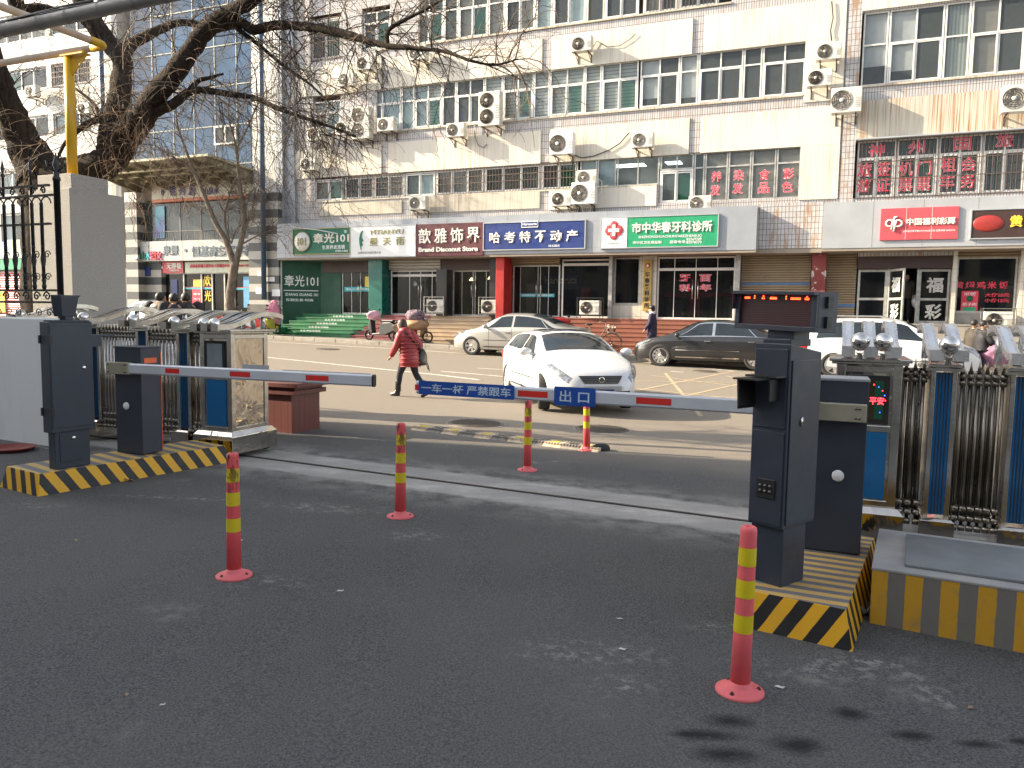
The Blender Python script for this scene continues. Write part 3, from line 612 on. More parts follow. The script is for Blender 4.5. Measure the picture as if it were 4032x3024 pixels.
# clothes shop, accessories shop
pb('roller_shutter_box', -5.9, -3.42, .3, .5, 3.52, 3.93, 'shutter_white'); f2 = shopfront(-5.9, -3.42, 3.50, [-4.98, -4.45, -3.9], fm='frame', handles=(-4.52, -4.38), over=3.28)
mb = MB(); mb.lathe([(.01, 0), (.10, .0)], 16, 0, T(-4.72, D - .012, 2.93) @ RX(90)); mb.bb(-3.72, -3.50, D - .014, D - .01, 3.0, 3.2, 0); mb.build('door_sticker', M['white'], f2)
pb('overhead_panel', -3.40, -1.0, .32, .5, 3.48, 3.93, 'brown_panel'); pb('column', -3.40, -2.92, -.1, .6, FL, 3.48, 'dark_panel'); f3 = shopfront(-2.92, -1.02, 3.48, [-2.5, -2.0, -1.9, -1.4], handles=(-2.05, -1.85)); pb('column', -1.0, -.64, -.1, .6, FL, 3.93, 'dark_panel')
for p in ((-2.5, 1.4, 3.1), (-1.6, 1.3, 3.15)):
    mb = MB(); mb.lathe([(.03, .12), (.11, 0)], 12, 0, T(*p)); mb.build('shop_lamp', emit('shop_spot_glow', (1, .72, .35), 6.0) if 'spot' not in M else M['spot'], f3)
    M['spot'] = bpy.data.materials['shop_spot_glow']
pb('red_column', -.62, -.26, -.35, .55, 1.5, 3.93, 'red_pillar', bevel=.02)
# estate agent
pb('roller_shutter_box', -.24, 1.8, .3, .5, 3.68, 3.93, 'shutter'); f4 = shopfront(-.22, 1.78, 3.66, [.1, .85, 1.3, .95], handles=(.80, 1.0)); f5 = shopfront(1.86, 3.80, 3.86, [], fm='frame', over=3.66)
mb = MB(); mb.bb(.1, 1.55, D - .012, D - .006, 2.40, 2.53); mb.build('door_band', M['cyan'], f4); mb = MB(); mb.text('哈考特不动产 哈考特不动产', .83, 2.465, 1.3, .08, D - .013, .002); mb.build('band_lettering', M['white'], f4)
x0, z1_ = s7(450, 640, 1.4); x1, z0_ = s7(735, 760, 1.4)
mb = MB(); mb.bb(x0, x1 + .1, 1.4, 1.45, z0_, z1_); bd = mb.build('back_board', M['blue'], bld); mb = MB(); mb.text('Harcoruts', (x0 + x1) / 2 + .05, (z0_ + z1_) / 2 + .06, (x1 - x0) * .85, .30, 1.399, .01, 0, .03); mb.build('board_lettering', M['white'], bd)
# clinic
pb('tiled_pier', 3.81, 3.95, .2, .6, 1.5, 3.93, 'frame_old'); f6 = shopfront(3.96, 4.96, 3.90, [], z0=2.12); pb('tiled_apron', 3.95, 4.96, .42, .55, 1.5, 2.12, 'tile_cream'); pb('tiled_pier', 4.96, 5.60, .40, .6, 1.5, 3.93, 'tile_cream')
f7 = shopfront(5.62, 8.44, 3.90, [6.25, 7.03, 7.80], fm='frame', handles=(6.93, 7.13), over=3.44); pb('grey_pier', 8.46, 8.62, .2, .6, 1.5, 3.93, 'frame_old')
mb = MB(); mb.bb(5.75, 8.3, 1.2, 1.22, 2.45, 2.60); mb.build('red_stripe', M['red'], f7)
for ch, x, y in (('牙', 1553, 672), ('百', 1712, 672), ('科', 1557, 748), ('年', 1712, 745)):
    mb = MB(); a, z = s7(x, y, D - .01); mb.text(ch, a, z, .44, .27, D - .01, .003, 0, .05); mb.text(ch, a, z, .43, .26, D - .016, .003, 1, .01); mb.build('door_character', [M['pink_edge'], M['red_letter']], f7)
# shutters, pillar, lottery shop, restaurant
s1_, s2_ = ax(2918, 2.9, D), ax(3190, 2.9, D); MB().bb(8.64, s2_, D - .02, D + .04, 1.5, 3.93).build('roller_shutter', M['shutter'], bld)
mb = MB(); mb.bb(8.64, s2_, D - .03, D - .02, 2.86, 2.95); mb.bb(8.64, s2_, D - .03, D - .02, 2.3, 2.46); mb.build('blue_stripe', mat('blue_shutter_paint', (.07, .13, .24), .6), bld)
pb('red_column', 11.0, 11.47, .1, .6, 1.5, 4.05, 'red_peel', bevel=.015); MB().bb(11.48, 12.42, D - .02, D + .04, 1.5, 3.93).build('roller_shutter', M['shutter'], bld)
mb = MB(); mb.bb(11.48, 12.42, D - .03, D - .02, 2.1, 2.22); mb.build('blue_stripe', bpy.data.materials['blue_shutter_paint'], bld)
pb('overhead_panel', 12.44, 15.28, .30, .5, 3.40, 3.80, 'brown_panel'); pb('tiled_lintel', 12.44, 15.28, .30, .5, 3.80, 3.93, 'tile_old')
def leaf(a0, a1, par=bld, ang=0, hinge=None, z1=3.38, letters=None):
    Mx = T(hinge[0], hinge[1], 0) @ RZ(ang) if hinge else T(a0, D, 0); w = a1 - a0; mb = MB(Mx)
    for q in ((0, .07, 1.58, z1), (w - .07, w, 1.58, z1), (.07, w - .07, 1.58, 1.68), (.07, w - .07, z1 - .08, z1), (.07, w - .07, 2.35, 2.43)): mb.bb(q[0], q[1], 0, .05, q[2], q[3])
    o = mb.build('door', M['frame_old'], par); MB(Mx).bb(.07, w - .07, .02, .03, 1.68, z1 - .08).build('pane', M['glass_clear'], o)
    if letters:
        for ch, z in zip(letters, (2.86, 1.98)): MB(Mx).text(ch, w * .52, z, w * .55, .50, -.001, .01, 0, .03).build('door_character', mat('door_letter_white', (.55, .54, .50), .6) if 'door_letter_white' not in bpy.data.materials else bpy.data.materials['door_letter_white'], o)
    return o
leaf(12.48, 13.38); leaf(0, .85, ang=-62, hinge=(13.42, D), letters='福彩'); leaf(14.33, 15.24, letters='福彩')
pb('post', 13.37, 13.43, .48, .58, 1.58, 3.4, 'frame_old'); pb('post', 14.27, 14.33, .48, .58, 1.58, 3.4, 'frame_old')
pb('tan_post', 15.26, 15.38, .15, .6, 1.5, 3.93, 'tile_cream')
f8 = shopfront(15.40, 17.1, 3.75, [], z0=1.95); pb('mosaic_apron', 15.40, 17.1, .44, .56, 1.45, 1.95, 'concrete'); pb('roller_shutter_box', 15.38, 17.15, .3, .5, 3.75, 3.93, 'shutter'); pb('cream_pier', 17.12, 24, .1, .6, 1.4, 3.93, 'tile_cream')
mb = MB()
for ch, x, y in (('黄', 1712, 727), ('焖', 1793, 727), ('鸡', 1880, 727), ('米', 1963, 727), ('饭', 2053, 727)):
    a, z = s8(x, y, D - .01); mb.text(ch, a, z, .25, .23, D - .01, .003, 0, .02)
a, z = s8(2003, 803); mb.text('大份20元', a, z, .68, .13, D - .01, .003, 0, .02); a, z = s8(2000, 845); mb.text('小份15元', a, z, .68, .13, D - .01, .003, 0, .02); mb.build('window_lettering', M['red_letter'], f8)
a, z = s8(1790, 860, D - .02); mb = MB(); mb.bb(a - .24, a + .24, D - .02, D - .012, z - .37, z + .37); po = mb.build('poster', M['red_letter'], f8)
mb = MB(); mb.text('米饭', a, z + .27, .36, .12, D - .021, .003, 0, .02); mb.text('把子肉', a, z - .06, .40, .11, D - .021, .003, 0, .02); mb.build('poster_lettering', M['pink_edge'], po)
MB().lathe([(.01, 0), (.10, 0)], 16, 0, T(a, D - .024, z + .12) @ RX(90)).bb(a - .19, a + .19, D - .026, D - .021, z - .33, z - .15).build('poster_patch', M['green2'], po)
# steps
def steps(a0, a1, n, mname, d_out=None, v0=None, skew=0.0, tread=.28, name='steps', par=bld, top=FL, dfront=.30):
    mb = MB(); aa = (a0 + a1) / 2
    for i in range(n):
        z1 = top - i * (top - zbase(aa, n, dfront, tread)) / n; z0 = .0
        mb.bb(a0 - skew * i, a1 - skew * i, dfront - (i + 1) * tread, dfront - i * tread + (.0 if i else .2), z0, z1 - .006); mb.bb(a0 - skew * i, a1 - skew * i, dfront - (i + 1) * tread - .02, dfront - i * tread, z1 - .05, z1)
    return mb.build(name, M[mname], par, bevel=.008)
def zbase(a, n, df, tr): p = FP(a, df - n * tr, 0); return gz(p.x, p.y) + .13
gs = steps(-10.2, -6.0, 6, 'green_paint', skew=.14); pb('step_cheek', -11.2, -10.2, -1.6, .45, .3, 1.0, 'green_paint')
mb = MB()
for i in range(5):
    zt = FL - i * (FL - zbase(-8.5, 6, .3, .28)) / 6; mb.text('生发·养发·防脱发', -8.05 - .22 * i, zt - .095, 1.05, .09, .30 - (i + 1) * .28 - .001, .003, 0, .02)
mb.build('step_lettering', M['white'], gs)
steps(-6.0, -3.7, 6, 'maroon_step', skew=.14); steps(-3.7, -.95, 7, 'tan_step'); steps(-.95, 1.6, 7, 'dark_step'); pb('step_cheek', 1.6, 2.05, -2.0, .3, -.2, FL + .02, 'brown_step', bevel=.01); steps(2.05, 8.6, 8, 'brown_step', tread=.27); pb('stone_base', 8.6, 9.2, -.3, .5, -.2, 2.05, 'red_peel')
steps(9.2, AR, 3, 'grey_step', tread=.4, top=1.58, dfront=.2); pb('retaining_wall', 9.2, AR, -1.0, -.99, -.3, .9, 'concrete')
# ---------------------------------------------------------------- shop signs
def sign(label, p0, p1, mb_board, d=-.66, th=.12, rim=None, name='shop_sign'):
    a0, z1 = fa(*p0, d); a1, z0 = fa(*p1, d); Wd, Hd = a1 - a0, z1 - z0
    t = thing(name, label, 'sign', FP(a0, d, z0), FRZ, 'shop signs along the fascia'); MB().bb(0, Wd, 0, th - .055, 0, Hd).build('board', M[mb_board], t, bevel=.006)
    if rim:
        mb = MB(); e = .035
        for q in ((-e, Wd + e, -e, 0), (-e, Wd + e, Hd, Hd + e), (-e, 0, 0, Hd), (Wd, Wd + e, 0, Hd)): mb.bb(q[0], q[1], -.02, th - .05, q[2], q[3])
        mb.build('sign_frame', M[rim], t)
    return t, Wd, Hd
def lett(t, items, m, name='lettering', th=.03, y=0.0, edge=None):
    for it in items:
        mb = MB(); body, cx, cz, w_, h_ = it[:5]; bold = it[5] if len(it) > 5 else .012
        if edge: mb.text(body, cx + .012, cz - .012, w_, h_, y, .006, 1, bold)
        mb.text(body, cx, cz, w_, h_, y, th, 0, bold); mb.build(name, [M[m], M[edge or m]], t)
t, w_, h_ = sign('green wig shop sign with a round 101 emblem, farthest along the fascia', (1154, 905), (1377, 996), 'green', rim='olive')
lett(t, [('章光101', .68 * w_, .62 * h_, .62 * w_,   .40 * h_, .008)], 'letter', edge='letter_side'); lett(t, [('生发养发连锁', .72 * w_, .25 * h_, .40 * w_, .17 * h_), ('济南经七路店', .86 * w_, .09 * h_, .22 * w_, .08 * h_), ('®', .93 * w_, .86 * h_, .05 * w_, .12 * h_)], 'white', 'small_lettering', .01)
mb = MB(); mb.lathe([(.01, 0), (.38 * h_, 0), (.38 * h_, .03), (.42 * h_, .03), (.42 * h_, 0)], 28, [0, 1, 1, 1], T(.17 * w_, -.04, .5 * h_) @ RX(-90), True, False); mb.text('101', .17 * w_, .5 * h_, .16 * w_, .34 * h_, -.045, .01, 2, .05); mb.build('emblem', [M['white'], M['olive'], M['olive']], t)
t, w_, h_ = sign('white fashion shop sign with a green leaf emblem', (1379, 894), (1635, 1007), 'white', rim='alu_pale')
lett(t, [('MTIANYU', .575 * w_, .80 * h_, .50 * w_, .15 * h_, .0), ('曼', .37 * w_, .49 * h_, .12 * w_, .26 * h_), ('天', .57 * w_, .49 * h_, .12 * w_, .26 * h_), ('雨', .775 * w_, .49 * h_, .12 * w_, .26 * h_)], 'olive'); lett(t, [('品牌折扣全国连锁企业', .30 * w_, .13 * h_, .36 * w_, .08 * h_)], 'grille', 'small_lettering', .006)
lf = [(-.02, -.33), (-.09, -.12), (-.10, .05), (-.04, .24), (.06, .33), (.015, .2), (.0, .1), (.085, -.03), (.0, -.05), (.05, -.18), (-.02, -.2)]
MB().prism([(.18 * w_ + x * 1.05, .55 * h_ + z * h_ / 1.0) for x, z in lf], -.03, 0).build('leaf_emblem', M['green'], t)
t, w_, h_ = sign('maroon shop sign with big white characters over Brand Disconut Store', (1637, 884), (1901, 1006), 'maroon')
lett(t, [(c, (.14 + .24 * i) * w_, .63 * h_, .185 * w_, .46 * h_, .008) for i, c in enumerate('歆雅饰界')], 'letter', edge='letter_side', th=.03); lett(t, [('Brand Disconut Store', .49 * w_, .21 * h_, .88 * w_, .145 * h_, .035)], 'letter', 'small_lettering')
t, w_, h_ = sign('blue estate agent sign with cream characters and a small Harcourts plate', (1906, 881), (2301, 976), 'blue', rim='alu_pale')
lett(t, [(c, (.115 + .153 * i) * w_, .46 * h_, .11 * w_, .42 * h_, .010) for i, c in enumerate('哈考特不动产')], 'letter', edge='letter_side', th=.03); lett(t, [('纬五路店', .71 * w_, .10 * h_, .11 * w_, .09 * h_)], 'white', 'small_lettering', .006)
pl = MB().bb(.385 * w_, .55 * w_, -.03, 0, .80 * h_, 1.04 * h_).build('name_plate', M['white'], t); mb = MB(); mb.bb(.39 * w_, .545 * w_, -.033, -.03, .83 * h_, 1.01 * h_, 0); mb.text('Harcourts', .468 * w_, .93 * h_, .14 * w_, .10 * h_, -.033, .006, 1, .03); mb.build('plate_lettering', [M['blue'], M['white']], pl)
t, w_, h_ = sign('green and white dental clinic sign with a red cross emblem', (2369, 860), (2823, 967), 'green2', rim='alu_pale')
MB().bb(.0, .232 * w_, -.012, 0, 0, h_).build('white_panel', M['white'], t)
lett(t, [('市中华春牙科诊所', .615 * w_, .64 * h_, .68 * w_, .36 * h_, .02)], 'letter', edge='letter_side'); lett(t, [('SHIZHONGHUACHUNYAKEZHENSUO', .605 * w_, .335 * h_, .54 * w_, .085 * h_, .01), ('82569209', .81 * w_, .225 * h_, .125 * w_, .085 * h_), ('82078370', .81 * w_, .125 * h_, .125 * w_, .085 * h_), ('市中区卫生局监制', .41 * w_, .15 * h_, .25 * w_, .10 * h_), ('监督电话:', .675 * w_, .15 * h_, .14 * w_, .10 * h_)], 'white', 'small_lettering', .01)
mb = MB(); cx, cz, r_ = .115 * w_, .58 * h_, .33 * h_
for k in range(4):
    q = k * math.pi / 2; mb.sphere((cx + math.cos(q) * r_ * .55, -.03, cz + math.sin(q) * r_ * .55), (r_ * .42, .02, r_ * .42), 0)
mb.prism([(cx + r_ * x, cz + r_ * z) for x, z in ((0, -1), (.3, -.6), (.8, -.45), (.7, 0), (.8, .45), (.3, .6), (0, 1), (-.3, .6), (-.8, .45), (-.7, 0), (-.8, -.45), (-.3, -.6))], -.035, -.012, 0)
e = r_ * .17; L_ = r_ * .58; mb.bb(cx - e, cx + e, -.06, -.03, cz - L_, cz + L_, 1); mb.bb(cx - L_, cx - e, -.06, -.03, cz - e, cz + e, 1); mb.bb(cx + e, cx + L_, -.06, -.03, cz - e, cz + e, 1); mb.text('JNSZ-104', cx, .14 * h_, .09 * w_, .07 * h_, -.013, .004, 2); mb.build('cross_emblem', [M['red'], M['white'], M['grille']], t)
t, w_, h_ = sign('faded red lottery shop sign with a white looping emblem', (3470, 822), (3770, 940), 'lottery')
lett(t, [('中国福利彩票', .65 * w_, .56 * h_, .62 * w_, .22 * h_, .02)], 'letter', edge='letter_side'); lett(t, [('山东省济南市第37010943投注站 监督电话 68605576', .635 * w_, .27 * h_, .66 * w_, .065 * h_)], 'white', 'small_lettering', .006)
mb = MB(); cx, cz = .165 * w_, .53 * h_; ring = lambda c, rx, rz: [(c[0] + rx * math.cos(q), -.03, c[1] + rz * math.sin(q)) for q in [k * 2 * math.pi / 20 for k in range(21)]]
mb.tube(ring((cx - .10, cz), .10, .10), .028, 0, 6); mb.tube(ring((cx + .14, cz - .01), .12, .10), .028, 0, 6); mb.tube([(cx - .04, -.03, cz - .2), (cx, -.03, cz + .05), (cx + .04, -.03, cz + .18), (cx + .12, -.03, cz + .2)], .028, 0, 6); mb.tube([(cx + .03, -.03, cz - .26), (cx + .06, -.03, cz - .05), (cx + .10, -.03, cz + .09)], .032, 0, 6); mb.build('emblem', M['letter'], t)
mb = MB(); [mb.bb(x * w_ - .006, x * w_ + .006, -.004, 0, 0, h_) for x in (.335, .665)]; mb.build('seam', M['pink_edge'], t)
M['oval'] = mat('dull_red_oval', (.30, .028, .022), .4)
t, w_, h_ = sign('dark restaurant sign with a red oval and yellow character, at the far right', (3829, 829), (4115, 932), 'brown_panel', rim='alu_pale')
mb = MB(); mb.sphere((.23 * w_, -.0, .52 * h_), (.42, .05, .25), 0, 24, 10); mb.build('red_oval', M['oval'], t); lett(t, [('黄', .605 * w_, .57 * h_, .17 * w_, .42 * h_, .05), ('焖', 1.05 * w_, .57 * h_, .17 * w_, .42 * h_, .05)][:1], 'gold_letter')
# gold plaque by the clinic door
a, z = s7(1265, 730, .33); t = thing('plaque', 'narrow vertical gold plaque with black characters beside the clinic door', 'plaque', FP(a, .33, z - .95), FRZ)
MB().bb(-.16, .16, 0, .04, 0, 1.9).build('board', M['gold'], t, bevel=.01); mb = MB(); [mb.text(c, 0, 1.36 - .23 * i, .19, .19, -.001, .006, 0, .03) for i, c in enumerate('华春牙科诊所')]; mb.build('lettering', M['black'], t)
mb = MB(); mb.lathe([(.01, 0), (.09, 0), (.09, .01)], 12, 0, T(0, -.001, 1.68) @ RX(90)); mb.bb(-.02, .02, -.02, 0, 1.63, 1.73, 1); mb.bb(-.05, .05, -.019, 0, 1.66, 1.70, 1); mb.build('emblem', [M['red'], M['white']], t)
# ---------------------------------------------------------------- air conditioners
def make_ac(kind, label, m='ac'):
    t = thing('air_conditioner', label, 'air conditioner', (0, 0, 0), FRZ, 'air conditioner units on the office facade')
    w_, h_, dp = {'s': (.78, .54, .30), 'b': (.92, .80, .34), 'd': (.90, 1.30, .34)}[kind]
    MB().bb(-w_ / 2, w_ / 2, -dp, 0, .0, h_).build('casing', M[m], t, bevel=.02)
    fans = [(h_ / 2, h_ * .40)] if kind != 'd' else [(h_ * .27, h_ * .21), (h_ * .74, h_ * .21)]
    for cz, r in fans:
        fx = -w_ * .16 if kind != 'd' else -w_ * .12; r = min(r, w_ * .33); mb = MB(T(fx, -dp - .004, cz) @ RX(90))
        mb.lathe([(.02, .0), (r, .0), (r * 1.04, .012), (r * 1.06, .0)], 24, 0)
        for k in range(1, 5): mb.lathe([(r * k / 5, .006), (r * k / 5 + .008, .014), (r * k / 5 + .016, .006)], 24, 1, None, True, False)
        for k in range(12):
            q = k * math.pi / 6; mb.tube([(0, 0, .012), (r * math.cos(q), r * math.sin(q), .012)], .004, 1, 4)
        mb.lathe([(.01, .03), (r * .2, .03), (r * .24, .0)], 12, 2); mb.build('fan_grille', [M['grille'], M['steel_dark'], M[m]], t)
    mb = MB(); [mb.bb(w_ * .30, w_ * .46, -dp - .006, -dp, h_ * (.2 + .07 * k), h_ * (.225 + .07 * k)) for k in range(6)]; mb.build('side_louvre', M['grille'], t)
    mb = MB()
    for x in (-w_ * .32, w_ * .32): mb.bb(x - .02, x + .02, -dp - .04, .28, -.04, -.002); mb.tube([(x, -dp * .7, -.03), (x, .2, -.26)], .014, 0, 5); mb.bb(x - .02, x + .02, .18, .22, -.30, -.04)
    mb.build('bracket', M['iron'], t); return t
# (kind, pixel of centre, depth of its back, label)
acs = [('s', 1366, 314, 'ac', 'air conditioner beside the stair window behind the long bough'), ('s', 1439, 250, 'ac', 'grey air conditioner under the upper stair window, crossed by twigs'), ('s', 1647, 210, 'ac', 'air conditioner under the top window row behind the bough tip'),
    ('s', 1244, 528, 'ac', 'air conditioner beside the left stair window at third floor level'), ('s', 1356, 506, 'ac', 'air conditioner tucked left of the tall twin fan unit at the row end'), ('d', 1424, 486, 'ac', 'tall twin fan air conditioner at the left end of the blue curtained windows'),
    ('s', 1522, 491, 'ac', 'air conditioner in front of the pale blue curtained windows'), ('s', 1796, 513, 'ac', 'air conditioner hanging below the dark sliding windows with a coiled hose'), ('d', 1931, 430, 'ac', 'tall twin fan air conditioner between red posts in the slatted blind row'),
    ('b', 2214, 567, 'ac_new', 'big white single fan air conditioner over the barred windows'), ('s', 1217, 647, 'ac', 'air conditioner at the left building corner above the green wig shop'), ('s', 1647, 800, 'ac', 'air conditioner above the white fashion shop sign'),
    ('s', 2211, 784, 'ac', 'air conditioner with red badge, left one of the cluster above the blue sign'), ('b', 2300, 762, 'ac_new', 'bigger air conditioner with red badge in the cluster above the blue sign'), ('s', 2312, 700, 'ac', 'topmost air conditioner of the cluster above the blue sign'),
    ('s', 2291, 174, 'ac', 'highest air conditioner in the middle of the facade, with a blue badge'), ('s', 2531, 552, 'ac', 'air conditioner with a dangling white hose over the dark second floor windows'), ('s', 2757, 802, 'ac', 'air conditioner just above the dental clinic sign'),
    ('s', 3263, 204, 'ac', 'air conditioner with cables from above beside the tiled pilaster'), ('s', 3227, 308, 'ac', 'small air conditioner with red badge below the cabled one by the pilaster'), ('b', 3333, 397, 'ac', 'big square air conditioner mounted across the tiled pilaster'),
    ('b', 4012, 390, 'ac', 'air conditioner on the rust streaked panel, cut by the right edge')]
protos = {}
for k, x, y, m, lab in acs:
    key = (k, m)
    if key not in protos: o = protos[key] = make_ac(k, lab, m)
    else: o = copy_tree(protos[key], label=lab)
    h_ = {'s': .54, 'b': .80, 'd': 1.3}[k]; a, z = fa(x, y, -.45); o.location = FP(a, -.25, z - h_ / 2)
for k, x, y, d, m, lab in (('s', 1712, 1222, .1, 'ac', 'caged air conditioner on the shop terrace left of the dark doorway'), ('s', 1929, 1225, .1, 'ac', 'air conditioner standing beside the red column on the shop terrace'), ('s', 2320, 1222, .1, 'ac', 'air conditioner in a black cage in front of the estate agent window'), ('s', 3932, 1258, .1, 'ac', 'air conditioner in front of the restaurant window')):
    o = copy_tree(protos[(k, m)], label=lab, group='air conditioner units standing by the shop fronts'); a, z = fa(x, y, d - .3); o.location = FP(a, d, FL + .12 if x < 3900 else z - .30)
    for c in [c for c in o.children if c.name.startswith('bracket')]: bpy.data.objects.remove(c)
    mb = MB(); e = .45
    for xx in (-e, e):
        for yy in (-.4, .03): mb.bb(xx - .012, xx + .012, yy - .012, yy + .012, -.12, .66 if k == 's' else .9)
    for zz in (-.02, .3, .64):
        mb.bb(-e, e, -.41, -.395, zz - .008, zz + .008); mb.bb(-e, e, .03, .045, zz - .008, zz + .008); mb.bb(-e - .01, -e + .01, -.4, .03, zz - .008, zz + .008); mb.bb(e - .01, e + .01, -.4, .03, zz - .008, zz + .008)
    mb.build('cage', M['black'] if x == 2320 else M['steel2'], o)
# lit ceiling panels seen through the second floor windows
for x, y in ((2450, 642), (2505, 684), (2650, 630)):
    a, z = fa(x, y, .8); MB().bb(a - .28, a + .28, .7, 1.25, 7.40, 7.42).build('ceiling_lamp', M.setdefault('panel_light', emit('ceiling_panel_light', (.85, 1, .92), 3.0) if 'panel_light' not in M else None), bld)
random.seed(31)
for a0_, a1_ in ((-5.8, -3.5), (-2.8, -1.1), (-.1, 1.7), (1.95, 3.7), (5.7, 8.4), (15.5, 17)):
    for k in range(4):
        a = random.uniform(a0_, a1_); h_ = random.uniform(.5, 1.7); MB().bb(a - .02, a + random.uniform(.15, .5), 1.2 + .4 * k, 1.5 + .4 * k, FL, FL + h_).build('shop_shelf', [M['curtain_brown'], M['white'], M['red'], M['alu_pale'], M['blue']][random.randrange(5)], bld)
# cables and hoses on the wall
def cable(pts, r, lab, m='black', d=-.1):
    P_ = [FP(*(lambda q: (q[0], d, q[1]))(fa(x, y, d))) for x, y in pts]; c = P_[0]; t = tag(MB(T(-c.x, -c.y, -c.z)).tube(P_, r, 0, 6).build('cable', M[m]), lab, 'cable', 'cables on the office facade'); t.location = c
cable([(2240, 602), (2290, 622), (2340, 614), (2400, 590), (2440, 565), (2478, 522)], .02, 'thick black cable sagging between two air conditioners')
cable([(2330, 195), (2350, 160), (2390, 185), (2440, 180), (2480, 155), (2503, 133)], .012, 'thin cable looping from the highest air conditioner')
cable([(1868, 487), (1870, 540), (1885, 575), (1905, 580), (1918, 567)], .02, 'bent grey hose under the twin fan unit', 'grille')
cable([(3275, 5), (3280, 70), (3270, 120), (3275, 160)], .02, 'pair of dark cables hanging down to the cabled air conditioner')
cable([(2350, 700), (2370, 715), (2368, 760), (2340, 780), (2318, 845), (2300, 850), (2290, 810)], .018, 'white hose looping below the air conditioner cluster', 'white')
cable([(1140, 880), (1150, 895), (1250, 905), (1330, 920)], .02, 'white pipe running along the green wig shop sign', 'white', -.75)
# ================================================================ glass fronted building left of the office block
lb = facade_root('glass_building', 'building with blue mirror glass wall, striped stone pillars and a steel canopy', 'building')
def lp(nm, a0, a1, d0, d1, z0, z1, m, par=None, bevel=0): return MB().bb(a0, a1, d0, d1, z0, z1).build(nm, m if not isinstance(m, str) else M[m], par or lb, bevel=bevel)
b = NB('striped_stone'); s_ = b.sep(b.tc.outputs['Object']); q = b.math('FRACT', b.math('ADD', b.math('MULTIPLY', s_[2], 1 / .725), 50 - 6.52 / .725 + 10)); f_ = b.ramp(q, .505, .515)
lt = b.mix(b.ramp(b.noise(4, 5), .4, .7, 0, .4), (.36, .345, .31), (.26, .245, .22)); dkk = b.mix(b.ramp(b.noise(3, 7, None, .75), .60, .66, 0, .5), (.045, .05, .052), (.16, .16, .15)); pl_ = b.ramp(s_[2], 6.89, 6.90)
M['striped'] = b.base(b.mix(pl_, b.mix(f_, dkk, lt), (.50, .485, .46)), .55)
M['white_tile'] = tilemat('white_column_cladding', 1.1, 1.5, (.58, .57, .54), (.36, .34, .32), .12)
lp('striped_pillar', -12.68, -11.02, -.55, .8, .3, 6.9, 'striped'); lp('column', -12.68, -11.32, -.2, .8, 6.9, 19, 'white_tile'); lp('striped_pillar', -20.58, -19.80, -.2, .8, .3, 7.35, 'striped'); lp('striped_pillar', -19.80, -18.78, .25, .8, .3, 4.0, 'striped')
lp('pillar_base', -12.75, -11.0, -.62, -.56, .3, 1.98, mat('dark_stained_stone', (.085, .08, .072), .6, sc=2, var=.5))
mb = MB(); random.seed(5)
for x, z, w_, h_ in ((-12.3, 2.45, .5, .28), (-11.75, 3.0, .5, .2), (-12.2, 3.25, .4, .22), (-11.4, 2.35, .45, .3)): mb.bb(x, x + w_, -.556, -.552, z, z + h_)
mb.build('pasted_notices', M['white'], lb)
MB().lathe([(.115, 2.2), (.115, 18)], 14, 0, T(-11.72, -.70, 0)).build('downpipe', mat('blue_downpipe', (.045, .085, .15), .4), lb)
# mirror glass curtain wall
lp('glass_wall', -20.5, -12.68, .35, .4, 7.9, 19, 'glass_blue')
mb = MB()
for a in [-12.72 - 1.28 * k for k in range(7)]: mb.bb(a - .018, a + .018, .32, .349, 7.9, 19)
for z in (8.45, 10.23, 12.02, 13.82, 15.6, 17.4): mb.bb(-20.5, -12.68, .31, .348, z - .02, z + .02)
mb.build('glazing_bars', mat('cream_glazing_bar', (.30, .31, .27), .5), lb)
mb = MB(); a0, a1, z0, z1 = -15.28, -14.0, 9.35, 10.2
for q in ((a0, a1, z0, z0 + .07), (a0, a1, z1 - .07, z1), (a0, a0 + .07, z0 + .07, z1 - .07), (a1 - .07, a1, z0 + .07, z1 - .07), (-14.68, -14.60, z0 + .07, z1 - .07)): mb.bb(q[0], q[1], .22, .29, q[2], q[3])
wn = mb.build('window', M['white'], lb); lp('pane', a0 + .07, a1 - .07, .27, .275, z0 + .07, z1 - .07, mat('dark_glass', (.04, .045, .045), .08), wn)
# canopy: sloping slab on ribs, seen from below
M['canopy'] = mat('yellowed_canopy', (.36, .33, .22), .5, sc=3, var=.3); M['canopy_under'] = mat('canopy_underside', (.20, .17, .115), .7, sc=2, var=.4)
mb = MB(); mb.prism([(.3, 7.95), (-2.9, 8.10), (-2.9, 8.20), (.3, 8.06)], -20.3, -12.7, 0, Matrix(((0, 1, 0, 0), (1, 0, 0, 0), (0, 0, 1, 0), (0, 0, 0, 1)))); mb.build('canopy', M['canopy'], lb, fixn=True)
sw = Matrix(((0, 1, 0, 0), (1, 0, 0, 0), (0, 0, 1, 0), (0, 0, 0, 1)))
for k in range(8): a = -20.1 + k * 1.03; mb = MB(); mb.prism([(.3, 7.35), (-.8, 7.55), (-2.8, 7.98), (-2.8, 8.09), (.3, 7.94)], a - .05, a + .05, 0, sw); [mb.lathe([(.13 - .02 * j, 0), (.13 - .02 * j, .012)], 14, 1, T(a + .051, -.5 - .62 * j, 7.74 + .07 * j) @ RY(90)) for j in range(3)]; mb.build('canopy_rib', [M['canopy_under'], M['canopy']], lb)
for k, d in enumerate((-.5, -1.3, -2.1)): MB().tube([(-20.2, d, 7.78 + .05 * k), (-12.75, d, 7.78 + .05 * k)], .07, 0, 10).build('canopy_tube', M['canopy'], lb)
lp('canopy_wall', -20.5, -12.68, .3, .6, 7.0, 7.9, 'soffit')
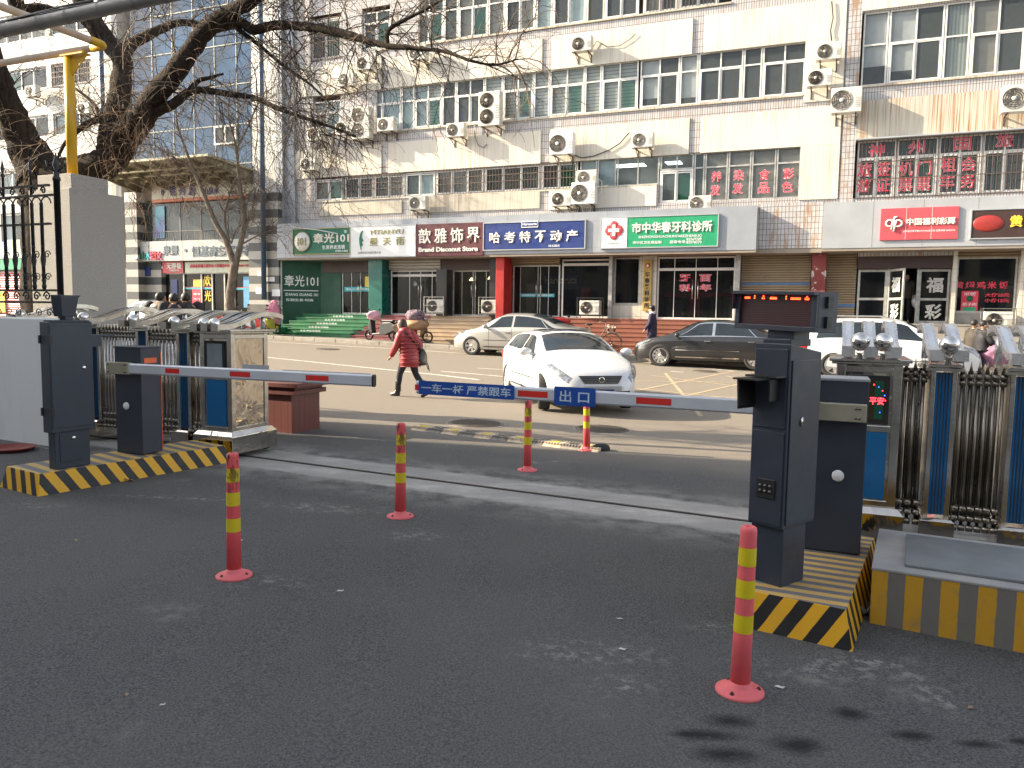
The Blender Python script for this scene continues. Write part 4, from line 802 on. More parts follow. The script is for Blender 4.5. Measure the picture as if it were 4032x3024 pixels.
# water shop level
lp('upper_window', -19.8, -12.68, .28, .32, 5.0, 6.85, 'glass'); mb = MB()
for x0, x1, m in ((-19.75, -19.05, 1), (-18.3, -17.3, 0), (-17.0, -15.4, 2), (-15.2, -13.0, 0)): mb.quad((x0, .6, 5), (x1, .6, 5), (x1, .6, 6.85), (x0, .6, 6.85), m)
mb.build('curtain', [mat('deep_blue_curtain', (.035, .08, .17), .8, sc=6), M['curtain_dark'], M['curtain_brown']], lb); lp('room_wall', -20.4, -12.7, 2.0, 2.1, 1, 7.9, 'dim')
mb = MB()
for a in (-19.05, -17.5, -16.2, -14.6, -13.1): mb.bb(a - .02, a + .02, .25, .28, 5.0, 6.85)
mb.bb(-19.8, -12.68, .2, .22, 5.45, 5.47); [mb.bb(-19.7 + k * .15, -19.69 + k * .15, .2, .215, 5.02, 5.46) for k in range(46)]; mb.build('rail_and_mullion', M['grille'], lb)
lp('sign_board', -19.05, -12.76, .05, .25, 6.98, 7.70, mat('cream_sign_board', (.52, .49, .40), .5), lb); lp('orange_stripe', -19.05, -12.76, .04, .25, 6.84, 6.98, mat('orange_stripe', (.50, .13, .05), .5), lb)
def s5(x, y, d=0): return fa(400 + .4219 * x, 650 + .4219 * y, d)
def txt(items, m, d, nm, par=None, th=.02, edge=None):
    mb = MB()
    for body, x, y, w_, h_ in items:
        a, z = s5(x, y, d)
        if edge: mb.text(body, a, z, w_ + .06, h_ + .06, d, .01, 1, .06)
        mb.text(body, a, z, w_, h_, d - (.012 if edge else 0), th, 0, .02)
    return mb.build(nm, [M[m] if isinstance(m, str) else m] + ([M[edge]] if edge else []), par or lb)
pur = mat('purple_letter', (.055, .035, .15), .5)
txt([('锦', 665, 240, .42, .50), ('秀', 755, 235, .45, .50), ('源', 845, 232, .45, .52)], pur, .04, 'lettering', None, .02, 'white'); txt([('山泉水', 1025, 238, .95, .34), ('8708262', 1225, 258, .55, .13)], pur, .04, 'lettering')
MB().tube([( -18.33 + .10 * math.cos(q) * (1 - q / 14), .03, 7.28 + .17 * math.sin(q) * (1 - q / 14)) for q in [k * .5 for k in range(20)]], .02, 0, 6).build('swirl', pur, lb)
po = lp('poster', *(lambda p, q: (p[0], q[0], .22, .235, q[1], p[1]))(s5(497, 385, .22), s5(592, 680, .22)), mat('aqua_poster', (.10, .42, .48), .4, c2=(.13, .12, .35), sc=1.2), lb)
lp('tiled_band', -19.84, -12.68, -.02, .4, 4.03, 4.98, mat('grey_band_tile', (.40, .40, .38), .5, sc=2)); mb = MB()
for a in [-19.1 + k * 1.0 for k in range(7)]: mb.bb(a - .008, a + .008, -.023, -.02, 4.03, 4.98)
mb.build('band_joint', M['grille'], lb)
txt([('泉景', 645, 795, 1.0, .48), ('·', 785, 795, .16, .16), ('恒基商务写字楼', 1125, 800, 3.7, .50)], M['blue_grey'] if 'blue_grey' in M else mat('blue_grey_letter', (.085, .12, .15), .5), -.025, 'lettering')
for ch, x, m in (('山', 390, 'green'), ('水', 440, 'cyan'), ('图', 488, 'red_letter'), ('文', 543, 'red_letter')): txt([(ch, x, 845, .34, .40)], m, -.03, 'lettering', None, .05)
# shop level
lp('shop_back', -18.8, -12.68, 1.9, 2.0, .7, 4.03, 'dim'); lp('shop_glass', -18.75, -12.7, .50, .51, .7, 3.45, 'glass_clear'); mb = MB()
for x in (525, 770, 935, 1035, 1150, 1240, 1410): a = s5(x, 1100, .45)[0]; mb.bb(a - .035, a + .035, .42, .49, .7, 3.5)
mb.bb(-18.78, -12.7, .42, .49, 3.42, 3.5); mb.build('shop_frame', M['frame_old'], lb)
def board5(nm, x0, y0, x1, y1, m, d=.3, par=None): (a0, z1), (a1, z0) = s5(x0, y0, d), s5(x1, y1, d); return lp(nm, a0, a1, d, d + .04, z0, z1, m, par)
o = board5('sign_board', 527, 905, 762, 1008, 'red'); txt([('无限极', 678, 940, .95, .30), ('中草药健康产品', 680, 985, .62, .09)], 'letter', .295, 'lettering', o)
mb = MB()
for k in range(5): q = R(30 + 30 * k); a, z = s5(565, 965, .29); mb.tube([(a, .29, z), (a + .19 * math.cos(q), .29, z + .19 * math.sin(q))], [.03, .004], 0, 5)
mb.build('lotus_emblem', M['letter'], o)
o = board5('sign_board', 777, 905, 1400, 1002, mat('pale_banner', (.50, .52, .40), .5)); txt([('济南市乐龄万家社会工作服务中心', 1010, 940, 2.45, .17), ('纬四路右转上六楼', 1310, 938, .8, .10)], 'red_letter', .295, 'lettering', o)
o = board5('sign_board', 1406, 885, 1450, 1000, 'red'); txt([('宏', 1432, 945, .28, .5)], 'letter', .295, 'lettering', o)
txt([('欢', 990, 1080, .42, .52), ('光', 992, 1222, .42, .52)], 'gold_letter', .49, 'window_lettering')
for x0, y0, x1, y1, m in ((645, 1068, 708, 1225, 'blue'), (855, 1068, 960, 1135, 'gold_letter'), (845, 1150, 945, 1320, 'red_letter'), (1322, 1040, 1402, 1330, None)):
    o = board5('poster', x0, y0, x1, y1, m or mat('sky_blue_poster', (.10, .30, .50), .4), .47)
    if m == 'red_letter': txt([('喷绘 写真', 893, 1205, .42, .10), ('户外 广告', 893, 1252, .42, .10), ('招牌 条幅', 893, 1300, .42, .10)], 'white', .465, 'lettering', o)
mb = MB(); (a0, z0), (a1, _) = s5(780, 1150, .46), s5(1035, 1150, .46); mb.bb(a0, a1, .46, .465, z0 - .04, z0 + .04, 0); mb.bb(a0, a1, .46, .465, z0 + .045, z0 + .07, 1); (a0, z0), (a1, _) = s5(1240, 1155, .46), s5(1405, 1155, .46); mb.bb(a0, a1, .46, .465, z0 - .04, z0 + .04, 0); mb.bb(a0, a1, .46, .465, z0 + .045, z0 + .07, 1); mb.build('safety_stripe', [M['cyan'], M['red_letter']], lb)
lp('roof_slab', -20.6, -11.1, .3, 7, 18.9, 19.1, 'wall'); lp('rear_wall', -20.6, -11.1, 6.9, 7.1, 0, 19, 'wall')
a_, z_ = s5(415, 995, .2); MB().bb(a_ - .26, a_ + .26, .2, .22, z_ - .22, z_ + .22).build('blue_notice', M['blue'], lb)
cam_a, cam_z = s5(295, 868, -.4); cc_ = thing('security_camera', 'small white bullet camera on the striped pillar', 'camera', FP(cam_a, -.25, cam_z), FRZ); MB().bb(-.14, .14, -.05, .05, -.04, .05).build('body', M['white'], cc_, bevel=.01); MB().tube([(0, 0, -.03), (0, .06, -.10), (0, .26, -.10)], .015, 0, 6).build('arm', M['white'], cc_)
# ================================================================ white wing further left
lw = facade_root('white_building', 'white tiled building at the far left with rows of dark windows seen through the tree', 'building')
wm = tilemat('white_wing_cladding', 2.4, 1.0, (.52, .50, .455), (.34, .32, .29), .3)
mb = MB(); rows_ = ((5.2, 6.7), (7.6, 8.9), (10.45, 11.58), (12.88, 14.0), (15.4, 16.8)); prev = 4.3
for z0, z1 in rows_: mb.bb(-36, -21.0, 0, .3, prev, z0); prev = z1
mb.bb(-36, -21.0, 0, .3, prev, 18.5); cols_ = [(-36, -33.9), (-31.4, -31.0), (-28.55, -28.4) if False else (-30.2, -29.9), (-25.96, -25.6), (-22.85, -21.0)]
for z0, z1 in rows_:
    for c0, c1 in cols_: mb.bb(c0, c1, 0, .3, z0, z1)
mb.build('wall', wm, lw); MB().bb(-36, -21.2, 1.2, 1.3, 4, 18.4).build('room_wall', M['dark'], lw); MB().bb(-36, -21, .3, 9, 18.3, 18.5).build('roof', wm, lw); MB().bb(-21.3, -21.0, .3, 9, 0, 18.3).bb(-36, -35.7, .3, 9, 0, 18.3).bb(-36, -21, 8.8, 9, 0, 18.3).build('side_wall', wm, lw)
old = bld; bld = lw
for z0, z1 in rows_[:]:
    for c0, c1, n in ((-33.9, -31.4, 3), (-31.0, -30.2, 1), (-29.9, -25.96, 4), (-25.6, -22.85, 3)): window(c0 + .01, c1 - .01, z0, z1, n, None, random.choice(['xgx', 'rxr', 'lxg']), bars=1 if (c0 == -25.6 and z0 == 12.88) else 0)
bld = old
lp('rusty_patch', -25.5, -23.0, -.02, -.0, 12.0, 12.7, 'wall_rust', lw); MB().lathe([(.12, 1), (.12, 18)], 12, 0, T(-21.8, -.25, 0)).build('downpipe', bpy.data.materials['blue_downpipe'], lw)
# street level of the white wing: shop sign, red shutter
lp('ground_wall', -36, -21.0, .3, .5, -.2, 4.3, 'tile_low', lw); lp('red_shutter', -31.5, -27.4, .1, .29, 1.0, 3.6, ribbed('red_slatted_shutter', (.45, .05, .06), .12, (.55, .42, .40)), lw); lp('shop_fascia', -34, -24, -.1, .29, 3.7, 4.25, 'green2', lw); lp('yellow_poster', -30.6, -29.9, .04, .09, 1.4, 2.6, 'gold_letter', lw)
o = copy_tree(protos[('s', 'ac')], label='air conditioner on the white far left building, half hidden by the pipe post', group='air conditioner units on the white building'); a, z = fa(137, 363, -.3); o.location = FP(a, -.25, z - .27)
o = copy_tree(protos[('s', 'ac')], label='air conditioner near the lower windows of the white far left building', group='air conditioner units on the white building'); a, z = fa(345, 430, -.3); o.location = FP(a, -.25, z - .27)
# ================================================================ unseen buildings added left of and behind the viewer, for shade and bounce
yb = thing('unseen_yard_building', 'plain grey building standing left of the entrance yard', 'building', (-24, -4, 0)); MB().bb(-6, 6.5, -24, 15.6, -1, 12.2).build('wall', M['wall'], yb); MB().bb(-6.4, 6.9, -24.4, 15.9, 12.2, 12.6).build('roof', M['concrete'], yb)
mb = MB()
for y in range(-22, 14, 3):
    for z in (2, 5.2, 8.4): mb.bb(6.5, 6.53, y, y + 1.6, z, z + 1.7)
mb.build('window', M['glass_blue'], yb)
yb2 = thing('unseen_yard_building', 'plain cream building closing the yard behind the viewer', 'building', (4, -22, 0)); MB().bb(-22, 26, -6, 6, -1, 9).build('wall', M['wall'], yb2); mb = MB()  # out of view; lowered to let in sky, kept for its bounce
for x in range(-20, 24, 3):
    for z in (2, 5.2): mb.bb(x, x + 1.7, 6, 6.03, z, z + 1.7)
mb.build('window', M['glass_blue'], yb2)
# ================================================================ entrance: islands, barriers, cabinets, bollards
BR = R(-29.5)                                   # heading of the barrier equipment
E1 = Vector((math.cos(BR), math.sin(BR), 0)); E2 = Vector((-math.sin(BR), math.cos(BR), 0))
BH = R(-21.5)
def rel(p, o): d = Vector(p) - Vector(o); return d.dot(E1), d.dot(E2)
def island(lab, corner, w_, l_, h_, matside, mattop, x0=0.0, slope=.05):
    c = G(*corner); t = thing('traffic_island', lab, 'traffic island', c, BR)
    s = slope; pb_ = [(x0, 0), (w_ + x0, 0), (w_ + x0, l_), (x0, l_)]; pt = [(x0 + s, s), (w_ + x0 - s, s), (w_ + x0 - s, l_ - s), (x0 + s, l_ - s)]
    dz = lambda x, y: gz(c.x + (E1 * x + E2 * y).x, c.y + (E1 * x + E2 * y).y) - c.z
    mb = MB(); vs = [(x, y, dz(x, y) - .03) for x, y in pb_] + [(x, y, h_ + dz(x, y)) for x, y in pt]
    mb.add(vs, [(0, 1, 5, 4), (2, 3, 7, 6)], 0); mb.add(vs, [(1, 2, 6, 5), (3, 0, 4, 7)], 1); mb.add(vs, [(4, 5, 6, 7)], 2)
    mb.build('kerb_block', [matside[0], matside[1], mattop], t, bevel=.004, fixn=True); return t
Y_ = (.68, .36, .012); K_ = (.012, .012, .012); GY = (.17, .17, .175)
isl = island('black and yellow striped traffic island under the barrier beside the white wall', (149, 1957), .60, 2.0, .18, [stripe('island_front_stripes', Y_, K_, .145, (1, 0, .55), .2), stripe('island_side_stripes', Y_, K_, .185, (0, 1, .62), .0)], stripe('island_top_stripes', (.50, .33, .10), (.13, .13, .135), .155, (.10, 1, 0), .1, wear=.5), x0=-.60)
isl2 = island('black and yellow striped traffic island carrying the red display post', (3362, 2570), .62, 1.72, .20, [stripe('island2_front_stripes', Y_, K_, .155, (1, 0, -.62), .15), stripe('island2_side_stripes', Y_, K_, .15, (0, 1, .3), .0)], stripe('island2_top_stripes', (.50, .32, .10), (.13, .13, .135), .115, (-.14, 1, 0), .1, wear=.5), x0=-.62)
ZL = gz(*G(149, 1957).xy) + .18; ZR = gz(*G(3362, 2570).xy) + .20
def gp(px, py, z):                              # point on the horizontal plane z under a pixel
    r = ray(px, py); return CAM + r * ((z - CAM.z) / r.z)
z2 = lambda x, y: (x * .5123, 1150 + y * .5123); z3 = lambda x, y: (2900 + x * .5124, 1300 + y * .5124); z4 = lambda x, y: (2700 + x * .602, 1950 + y * .602)
# --- left camera cabinet, seen from its back
c = gp(*z2(430, 1368), ZL); t = thing('camera_cabinet', 'dark blue grey camera cabinet with hinged side door on the island by the white wall', 'camera cabinet', c, BR)
dk = M['cabinet']
MB().bb(-.10, .0, .0, .31, 0, .36).build('lower_case', dk, t, bevel=.006); MB().bb(.0, .006, .04, .23, .06, .30).build('lower_door', dk, t, bevel=.003)
up_ = MB(); up_.prism([(-.115, .32), (.015, .32), (.015, 1.27), (-.115, 1.27)], -.03, .355); up_.build('upper_case', dk, t, bevel=.006); MB().bb(.015, .021, -.02, .345, .36, 1.24).build('side_door', dk, t, bevel=.003)
MB().bb(-.10, .02, .0, .33, 1.27, 1.285).build('lid', dk, t)
for z in (.50, 1.12):
    MB().bb(.016, .033, -.036, -.008, z - .035, z + .035).bb(-.121, -.10, -.042, -.02, z - .035, z + .035).build('hinge', M['black'], t)
for z, y in ((.87, .235), (.26, .13)): MB().lathe([(.018, 0), (.018, .006), (.012, .010)], 16, 0, T(.021 if z > .5 else .006, y + .03, z) @ RY(90)).build('lock', M['chrome'], t)
mb = MB(T(-.055, .15, 1.285) @ RZ(10)); mb.bb(-.02, .05, -.03, .05, 0, .03); mb.loft([[(-.05, -.06, .03), (.05, -.06, .03), (.05, .07, .03), (-.05, .07, .03)], [(-.06, -.075, .19), (.06, -.075, .19), (.06, .10, .19), (-.06, .10, .19)], [(-.06, -.075, .215), (.06, -.075, .215), (.06, .125, .215), (-.06, .125, .215)]], sm=False); mb.build('lamp_head', M['cabinet'], t, bevel=.004)
mb = MB(); mb.bb(-.10, .0, .355, .58, 1.14, 1.155); mb.prism([(-.10, 1.05), (-.09, 1.05), (-.09, 1.14), (-.10, 1.14)], .355, .48); mb.prism([(-.01, 1.05), (.0, 1.05), (.0, 1.14), (-.01, 1.14)], .355, .45); mb.build('camera_hood', dk, t)
# --- left barrier
c = gp(*z2(1100, 1250), ZL); BL = t = thing('barrier_gate', 'dark grey barrier with plain striped arm and orange edge, beside the left folding gate', 'barrier', c, BH)
wv, ww = gp(*z2(902, 1225), ZL), gp(*z2(1275, 1220), ZL); HL = 1.02
MB().bb(-.335, 0, 0, .235, 0, HL).build('housing', dk, t, bevel=.006); MB().bb(-.34, .005, -.005, .24, HL - .004, HL + .012).build('lid', dk, t, bevel=.004)
mb = MB(); mb.bb(-.005, .005, .236, .242, .02, HL - .05); mb.build('orange_edge', mat('orange_reflex', (.75, .14, .04), .5), t); MB().bb(.001, .003, .04, .19, .875, .925).build('orange_label', bpy.data.materials['orange_reflex'], t)
MB().lathe([(.035, 0), (.035, .008), (.03, .016)], 20, 0, T(-.19, -.002, .46) @ RX(90)).build('push_knob', M['white'], t)
def boom(lab, p, q, hgt_, parts_, clampat, tip, rev=False, holder=None):
    p = Vector(p); q = Vector(q); d = q - p; L_ = d.length; ang = math.atan2(d.y, d.x); t = thing('arm', 'arm', 'x', p, ang)
    tilt = Matrix.Rotation(-math.atan2(d.z, math.hypot(d.x, d.y)), 4, 'Y'); h2 = hgt_ / 2; sec = [(-.022, -h2 + .012), (-.012, -h2), (.012, -h2), (.022, -h2 + .012), (.022, h2 - .012), (.012, h2), (-.012, h2), (-.022, h2 - .012)]
    mb = MB(tilt); mb.loft([[(x, y, z) for y, z in sec] for x in (0, L_)], sm=False); mb.bb(0, L_, -.0225, -.0215, -h2 + .016, -h2 + .019); mb.bb(0, L_, -.0225, -.0215, h2 - .019, h2 - .016); o = mb.build('beam', M['boom'], t, bevel=.002)
    MB(tilt).loft([[(x, y * 1.06, z * 1.04) for y, z in sec] for x in ((L_ - .005, L_ + .012))], sm=False).build('end_cap', M['black'] if not rev else M['boom'], t)
    def sx(px, py):                              # distance along the beam under a pixel
        r = ray(px, py); n = Vector((d.y, -d.x, 0)).normalized(); tt = (p - CAM).dot(n) / r.dot(n); g = CAM + r * tt; return (g - p).xy.length, g.z - (p.z + d.z * (g - p).xy.length / L_)
    for kind, a, b in parts_:
        sa, za = sx(*a); sb, zb = sx(*b)
        if kind == 'red': x0, x1 = min(sa, sb), max(sa, sb); sgn = -1; MB(tilt).bb(x0, x1, sgn * .0235 if not rev else .0225, sgn * .0225 if not rev else .0235, -h2 * .46, h2 * .46).build('reflector', M['boom_red'], t)
    return t, sx, tilt, L_
pc = gp(*z2(880, 580), 1.11) ; zl0 = 1.105
# beam lies just in front of the housing face
H1 = Vector((math.cos(BH), math.sin(BH), 0)); H2 = Vector((-math.sin(BH), math.cos(BH), 0))
LB0 = Vector(c) + H1 * (-.33) + H2 * (-.05); LB0.z = 1.095
r1 = ray(1471, 1499); LB1 = CAM + r1 * ((1.095 - CAM.z) / r1.z); 
t, sx, tilt, L_ = boom('white barrier arm with red reflectors pointing right from the housing by the white wall', LB0, LB1, .098, [('red', (658, 1454), (713, 1458)), ('red', (912, 1470), (991, 1474)), ('red', (1210, 1490), (1300, 1496))], 0, 1)
MB(tilt).bb(-.03, .25, -.028, .028, -.056, .056).build('clamp', M['galv'], t, bevel=.004)
mb = MB(tilt); [mb.lathe([(.009, 0), (.009, .008)], 8, 0, T(x, -.028, z) @ RX(90)) for x in (.0, .21) for z in (-.035, .035)]; mb.build('clamp_bolts', M['steel_dark'], t)
# sheet metal flag standing behind the left arm
MB(tilt).bb(L_ * .53, L_ * .63, .024, .028, -.03, .085).build('backing_plate', M['alu_pale'], t); MB(tilt).bb(L_ * .68, L_ * .985, .024, .03, -.03, .055).build('backing_strip', M['alu_pale'], t)
# --- right barrier
c = gp(*z4(1140, 390), ZR); Rc = c; BRT = t = thing('barrier_gate', 'dark blue barrier behind the display post, its arm carrying blue lettered panels', 'barrier', c, BH)
HR = 1.31 - .20
MB().bb(-.36, 0, 0, .28, 0, HR).build('housing', dk, t, bevel=.006); MB().bb(-.365, .005, -.005, .285, HR - .004, HR + .014).build('lid', mat('pale_grey_lid', (.28, .29, .31), .4), t, bevel=.004)
MB().lathe([(.037, 0), (.037, .01), (.03, .018)], 20, 0, T(-.155, -.002, .50) @ RX(90)).build('push_knob', M['white'], t)
BZ = 1.075
RB0 = Vector(c) + H1 * (-.07) + H2 * (-.05); RB0.z = gp(0, 3000, 0).z + BZ
r1 = ray(1650, 1524); q_ = CAM + r1 * ((BZ - CAM.z) / r1.z); 
t, sx, tilt, L_ = boom('white barrier arm with blue Chinese lettering panels reaching left from the right housing', RB0, q_, .098, [('red', (2044, 1535), (2161, 1548)), ('red', (2508, 1575), (2646, 1590)), ('red', (1640, 1520), (1656, 1522))], 0, 1, rev=True)
MB(tilt).bb(-.06, .28, -.026, .034, -.056, .056).build('clamp', M['galv'], t, bevel=.004)
mb = MB(tilt); [mb.lathe([(.009, 0), (.009, .008)], 8, 0, T(x, .034, z) @ RX(-90)) for x in (-.02, .0) for z in (-.03, .03)]; mb.build('clamp_bolts', M['steel_dark'], t)
for (a, b, htop, hbot, txt, nm) in (((1657, 1505), (2030, 1537), .055, -.052, '一车一杆 严禁跟车', 'lettering_panel'), ((2188, 1545), (2349, 1558), .068, -.068, '出 口', 'exit_panel')):
    s0, s1 = sx(*a)[0], sx(*b)[0]; s0, s1 = max(s0, s1), min(s0, s1); pm = tilt @ RZ(180)            # x now runs left to right for the viewer
    o = MB(pm).bb(-s0, -s1, -.031, -.0245, hbot, htop).build(nm, M['boom_blue'], t)
    mb = MB(pm); mb.text(txt, -(s0 + s1) / 2, (htop + hbot) / 2, (s0 - s1) * (.94 if len(txt) > 4 else .72), (htop - hbot) * (.66 if len(txt) > 4 else .62), -.0315, .002, 0, .012); mb.build('lettering', mat('panel_lettering', (.50, .60, .70), .4) if 'panel_lettering' not in bpy.data.materials else bpy.data.materials['panel_lettering'], o)
for par, nm in ((BL, 0), (BRT, 1)): pass
bpy.context.view_layer.update()
for arm in [o for o in ALL() if o.name.split('.')[0] == 'arm' and o.type == 'EMPTY']:
    par = min((BL, BRT), key=lambda b_: (b_.matrix_world.translation - arm.matrix_world.translation).length); Mi = par.matrix_world.inverted() @ arm.matrix_world
    for ch in list(arm.children): ch.parent = par; ch.matrix_parent_inverse = Mi
    bpy.data.objects.remove(arm)
# --- right camera post with red display
c = gp(*z4(620, 612), ZR); t = thing('display_post', 'dark blue camera post with a red dot matrix display on top', 'display post', c, R(-50))
MB().bb(-.20, 0, 0, .24, 0, .37).build('lower_case', dk, t, bevel=.006)
up_ = MB(); up_.loft([[(-.205, -.03, .34), (.012, -.03, .34), (.012, .30, .34), (-.205, .30, .34)], [(-.205, -.03, 1.36), (.012, -.03, 1.36), (.012, .30, 1.31), (-.205, .30, 1.31)]], sm=False); up_.build('upper_case', dk, t, bevel=.005, fixn=True); MB().bb(.012, .02, -.01, .29, .36, 1.27).build('side_door', dk, t, bevel=.003); MB().bb(-.17, .0, -.01, .20, 1.345, 1.385).build('top_plate', dk, t, bevel=.004)
MB().bb(-.195, .0, -.037, -.031, .895, 1.33).build('upper_door', dk, t, bevel=.002); MB().bb(-.195, .0, -.037, -.031, .355, .875).build('lower_door', dk, t, bevel=.002)
MB().lathe([(.014, 0), (.014, .008)], 12, 0, T(.02, .10, .93) @ RY(90) @ Matrix.Scale(1.9, 4, (1, 0, 0))).build('lock', M['chrome'], t)
mb = MB(T(-.095, -.0375, .555)); mb.bb(-.058, .058, -.008, 0, -.055, .055); o = mb.build('lamp_recess', M['black'], t, bevel=.004)
mb = MB(T(-.095, -.046, .555)); [mb.sphere((x, 0, z), .011, 0, 10, 6) for x in (-.03, 0, .03) for z in (-.015, .015)]; mb.build('lamp_bulbs', M['steel_dark'], o)
mb = MB(); mb.bb(-.19, .0, -.14, -.037, 1.178, 1.188); mb.bb(-.20, -.06, -.24, -.10, 1.165, 1.174); mb.prism([(-.20, 1.165), (-.19, 1.165), (-.18, 1.02), (-.19, 1.0)], -.20, -.04); mb.bb(-.05, -.04, -.13, -.037, 1.05, 1.165); mb.build('camera_hood', M['black'], t)
MB().bb(-.16, .0, .02, .18, 1.385, 1.43).build('neck', dk, t)
Lm = T(-.12, .02, 1.43) @ RZ(-6) @ RY(1.6); mb = MB(Lm); Wd = .265
mb.bb(-Wd, Wd, .0, .17, 0, .215); mb.bb(-Wd, Wd, -.05, 0, .195, .215); mb.bb(-Wd, Wd, -.02, 0, 0, .028); mb.bb(-Wd, -Wd + .03, -.02, 0, .028, .195); mb.bb(Wd - .03, Wd, -.02, 0, .028, .195); mb.prism([(-Wd - .001, .11), (-Wd + .004, .11), (-Wd + .004, .215), (-Wd - .001, .215)], -.05, 0); hd = mb.build('display_case', dk, t, bevel=.003)
b = NB('dot_matrix_screen'); o_ = b.tc.outputs['Object']; s_ = b.sep(o_); gx = b.math('SINE', b.math('MULTIPLY', s_[0], 900.0)); gy = b.math('SINE', b.math('MULTIPLY', s_[2], 620.0)); g_ = b.math('MULTIPLY', b.ramp(gx, -.6, .4), b.ramp(gy, -.6, .3)); scr = b.base(b.mix(g_, (.02, .010, .012), (.115, .035, .042)), .35)
sc_ = MB(Lm).bb(-Wd + .03, Wd - .03, -.004, -.001, .028, .195).build('screen', scr, hd)
led = emit('red_led', (1, .05, .01), 6); mb = MB(Lm)
for x, w__, k in ((-.195, .038, 0), (-.145, .01, 1), (-.085, .022, 1), (-.018, .046, 0), (.065, .014, 1), (.125, .064, 0), (.195, .028, 1)):
    n_ = max(1, int(w__ / .0075))
    for q in range(n_): xx = x - w__ / 2 + (q + .5) * w__ / n_; mb.bb(xx - .0024, xx + .0024, -.006, -.0045, .171, .176); mb.bb(xx - .0018, xx + .0018, -.006, -.0045, .1785, .1815)
    if k: mb.bb(x - .0026, x + .0026, -.006, -.0045, .184, .189)
mb.build('lit_diodes', led, hd)
for z in (.05, .155): MB(Lm).bb(Wd, Wd + .016, .06, .10, z - .025, z + .035).build('hinge', M['black'], hd)
# --- concrete box with steel cover beside the right island
c = G(*z4(1200, 835)); t = thing('concrete_plinth', 'low concrete plinth with yellow bands and a steel cover plate', 'plinth', c, R(-27.5))
hb = .318
MB().bb(0, 2.2, 0, .92, -.08, hb).build('block', [stripe('plinth_bands', (.50, .27, .02), (.15, .145, .125), .172, (1, 0, 0), .02, wear=.55)], t, bevel=.006); MB().bb(-.004, 2.204, -.004, .924, hb - .012, hb + .004).build('top_slab', M['concrete'], t, bevel=.004)
MB().bb(.16, 2.1, .10, .80, hb + .005, hb + .022).build('cover_plate', mat('grey_steel_plate', (.21, .225, .235), .5, .4, sc=1.6, var=.3), t, bevel=.003)
# --- bollards
def bollard(lab, base, scuff, lean=(0, 0)):
    r_, y_ = (M['bollard_scuff'], M['bollard_yellow_scuff']) if scuff else (M['bollard'], M['bollard_yellow'])
    t = thing('bollard', lab, 'bollard', base, BR, 'red and yellow flexible bollards'); Mx = RX(lean[0]) @ RY(lean[1])
    rad = lambda z: .045 - .009 * z / .76
    mb = MB(Mx); mb.lathe([(rad(z), z) for z in (.02, .28, .365, .44, .525, .585, .67, .74)] + [(.034, .757), (.028, .762), (.014, .762), (.012, .745)], 28); mb.build('post', r_, t)
    for a, b2 in ((.283, .365), (.443, .525), (.588, .67)): MB(Mx).lathe([(rad(a) + .0012, a), (rad(b2) + .0012, b2)], 28, caps=False).build('reflective_band', y_, t)
    MB().lathe([(.108, -.004), (.108, .008), (.100, .014), (.06, .024), (.048, .034), (.045, .05)], 32, 0).build('foot', M['bollard_foot'], t)
    for k in range(3):
        q = R(20 + 120 * k); MB(T(.082 * math.cos(q), .082 * math.sin(q), .016)).lathe([(.012, 0), (.012, .003), (.006, .003), (.006, .012)], 6, sm=False).build('bolt', M['steel_dark'], t)
    return t
bollard('scuffed red and yellow bollard nearest the striped island on the left', G(922, 2268), True, (0, .3))
bollard('scuffed bollard in the middle of the entrance, just inside the rail', G(1576, 2034), True, (0, .5))
bollard('bollard just outside the rail, below the blue lettered panel', G(2076, 1852), True, (0, 0))
bollard('farthest bollard, by the end of the striped speed bump', G(2310, 1773), True, (0, -1.5))
bollard('clean red and yellow bollard in front of the display post', G(2912, 2722), False, (0, .8))
# dark rubber lump at the end of the bump
p = G(2365, 1772); t = tag(MB().sphere((0, 0, .02), (.13, .09, .07), 0, 12, 6).build('rubber_lump', M['rubber']), 'crumpled piece of black rubber beside the farthest bollard', 'rubber scrap'); t.location = p; t.rotation_euler = (0, 0, .3)
# ================================================================ folding steel gates on the rail
def arch(x, y0, L_=1.05, w_=.085, z0=1.45, rise=.19):
    mb = MB(); n = 22; top = []; bot = []
    for i in range(n + 1):
        q = i / n; z = z0 + rise * (1 - math.cos(min(1, max(0, (q - .12) / .62)) * math.pi)) / 2 - .035 * max(0, (q - .8) / .2) ** 2; top.append((y0 + L_ * q, z + .022)); bot.append((y0 + L_ * q, z - .028))
    for k, (xx0, xx1, m) in enumerate(((x - w_ / 2, x - w_ / 2 + .022, 0), (x - w_ / 2 + .022, x + w_ / 2 - .022, 1), (x + w_ / 2 - .022, x + w_ / 2, 0))):
        dz = -.004 if m else 0
        mb.loft([[(xx0, y, z + dz), (xx1, y, z + dz), (xx1, yb, zb), (xx0, yb, zb)] for (y, z), (yb, zb) in zip(top, bot)], m=m, sm=False)
    mb.bb(x - w_ / 2 - .004, x + w_ / 2 + .004, y0 - .002, y0 + .10, z0 - .05, z0 + .026, 0)
    for yy in (y0 + .07, y0 + .75): mb.lathe([(.028, 1.385), (.028, z0 + (.0 if yy < y0 + .3 else .13))], 12, 0, T(x, yy, 0))
    return mb
GV = 6.46
